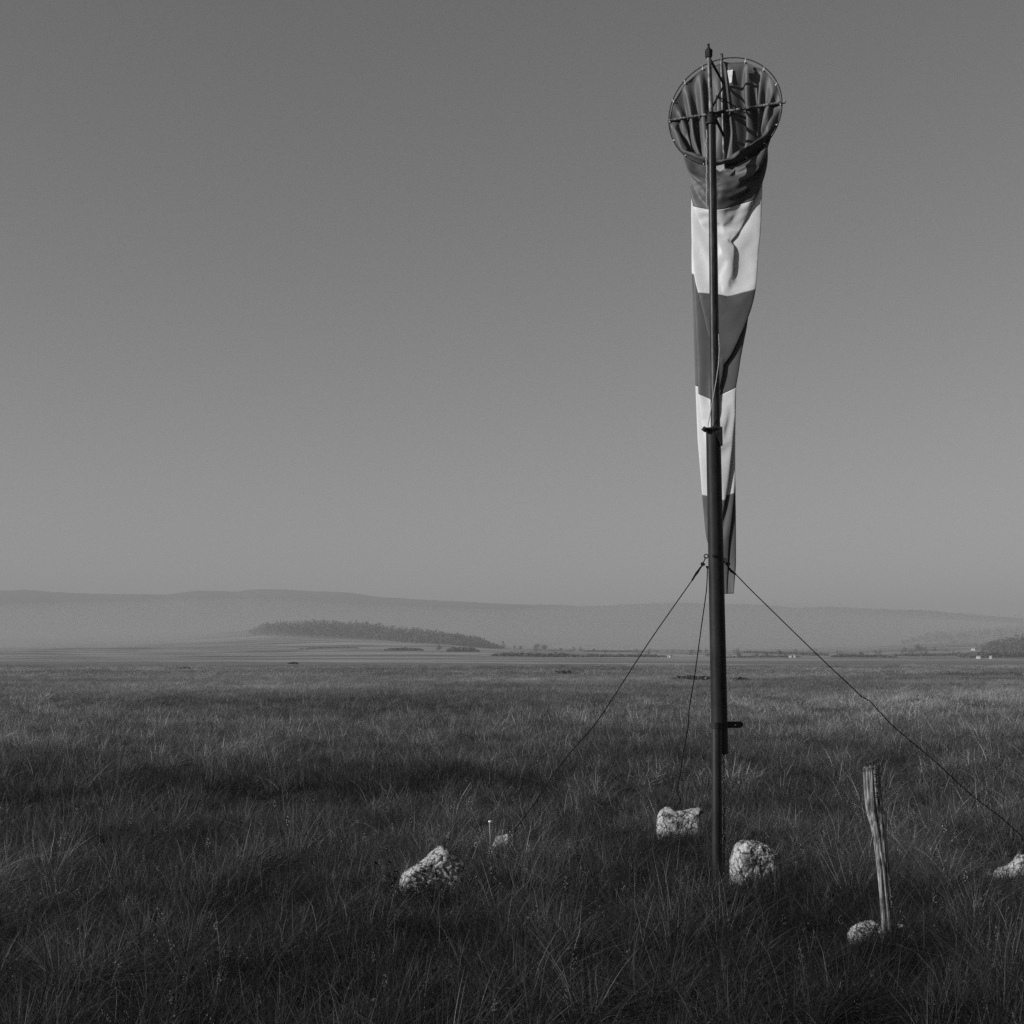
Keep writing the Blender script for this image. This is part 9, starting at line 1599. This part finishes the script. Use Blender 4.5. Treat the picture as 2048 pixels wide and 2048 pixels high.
def tone_at(x, y):
    n1 = noise.noise(Vector((x * 0.055 + 3.1, y * 0.035, 0.5)))
    n2 = noise.noise(Vector((x * 0.28, y * 0.20, 7.5)))
    n3 = noise.noise(Vector((x * 1.1, y * 0.9, 2.5)))
    n4 = noise.noise(Vector((x * 0.020, y * 0.045, 9.5))) + 0.6 * noise.noise(Vector((x * 0.07, y * 0.11, 19.5)))
    t = 0.62 + 0.34 * n1 + 0.36 * n2 + (0.40 * n3 if y < 45 else 0.0)
    # a blotchy belt of darker green growth across the meadow, then dry pale grass
    b = y + 4 * noise.noise(Vector((x * 0.08, 3.3, 0)))
    bl = max(0.0, min(1.0, 0.62 + 1.5 * noise.noise(Vector((x * 0.30, y * 0.22, 31.0)))))
    t *= 1 - 0.12 * bl * math.exp(-((b - 19.5) / 4.2) ** 2)
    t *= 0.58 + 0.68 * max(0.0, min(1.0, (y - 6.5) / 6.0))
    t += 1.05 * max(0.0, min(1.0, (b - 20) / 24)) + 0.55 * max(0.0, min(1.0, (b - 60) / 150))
    if y > 40:
        t *= max(0.3, 1 + 0.62 * n4 + 0.35 * n1)
    return max(0.06, t)


def lay(name, n, y0, y1, specs, hscale, label, seed, margin=0.42, power=1.0, fringe=False):
    rng = np.random.default_rng(seed)
    col = tuft_collection(name + "_tufts", specs)
    pts, rots, scl, idx, tone = [], [], [], [], []
    nv = len(specs)
    cnt = 0
    while cnt < n:
        u = rng.random()
        y = (y0 ** (2 * power) + u * (y1 ** (2 * power) - y0 ** (2 * power))) ** (1 / (2 * power))
        x = rng.uniform(-margin, margin) * (y + 1.5)
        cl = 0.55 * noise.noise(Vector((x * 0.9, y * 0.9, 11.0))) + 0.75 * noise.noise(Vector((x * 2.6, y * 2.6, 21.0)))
        if y < 40 and rng.random() > 0.80 + 0.7 * cl:
            cnt += 1
            continue
        k = keep_low(x, y) if y < 16 else 1.0
        cnt += 1
        if k < 0.05:
            continue
        s = hscale * (0.50 + 0.62 * rng.random()) * max(0.45, 0.92 + 0.85 * cl + 0.35 * noise.noise(Vector((x * 0.33, y * 0.33, 44.0))))
        if k < 1.0:
            s = min(s, k)
        s = max(s, 0.12)
        pts.append((x, y, swell(x, y) - 0.01))
        tx = 0.55 * noise.noise(Vector((x * 0.55, y * 0.55, 61.0))) + rng.normal(0, 0.13)
        ty = 0.55 * noise.noise(Vector((x * 0.55, y * 0.55, 71.0))) + rng.normal(0, 0.13)
        e = (Matrix.Rotation(tx, 3, 'X') @ Matrix.Rotation(ty, 3, 'Y') @ Matrix.Rotation(rng.uniform(0, 6.283), 3, 'Z')).to_euler('XYZ')
        rots.append((e.x, e.y, e.z))
        w = 0.5 + 0.5 * s
        scl.append((w, w, s))
        idx.append(rng.integers(0, nv))
        hl = max(0.35, min(1.7, 0.95 + 1.5 * cl)) if y < 60 else 1.0  # low clumps darker: other herbs, plus the shade of gaps put into tone
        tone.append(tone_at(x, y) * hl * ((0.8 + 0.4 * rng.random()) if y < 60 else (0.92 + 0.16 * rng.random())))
    if fringe:
        # grass growing tight against the front of every stone and the stake
        for (rx, ry, w, d, low) in ROCKS + [(at(1779, 1871, 8.6).x, 8.6, 0.12, 0.1, 1)]:
            for i in range(int(14 + 70 * w)):
                x = rx + rng.uniform(-0.62, 0.62) * w
                y = ry - d * 0.5 * math.sqrt(max(0.1, 1 - (abs(x - rx) / (0.66 * w)) ** 2)) - rng.uniform(0.0, 0.16)
                s = rng.uniform(0.45, 0.95)
                pts.append((x, y, swell(x, y) - 0.01))
                rots.append((rng.normal(0, 0.12), rng.normal(0, 0.12), rng.uniform(0, 6.283)))
                scl.append((0.8, 0.8, s))
                idx.append(rng.integers(0, 6))
                tone.append(tone_at(x, y) * rng.uniform(0.8, 1.3))
    scatter(name, pts, rots, scl, idx, tone, col, label)


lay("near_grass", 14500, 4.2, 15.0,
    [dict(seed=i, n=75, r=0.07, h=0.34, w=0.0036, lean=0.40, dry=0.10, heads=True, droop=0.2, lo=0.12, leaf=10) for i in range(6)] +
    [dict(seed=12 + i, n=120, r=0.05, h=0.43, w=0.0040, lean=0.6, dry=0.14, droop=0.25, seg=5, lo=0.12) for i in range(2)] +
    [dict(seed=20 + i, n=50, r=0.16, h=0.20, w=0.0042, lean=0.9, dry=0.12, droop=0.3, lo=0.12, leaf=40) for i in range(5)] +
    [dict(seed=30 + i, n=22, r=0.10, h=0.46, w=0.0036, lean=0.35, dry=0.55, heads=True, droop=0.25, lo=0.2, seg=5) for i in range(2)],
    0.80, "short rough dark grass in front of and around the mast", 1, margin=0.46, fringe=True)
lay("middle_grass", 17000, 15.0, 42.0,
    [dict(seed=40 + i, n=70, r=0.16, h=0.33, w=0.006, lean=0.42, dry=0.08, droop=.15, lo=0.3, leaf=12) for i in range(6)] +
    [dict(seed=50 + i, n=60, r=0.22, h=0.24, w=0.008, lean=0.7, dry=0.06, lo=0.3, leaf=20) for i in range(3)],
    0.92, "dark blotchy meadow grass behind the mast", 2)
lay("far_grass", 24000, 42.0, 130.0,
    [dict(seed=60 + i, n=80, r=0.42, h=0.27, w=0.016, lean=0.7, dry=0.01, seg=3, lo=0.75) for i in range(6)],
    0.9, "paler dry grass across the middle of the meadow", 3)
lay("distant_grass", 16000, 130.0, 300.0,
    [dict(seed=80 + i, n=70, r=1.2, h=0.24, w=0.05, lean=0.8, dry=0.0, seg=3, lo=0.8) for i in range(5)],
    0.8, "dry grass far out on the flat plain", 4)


# ------------------------------------------------------------------ far bushes, trees, woods and houses
def crown_mesh(mb, c, rx, ry, rz, n, leaf, rnd, lumps=None):
    """foliage: leaf-clump faces through an uneven volume"""
    lumps = lumps or [(Vector((0, 0, 0)), 1.0)]
    for i in range(n):
        o, s = lumps[rnd.randrange(len(lumps))]
        d = Vector((rnd.gauss(0, 1), rnd.gauss(0, 1), rnd.gauss(0, 1))).normalized()
        r = (0.45 + 0.55 * rnd.random() ** 0.5) * s
        p = Vector((c[0] + (o.x + d.x * r) * rx, c[1] + (o.y + d.y * r) * ry, c[2] + (o.z + d.z * r) * rz))
        nrm_ = (d + Vector((rnd.gauss(0, .5), rnd.gauss(0, .5), rnd.gauss(0, .5) + .2))).normalized()
        a = nrm_.orthogonal().normalized()
        a = (Matrix.Rotation(rnd.uniform(0, 6.28), 3, nrm_) @ a)
        b = nrm_.cross(a)
        l_ = leaf * rnd.uniform(0.6, 1.3)
        k = len(mb.v)
        mb.v += [p - a * l_ - b * l_ * .2, p + b * l_ * .7, p + a * l_ + b * l_ * .1, p - b * l_ * .8]
        mb.f.append((k, k + 1, k + 2, k + 3))


def raw_build(mb, name, mat, parent=None):
    me = bpy.data.meshes.new(name)
    me.from_pydata([tuple(p) for p in mb.v], [], mb.f)
    return link(name, me, mat, parent, smooth=False)


def tree(px, pyb, pyt, wpx, Y, label, seed, shape='round', group="trees at the far edge of the plain"):
    rnd = random.Random(seed)
    X = (px - 1024) / FOC * Y
    zg = terrain(X, Y)
    pyg = HORIZON - (zg - H_EYE) * FOC / Y
    h = max(3.0, (pyb - pyt) * Y / FOC)
    w = wpx * Y / FOC
    root = empty("tree", (X, Y, zg))
    tag(root, label, "tree", group)
    tr = MB()
    th = h * (0.35 if shape == 'round' else 0.9)
    tr.tube([Vector((X, Y, zg - 0.5)), Vector((X + 0.02 * h, Y, zg + th * .6)), Vector((X, Y, zg + th))], [0.045 * h * .6, 0.03 * h * .6, 0.012 * h], n=7)
    for q in range(4):
        a = rnd.uniform(0, 6.28)
        p0 = Vector((X, Y, zg + th * rnd.uniform(0.5, .9)))
        tr.tube([p0, p0 + Vector((math.cos(a) * w * .3, math.sin(a) * w * .3, h * .22))], [0.012 * h, 0.004 * h], n=5)
    tr.build("trunk", M_BARK, root)
    cr = MB()
    if shape == 'cone':
        for lv in range(9):
            t = lv / 8
            rr = w * 0.5 * (1 - t) ** 0.85 + 0.1
            crown_mesh(cr, (X, Y, zg + h * (0.10 + 0.86 * t)), rr, rr, h * 0.08, int(70 * (1.1 - t)), h * 0.035, rnd)
    else:
        lumps = [(Vector((rnd.uniform(-.55, .55), rnd.uniform(-.5, .5), rnd.uniform(-.45, .5))), rnd.uniform(0.42, 0.66)) for _ in range(8)]
        crown_mesh(cr, (X, Y, zg + h * 0.56), w * 0.52, w * 0.5, h * 0.46, 560, max(h, w) * 0.036, rnd, lumps)
    raw_build(cr, "crown", M_FOLIAGE, root)


def bush_row(name, pts, Y, h, label, seed, cat="bushes", n=260, depth=3.0, leaf=None, group=None):
    """a low continuous hedge or scrub belt"""
    rnd = random.Random(seed)
    mb = MB()
    for i in range(n):
        t = rnd.random()
        px = pts[0] + (pts[1] - pts[0]) * t
        X = (px - 1024) / FOC * Y
        yy = Y + rnd.uniform(-depth, depth)
        hh = h * (0.65 + 0.6 * abs(noise.noise(Vector((px * 0.06, seed, 0)))) + 0.2 * rnd.random()) * min(1, 0.45 + 4 * min(t, 1 - t))
        zg = terrain(X, yy)
        l_ = leaf or h * 0.3
        crown_mesh(mb, (X, yy, zg + hh * 0.45), l_ * 2.0, l_ * 2.0, hh * 0.5, 6, l_, rnd)
    o = raw_build(mb, name, M_SCRUB if name == 'scrub_patch' else M_FOLIAGE)
    tag(o, label, cat, group)
    return o


# trees standing alone or in pairs along the far edge of the plain
T = [
    (878, 1313, 1298, 11, 1750, 'round', "single small tree in the pale field below the crisp right end of the wood"),
    (978, 1297, 1281, 9, 2400, 'round', "spindly tree at the lower right tip of the wood"),
    (1006, 1300, 1282, 18, 2450, 'cone', "pointed conifer just right of the wood's lower tip"),
    (1030, 1299, 1291, 8, 2450, 'round', "tiny tree between the pointed conifer and the square clump"),
    (1042, 1300, 1292, 7, 2450, 'round', "tiny tree just left of the square clump"),
    (1072, 1299, 1284, 18, 2350, 'round', "left tree of the square clump alone against the fog"),
    (1090, 1299, 1284, 19, 2350, 'round', "right tree of the square clump alone against the fog"),
    (1120, 1300, 1292, 10, 2400, 'round', "pale low tree right of the square clump"),
    (1140, 1300, 1295, 7, 2400, 'round', "small bush-like tree where the ridge fades, right of the square clump"),
    (1180, 1318, 1312, 16, 1500, 'round', "low round tree left of the left guy wire on the far field edge"),
    (1238, 1319, 1312, 15, 1500, 'round', "low tree behind the left guy wire"),
    (1412, 1322, 1313, 12, 1450, 'round', "faint tree touching the left side of the mast"),
    (1474, 1326, 1312, 15, 1400, 'round', "sloping tree first to the right of the mast"),
    (1511, 1326, 1317, 11, 1400, 'round', "left one of two square bushy trees right of the mast"),
    (1531, 1326, 1318, 13, 1400, 'round', "right one of two square bushy trees right of the mast"),
    (1556, 1326, 1311, 11, 1400, 'round', "tall narrow tree left of the two bright white specks"),
    (1604, 1324, 1314, 12, 1450, 'round', "ragged tree right of the two bright white specks"),
    (1627, 1323, 1313, 14, 1450, 'round', "bushy tree just left of the right guy wire"),
    (1720, 1320, 1312, 12, 1600, 'round', "lone round tree right of the right guy wire"),
    (1834, 1312, 1291, 19, 1900, 'round', "large faint tree at the foot of the right hand slope"),
    (1788, 1320, 1314, 8, 1550, 'round', "tiny tree left of the large faint tree on the right slope"),
]
for i, (px, b, t, w, Y, s, lab) in enumerate(T):
    tree(px, b, t, w, Y, lab, 100 + i, s)

bush_row("hedge", (772, 846), 1700, 4.5, "dark hedge along the field left of the single small tree", 11, "hedge", group="hedges of the far fields")
bush_row("hedge", (895, 955), 1600, 4.6, "ragged hedge with humps right of the single small tree", 12, "hedge", group="hedges of the far fields")
bush_row("hedge", (985, 1160), 1350, 4.2, "long dark hedge below the square clump of trees", 13, "hedge", n=420, group="hedges of the far fields")
bush_row("hedge", (1160, 1330), 1400, 4.0, "faint long hedge crossed by the left guy wire", 14, "hedge", n=320, group="hedges of the far fields")
bush_row("hedge", (1450, 1600), 1350, 2.2, "thin hedge foot under the trees right of the mast", 15, "hedge", n=260, group="hedges of the far fields")
bush_row("hedge", (1660, 1790), 1400, 3.0, "dark hedge line crossed by the right guy wire", 16, "hedge", n=260, group="hedges of the far fields")
bush_row("hedge", (1920, 2120), 1500, 6.5, "dark belt of bushes at the foot of the right hand village slope", 17, "hedge", n=420, depth=12, group="hedges of the far fields")
bush_row("hedge", (1010, 1150), 2300, 3.0, "faint upper hedge line right of the square clump of trees", 41, "hedge", n=200, group="hedges of the far fields")
bush_row("hedge", (1170, 1290), 2000, 3.0, "faint upper hedge between the square clump and the left guy wire", 42, "hedge", n=200, group="hedges of the far fields")
bush_row("hedge", (600, 720), 1900, 2.5, "thin hedge below the fogged left end of the wood", 43, "hedge", n=180, group="hedges of the far fields")
bush_row("hedge", (1480, 1650), 1900, 3.5, "upper hedge behind the trees right of the mast", 44, "hedge", n=260, group="hedges of the far fields")
bush_row("hedge", (1790, 1935), 1650, 3.5, "hedge along the field left of the right hand village slope", 45, "hedge", n=240, group="hedges of the far fields")
bush_row("scrub_patch", (1344, 1428), 112, 0.42, "dark low scrub patch on the plain behind the mast", 21, "scrub", n=420, depth=0.7, leaf=0.10, group="dark scrub patches on the plain")
bush_row("scrub_patch", (1455, 1492), 108, 0.34, "thin dark scrub strip just right of the mast", 22, "scrub", n=160, depth=0.5, leaf=0.08, group="dark scrub patches on the plain")
bush_row("scrub_patch", (1106, 1142), 160, 0.45, "short dark scrub patch left of the left guy wire", 23, "scrub", n=160, depth=0.8, leaf=0.11, group="dark scrub patches on the plain")
bush_row("scrub_patch", (330, 386), 210, 0.42, "long thin dark scrub strip on the left of the plain", 24, "scrub", n=180, depth=0.8, leaf=0.12, group="dark scrub patches on the plain")
bush_row("scrub_patch", (581, 596), 420, 0.7, "small dark scrub clump on the pale strip of the plain", 25, "scrub", n=70, depth=1.5, leaf=0.25, group="dark scrub patches on the plain")


def woodland(name, area, label, n, seed, h=15.0):
    """far wood that reads as one mass"""
    rnd = random.Random(seed)
    mb = MB()
    k = 0
    guard = 0
    while k < n and guard < n * 40:
        guard += 1
        px = rnd.uniform(area['x0'], area['x1'])
        ylo = np.interp(px, area['px'], area['near'])
        yhi = np.interp(px, area['px'], area['far'])
        if yhi <= ylo:
            continue
        Y = rnd.uniform(ylo, yhi)
        X = (px - 1024) / FOC * Y
        zg = terrain(X, Y)
        hh = h * rnd.choice([rnd.uniform(0.45, 0.8), rnd.uniform(0.7, 1.25)])
        hh *= np.interp(px, [area['x0'], area['x0'] + 40, area['x1'] - 50, area['x1']], [0.5, 1, 1, 0.35])
        w = hh * rnd.uniform(0.3, 0.42)
        crown_mesh(mb, (X, Y, zg + hh * 0.5), w, w, hh * 0.5, 24, hh * 0.10, rnd)
        k += 1
    o = raw_build(mb, name, M_FOLIAGE)
    tag(o, label, "woodland", kind='stuff')


woodland("woodland", dict(x0=500, x1=1004, px=[500, 540, 620, 760, 800, 900, 960, 1004],
                          near=[2800, 2660, 2620, 2560, 2260, 2260, 2320, 2400], far=[2860, 3050, 3100, 3050, 2950, 2900, 2600, 2440]),
         "dark wood on the slope in the centre, its top fading into the fog", 2600, 31)
woodland("woodland", dict(x0=1960, x1=2200, px=[1960, 2000, 2100, 2200], near=[1900, 1850, 1800, 1800], far=[1960, 2300, 2500, 2500]),
         "dark wood among the houses on the right hand slope", 520, 32)
woodland("woodland", dict(x0=1800, x1=2200, px=[1800, 1860, 2000, 2200], near=[2900, 2850, 2900, 2900], far=[2920, 3200, 3300, 3300]),
         "faint foggy wood along the top of the right hand slope", 500, 33)


def far_scrub(name, x0, x1, y0, y1, n, label, seed):
    rnd = random.Random(seed)
    mb = MB()
    for i in range(n):
        px = rnd.uniform(x0, x1)
        Y = rnd.uniform(y0, y1)
        X = (px - 1024) / FOC * Y
        if noise.noise(Vector((X * 0.008, Y * 0.008, seed))) < 0.0:
            continue
        zg = terrain(X, Y)
        hh = rnd.uniform(1.5, 7.0)
        crown_mesh(mb, (X, Y, zg + hh * 0.45), hh * .5, hh * .5, hh * 0.5, 26, hh * 0.15, rnd)
    o = raw_build(mb, name, M_FOLIAGE)
    tag(o, label, "scrub", kind='stuff')


far_scrub("far_scrub", 1040, 1780, 1450, 2300, 200, "scattered faint bushes over the far fields behind the mast", 51)
far_scrub("far_scrub", 1800, 2120, 1600, 2900, 320, "scattered bushes and small trees over the right hand slope", 52)


def house(px, Y, w, d, h, label, rz=0.3):
    X = (px - 1024) / FOC * Y
    zg = terrain(X, Y)
    root = empty("house", (X, Y, zg))
    tag(root, label, "house", "far white houses at the edge of the plain")
    MB().box(Vector((X, Y, zg + h / 2 - 0.5)), w, d, h + 1, rz=rz).build("walls", M_HOUSE, root, smooth=False)
    m = Matrix.Translation((X, Y, zg + h)) @ Matrix.Rotation(rz, 4, 'Z')
    r = MB()
    a, b, e = w / 2 + .4, d / 2 + .5, h * 0.45
    P = [Vector(p) for p in ((-a, -b, 0.02), (-a, b, 0.02), (-a, 0, e), (a, -b, 0.02), (a, b, 0.02), (a, 0, e))]
    r.v = [m @ p for p in P]
    r.f = [(0, 1, 2), (3, 5, 4), (0, 2, 5, 3), (1, 4, 5, 2), (0, 3, 4, 1)]
    r.build("roof", M_ROOF, root, smooth=False)
    for q in (-0.28, 0.05, 0.3):
        p = m @ Vector((q * w, -d / 2 - 0.06, -h * 0.5))
        MB().box(p, w * 0.14, 0.14, h * 0.36, rz=rz).build("window", M_WIRE, root, smooth=False)


for (px, Y, w, d, h, lab) in (
        (1579, 1330, 2.6, 3, 1.5, "left of two bright white specks of houses right of the mast"),
        (1585, 1330, 3.4, 3, 1.9, "right of two bright white specks of houses right of the mast"),
        (1943, 2050, 5, 5, 2.4, "bright low house on the right slope left of the dark wood"),
        (1953, 1340, 3.6, 4, 1.9, "bright house in front of the bushes at the right"),
        (1977, 1360, 2.2, 3, 1.9, "small bright house just left of the right edge wood"),
        (2002, 2300, 5.5, 5, 2.6, "pale house above the dark wood on the right slope"),
        (1253, 1480, 5, 4, 1.9, "low pale house touching the left guy wire"),
        (1333, 1480, 8, 4, 1.9, "long low pale house between the guy wires left of the mast"),
        (1322, 1480, 4, 4, 1.7, "short low pale house beside the long one left of the mast")):
    house(px, Y, w, d, h, lab, rz=-0.5)
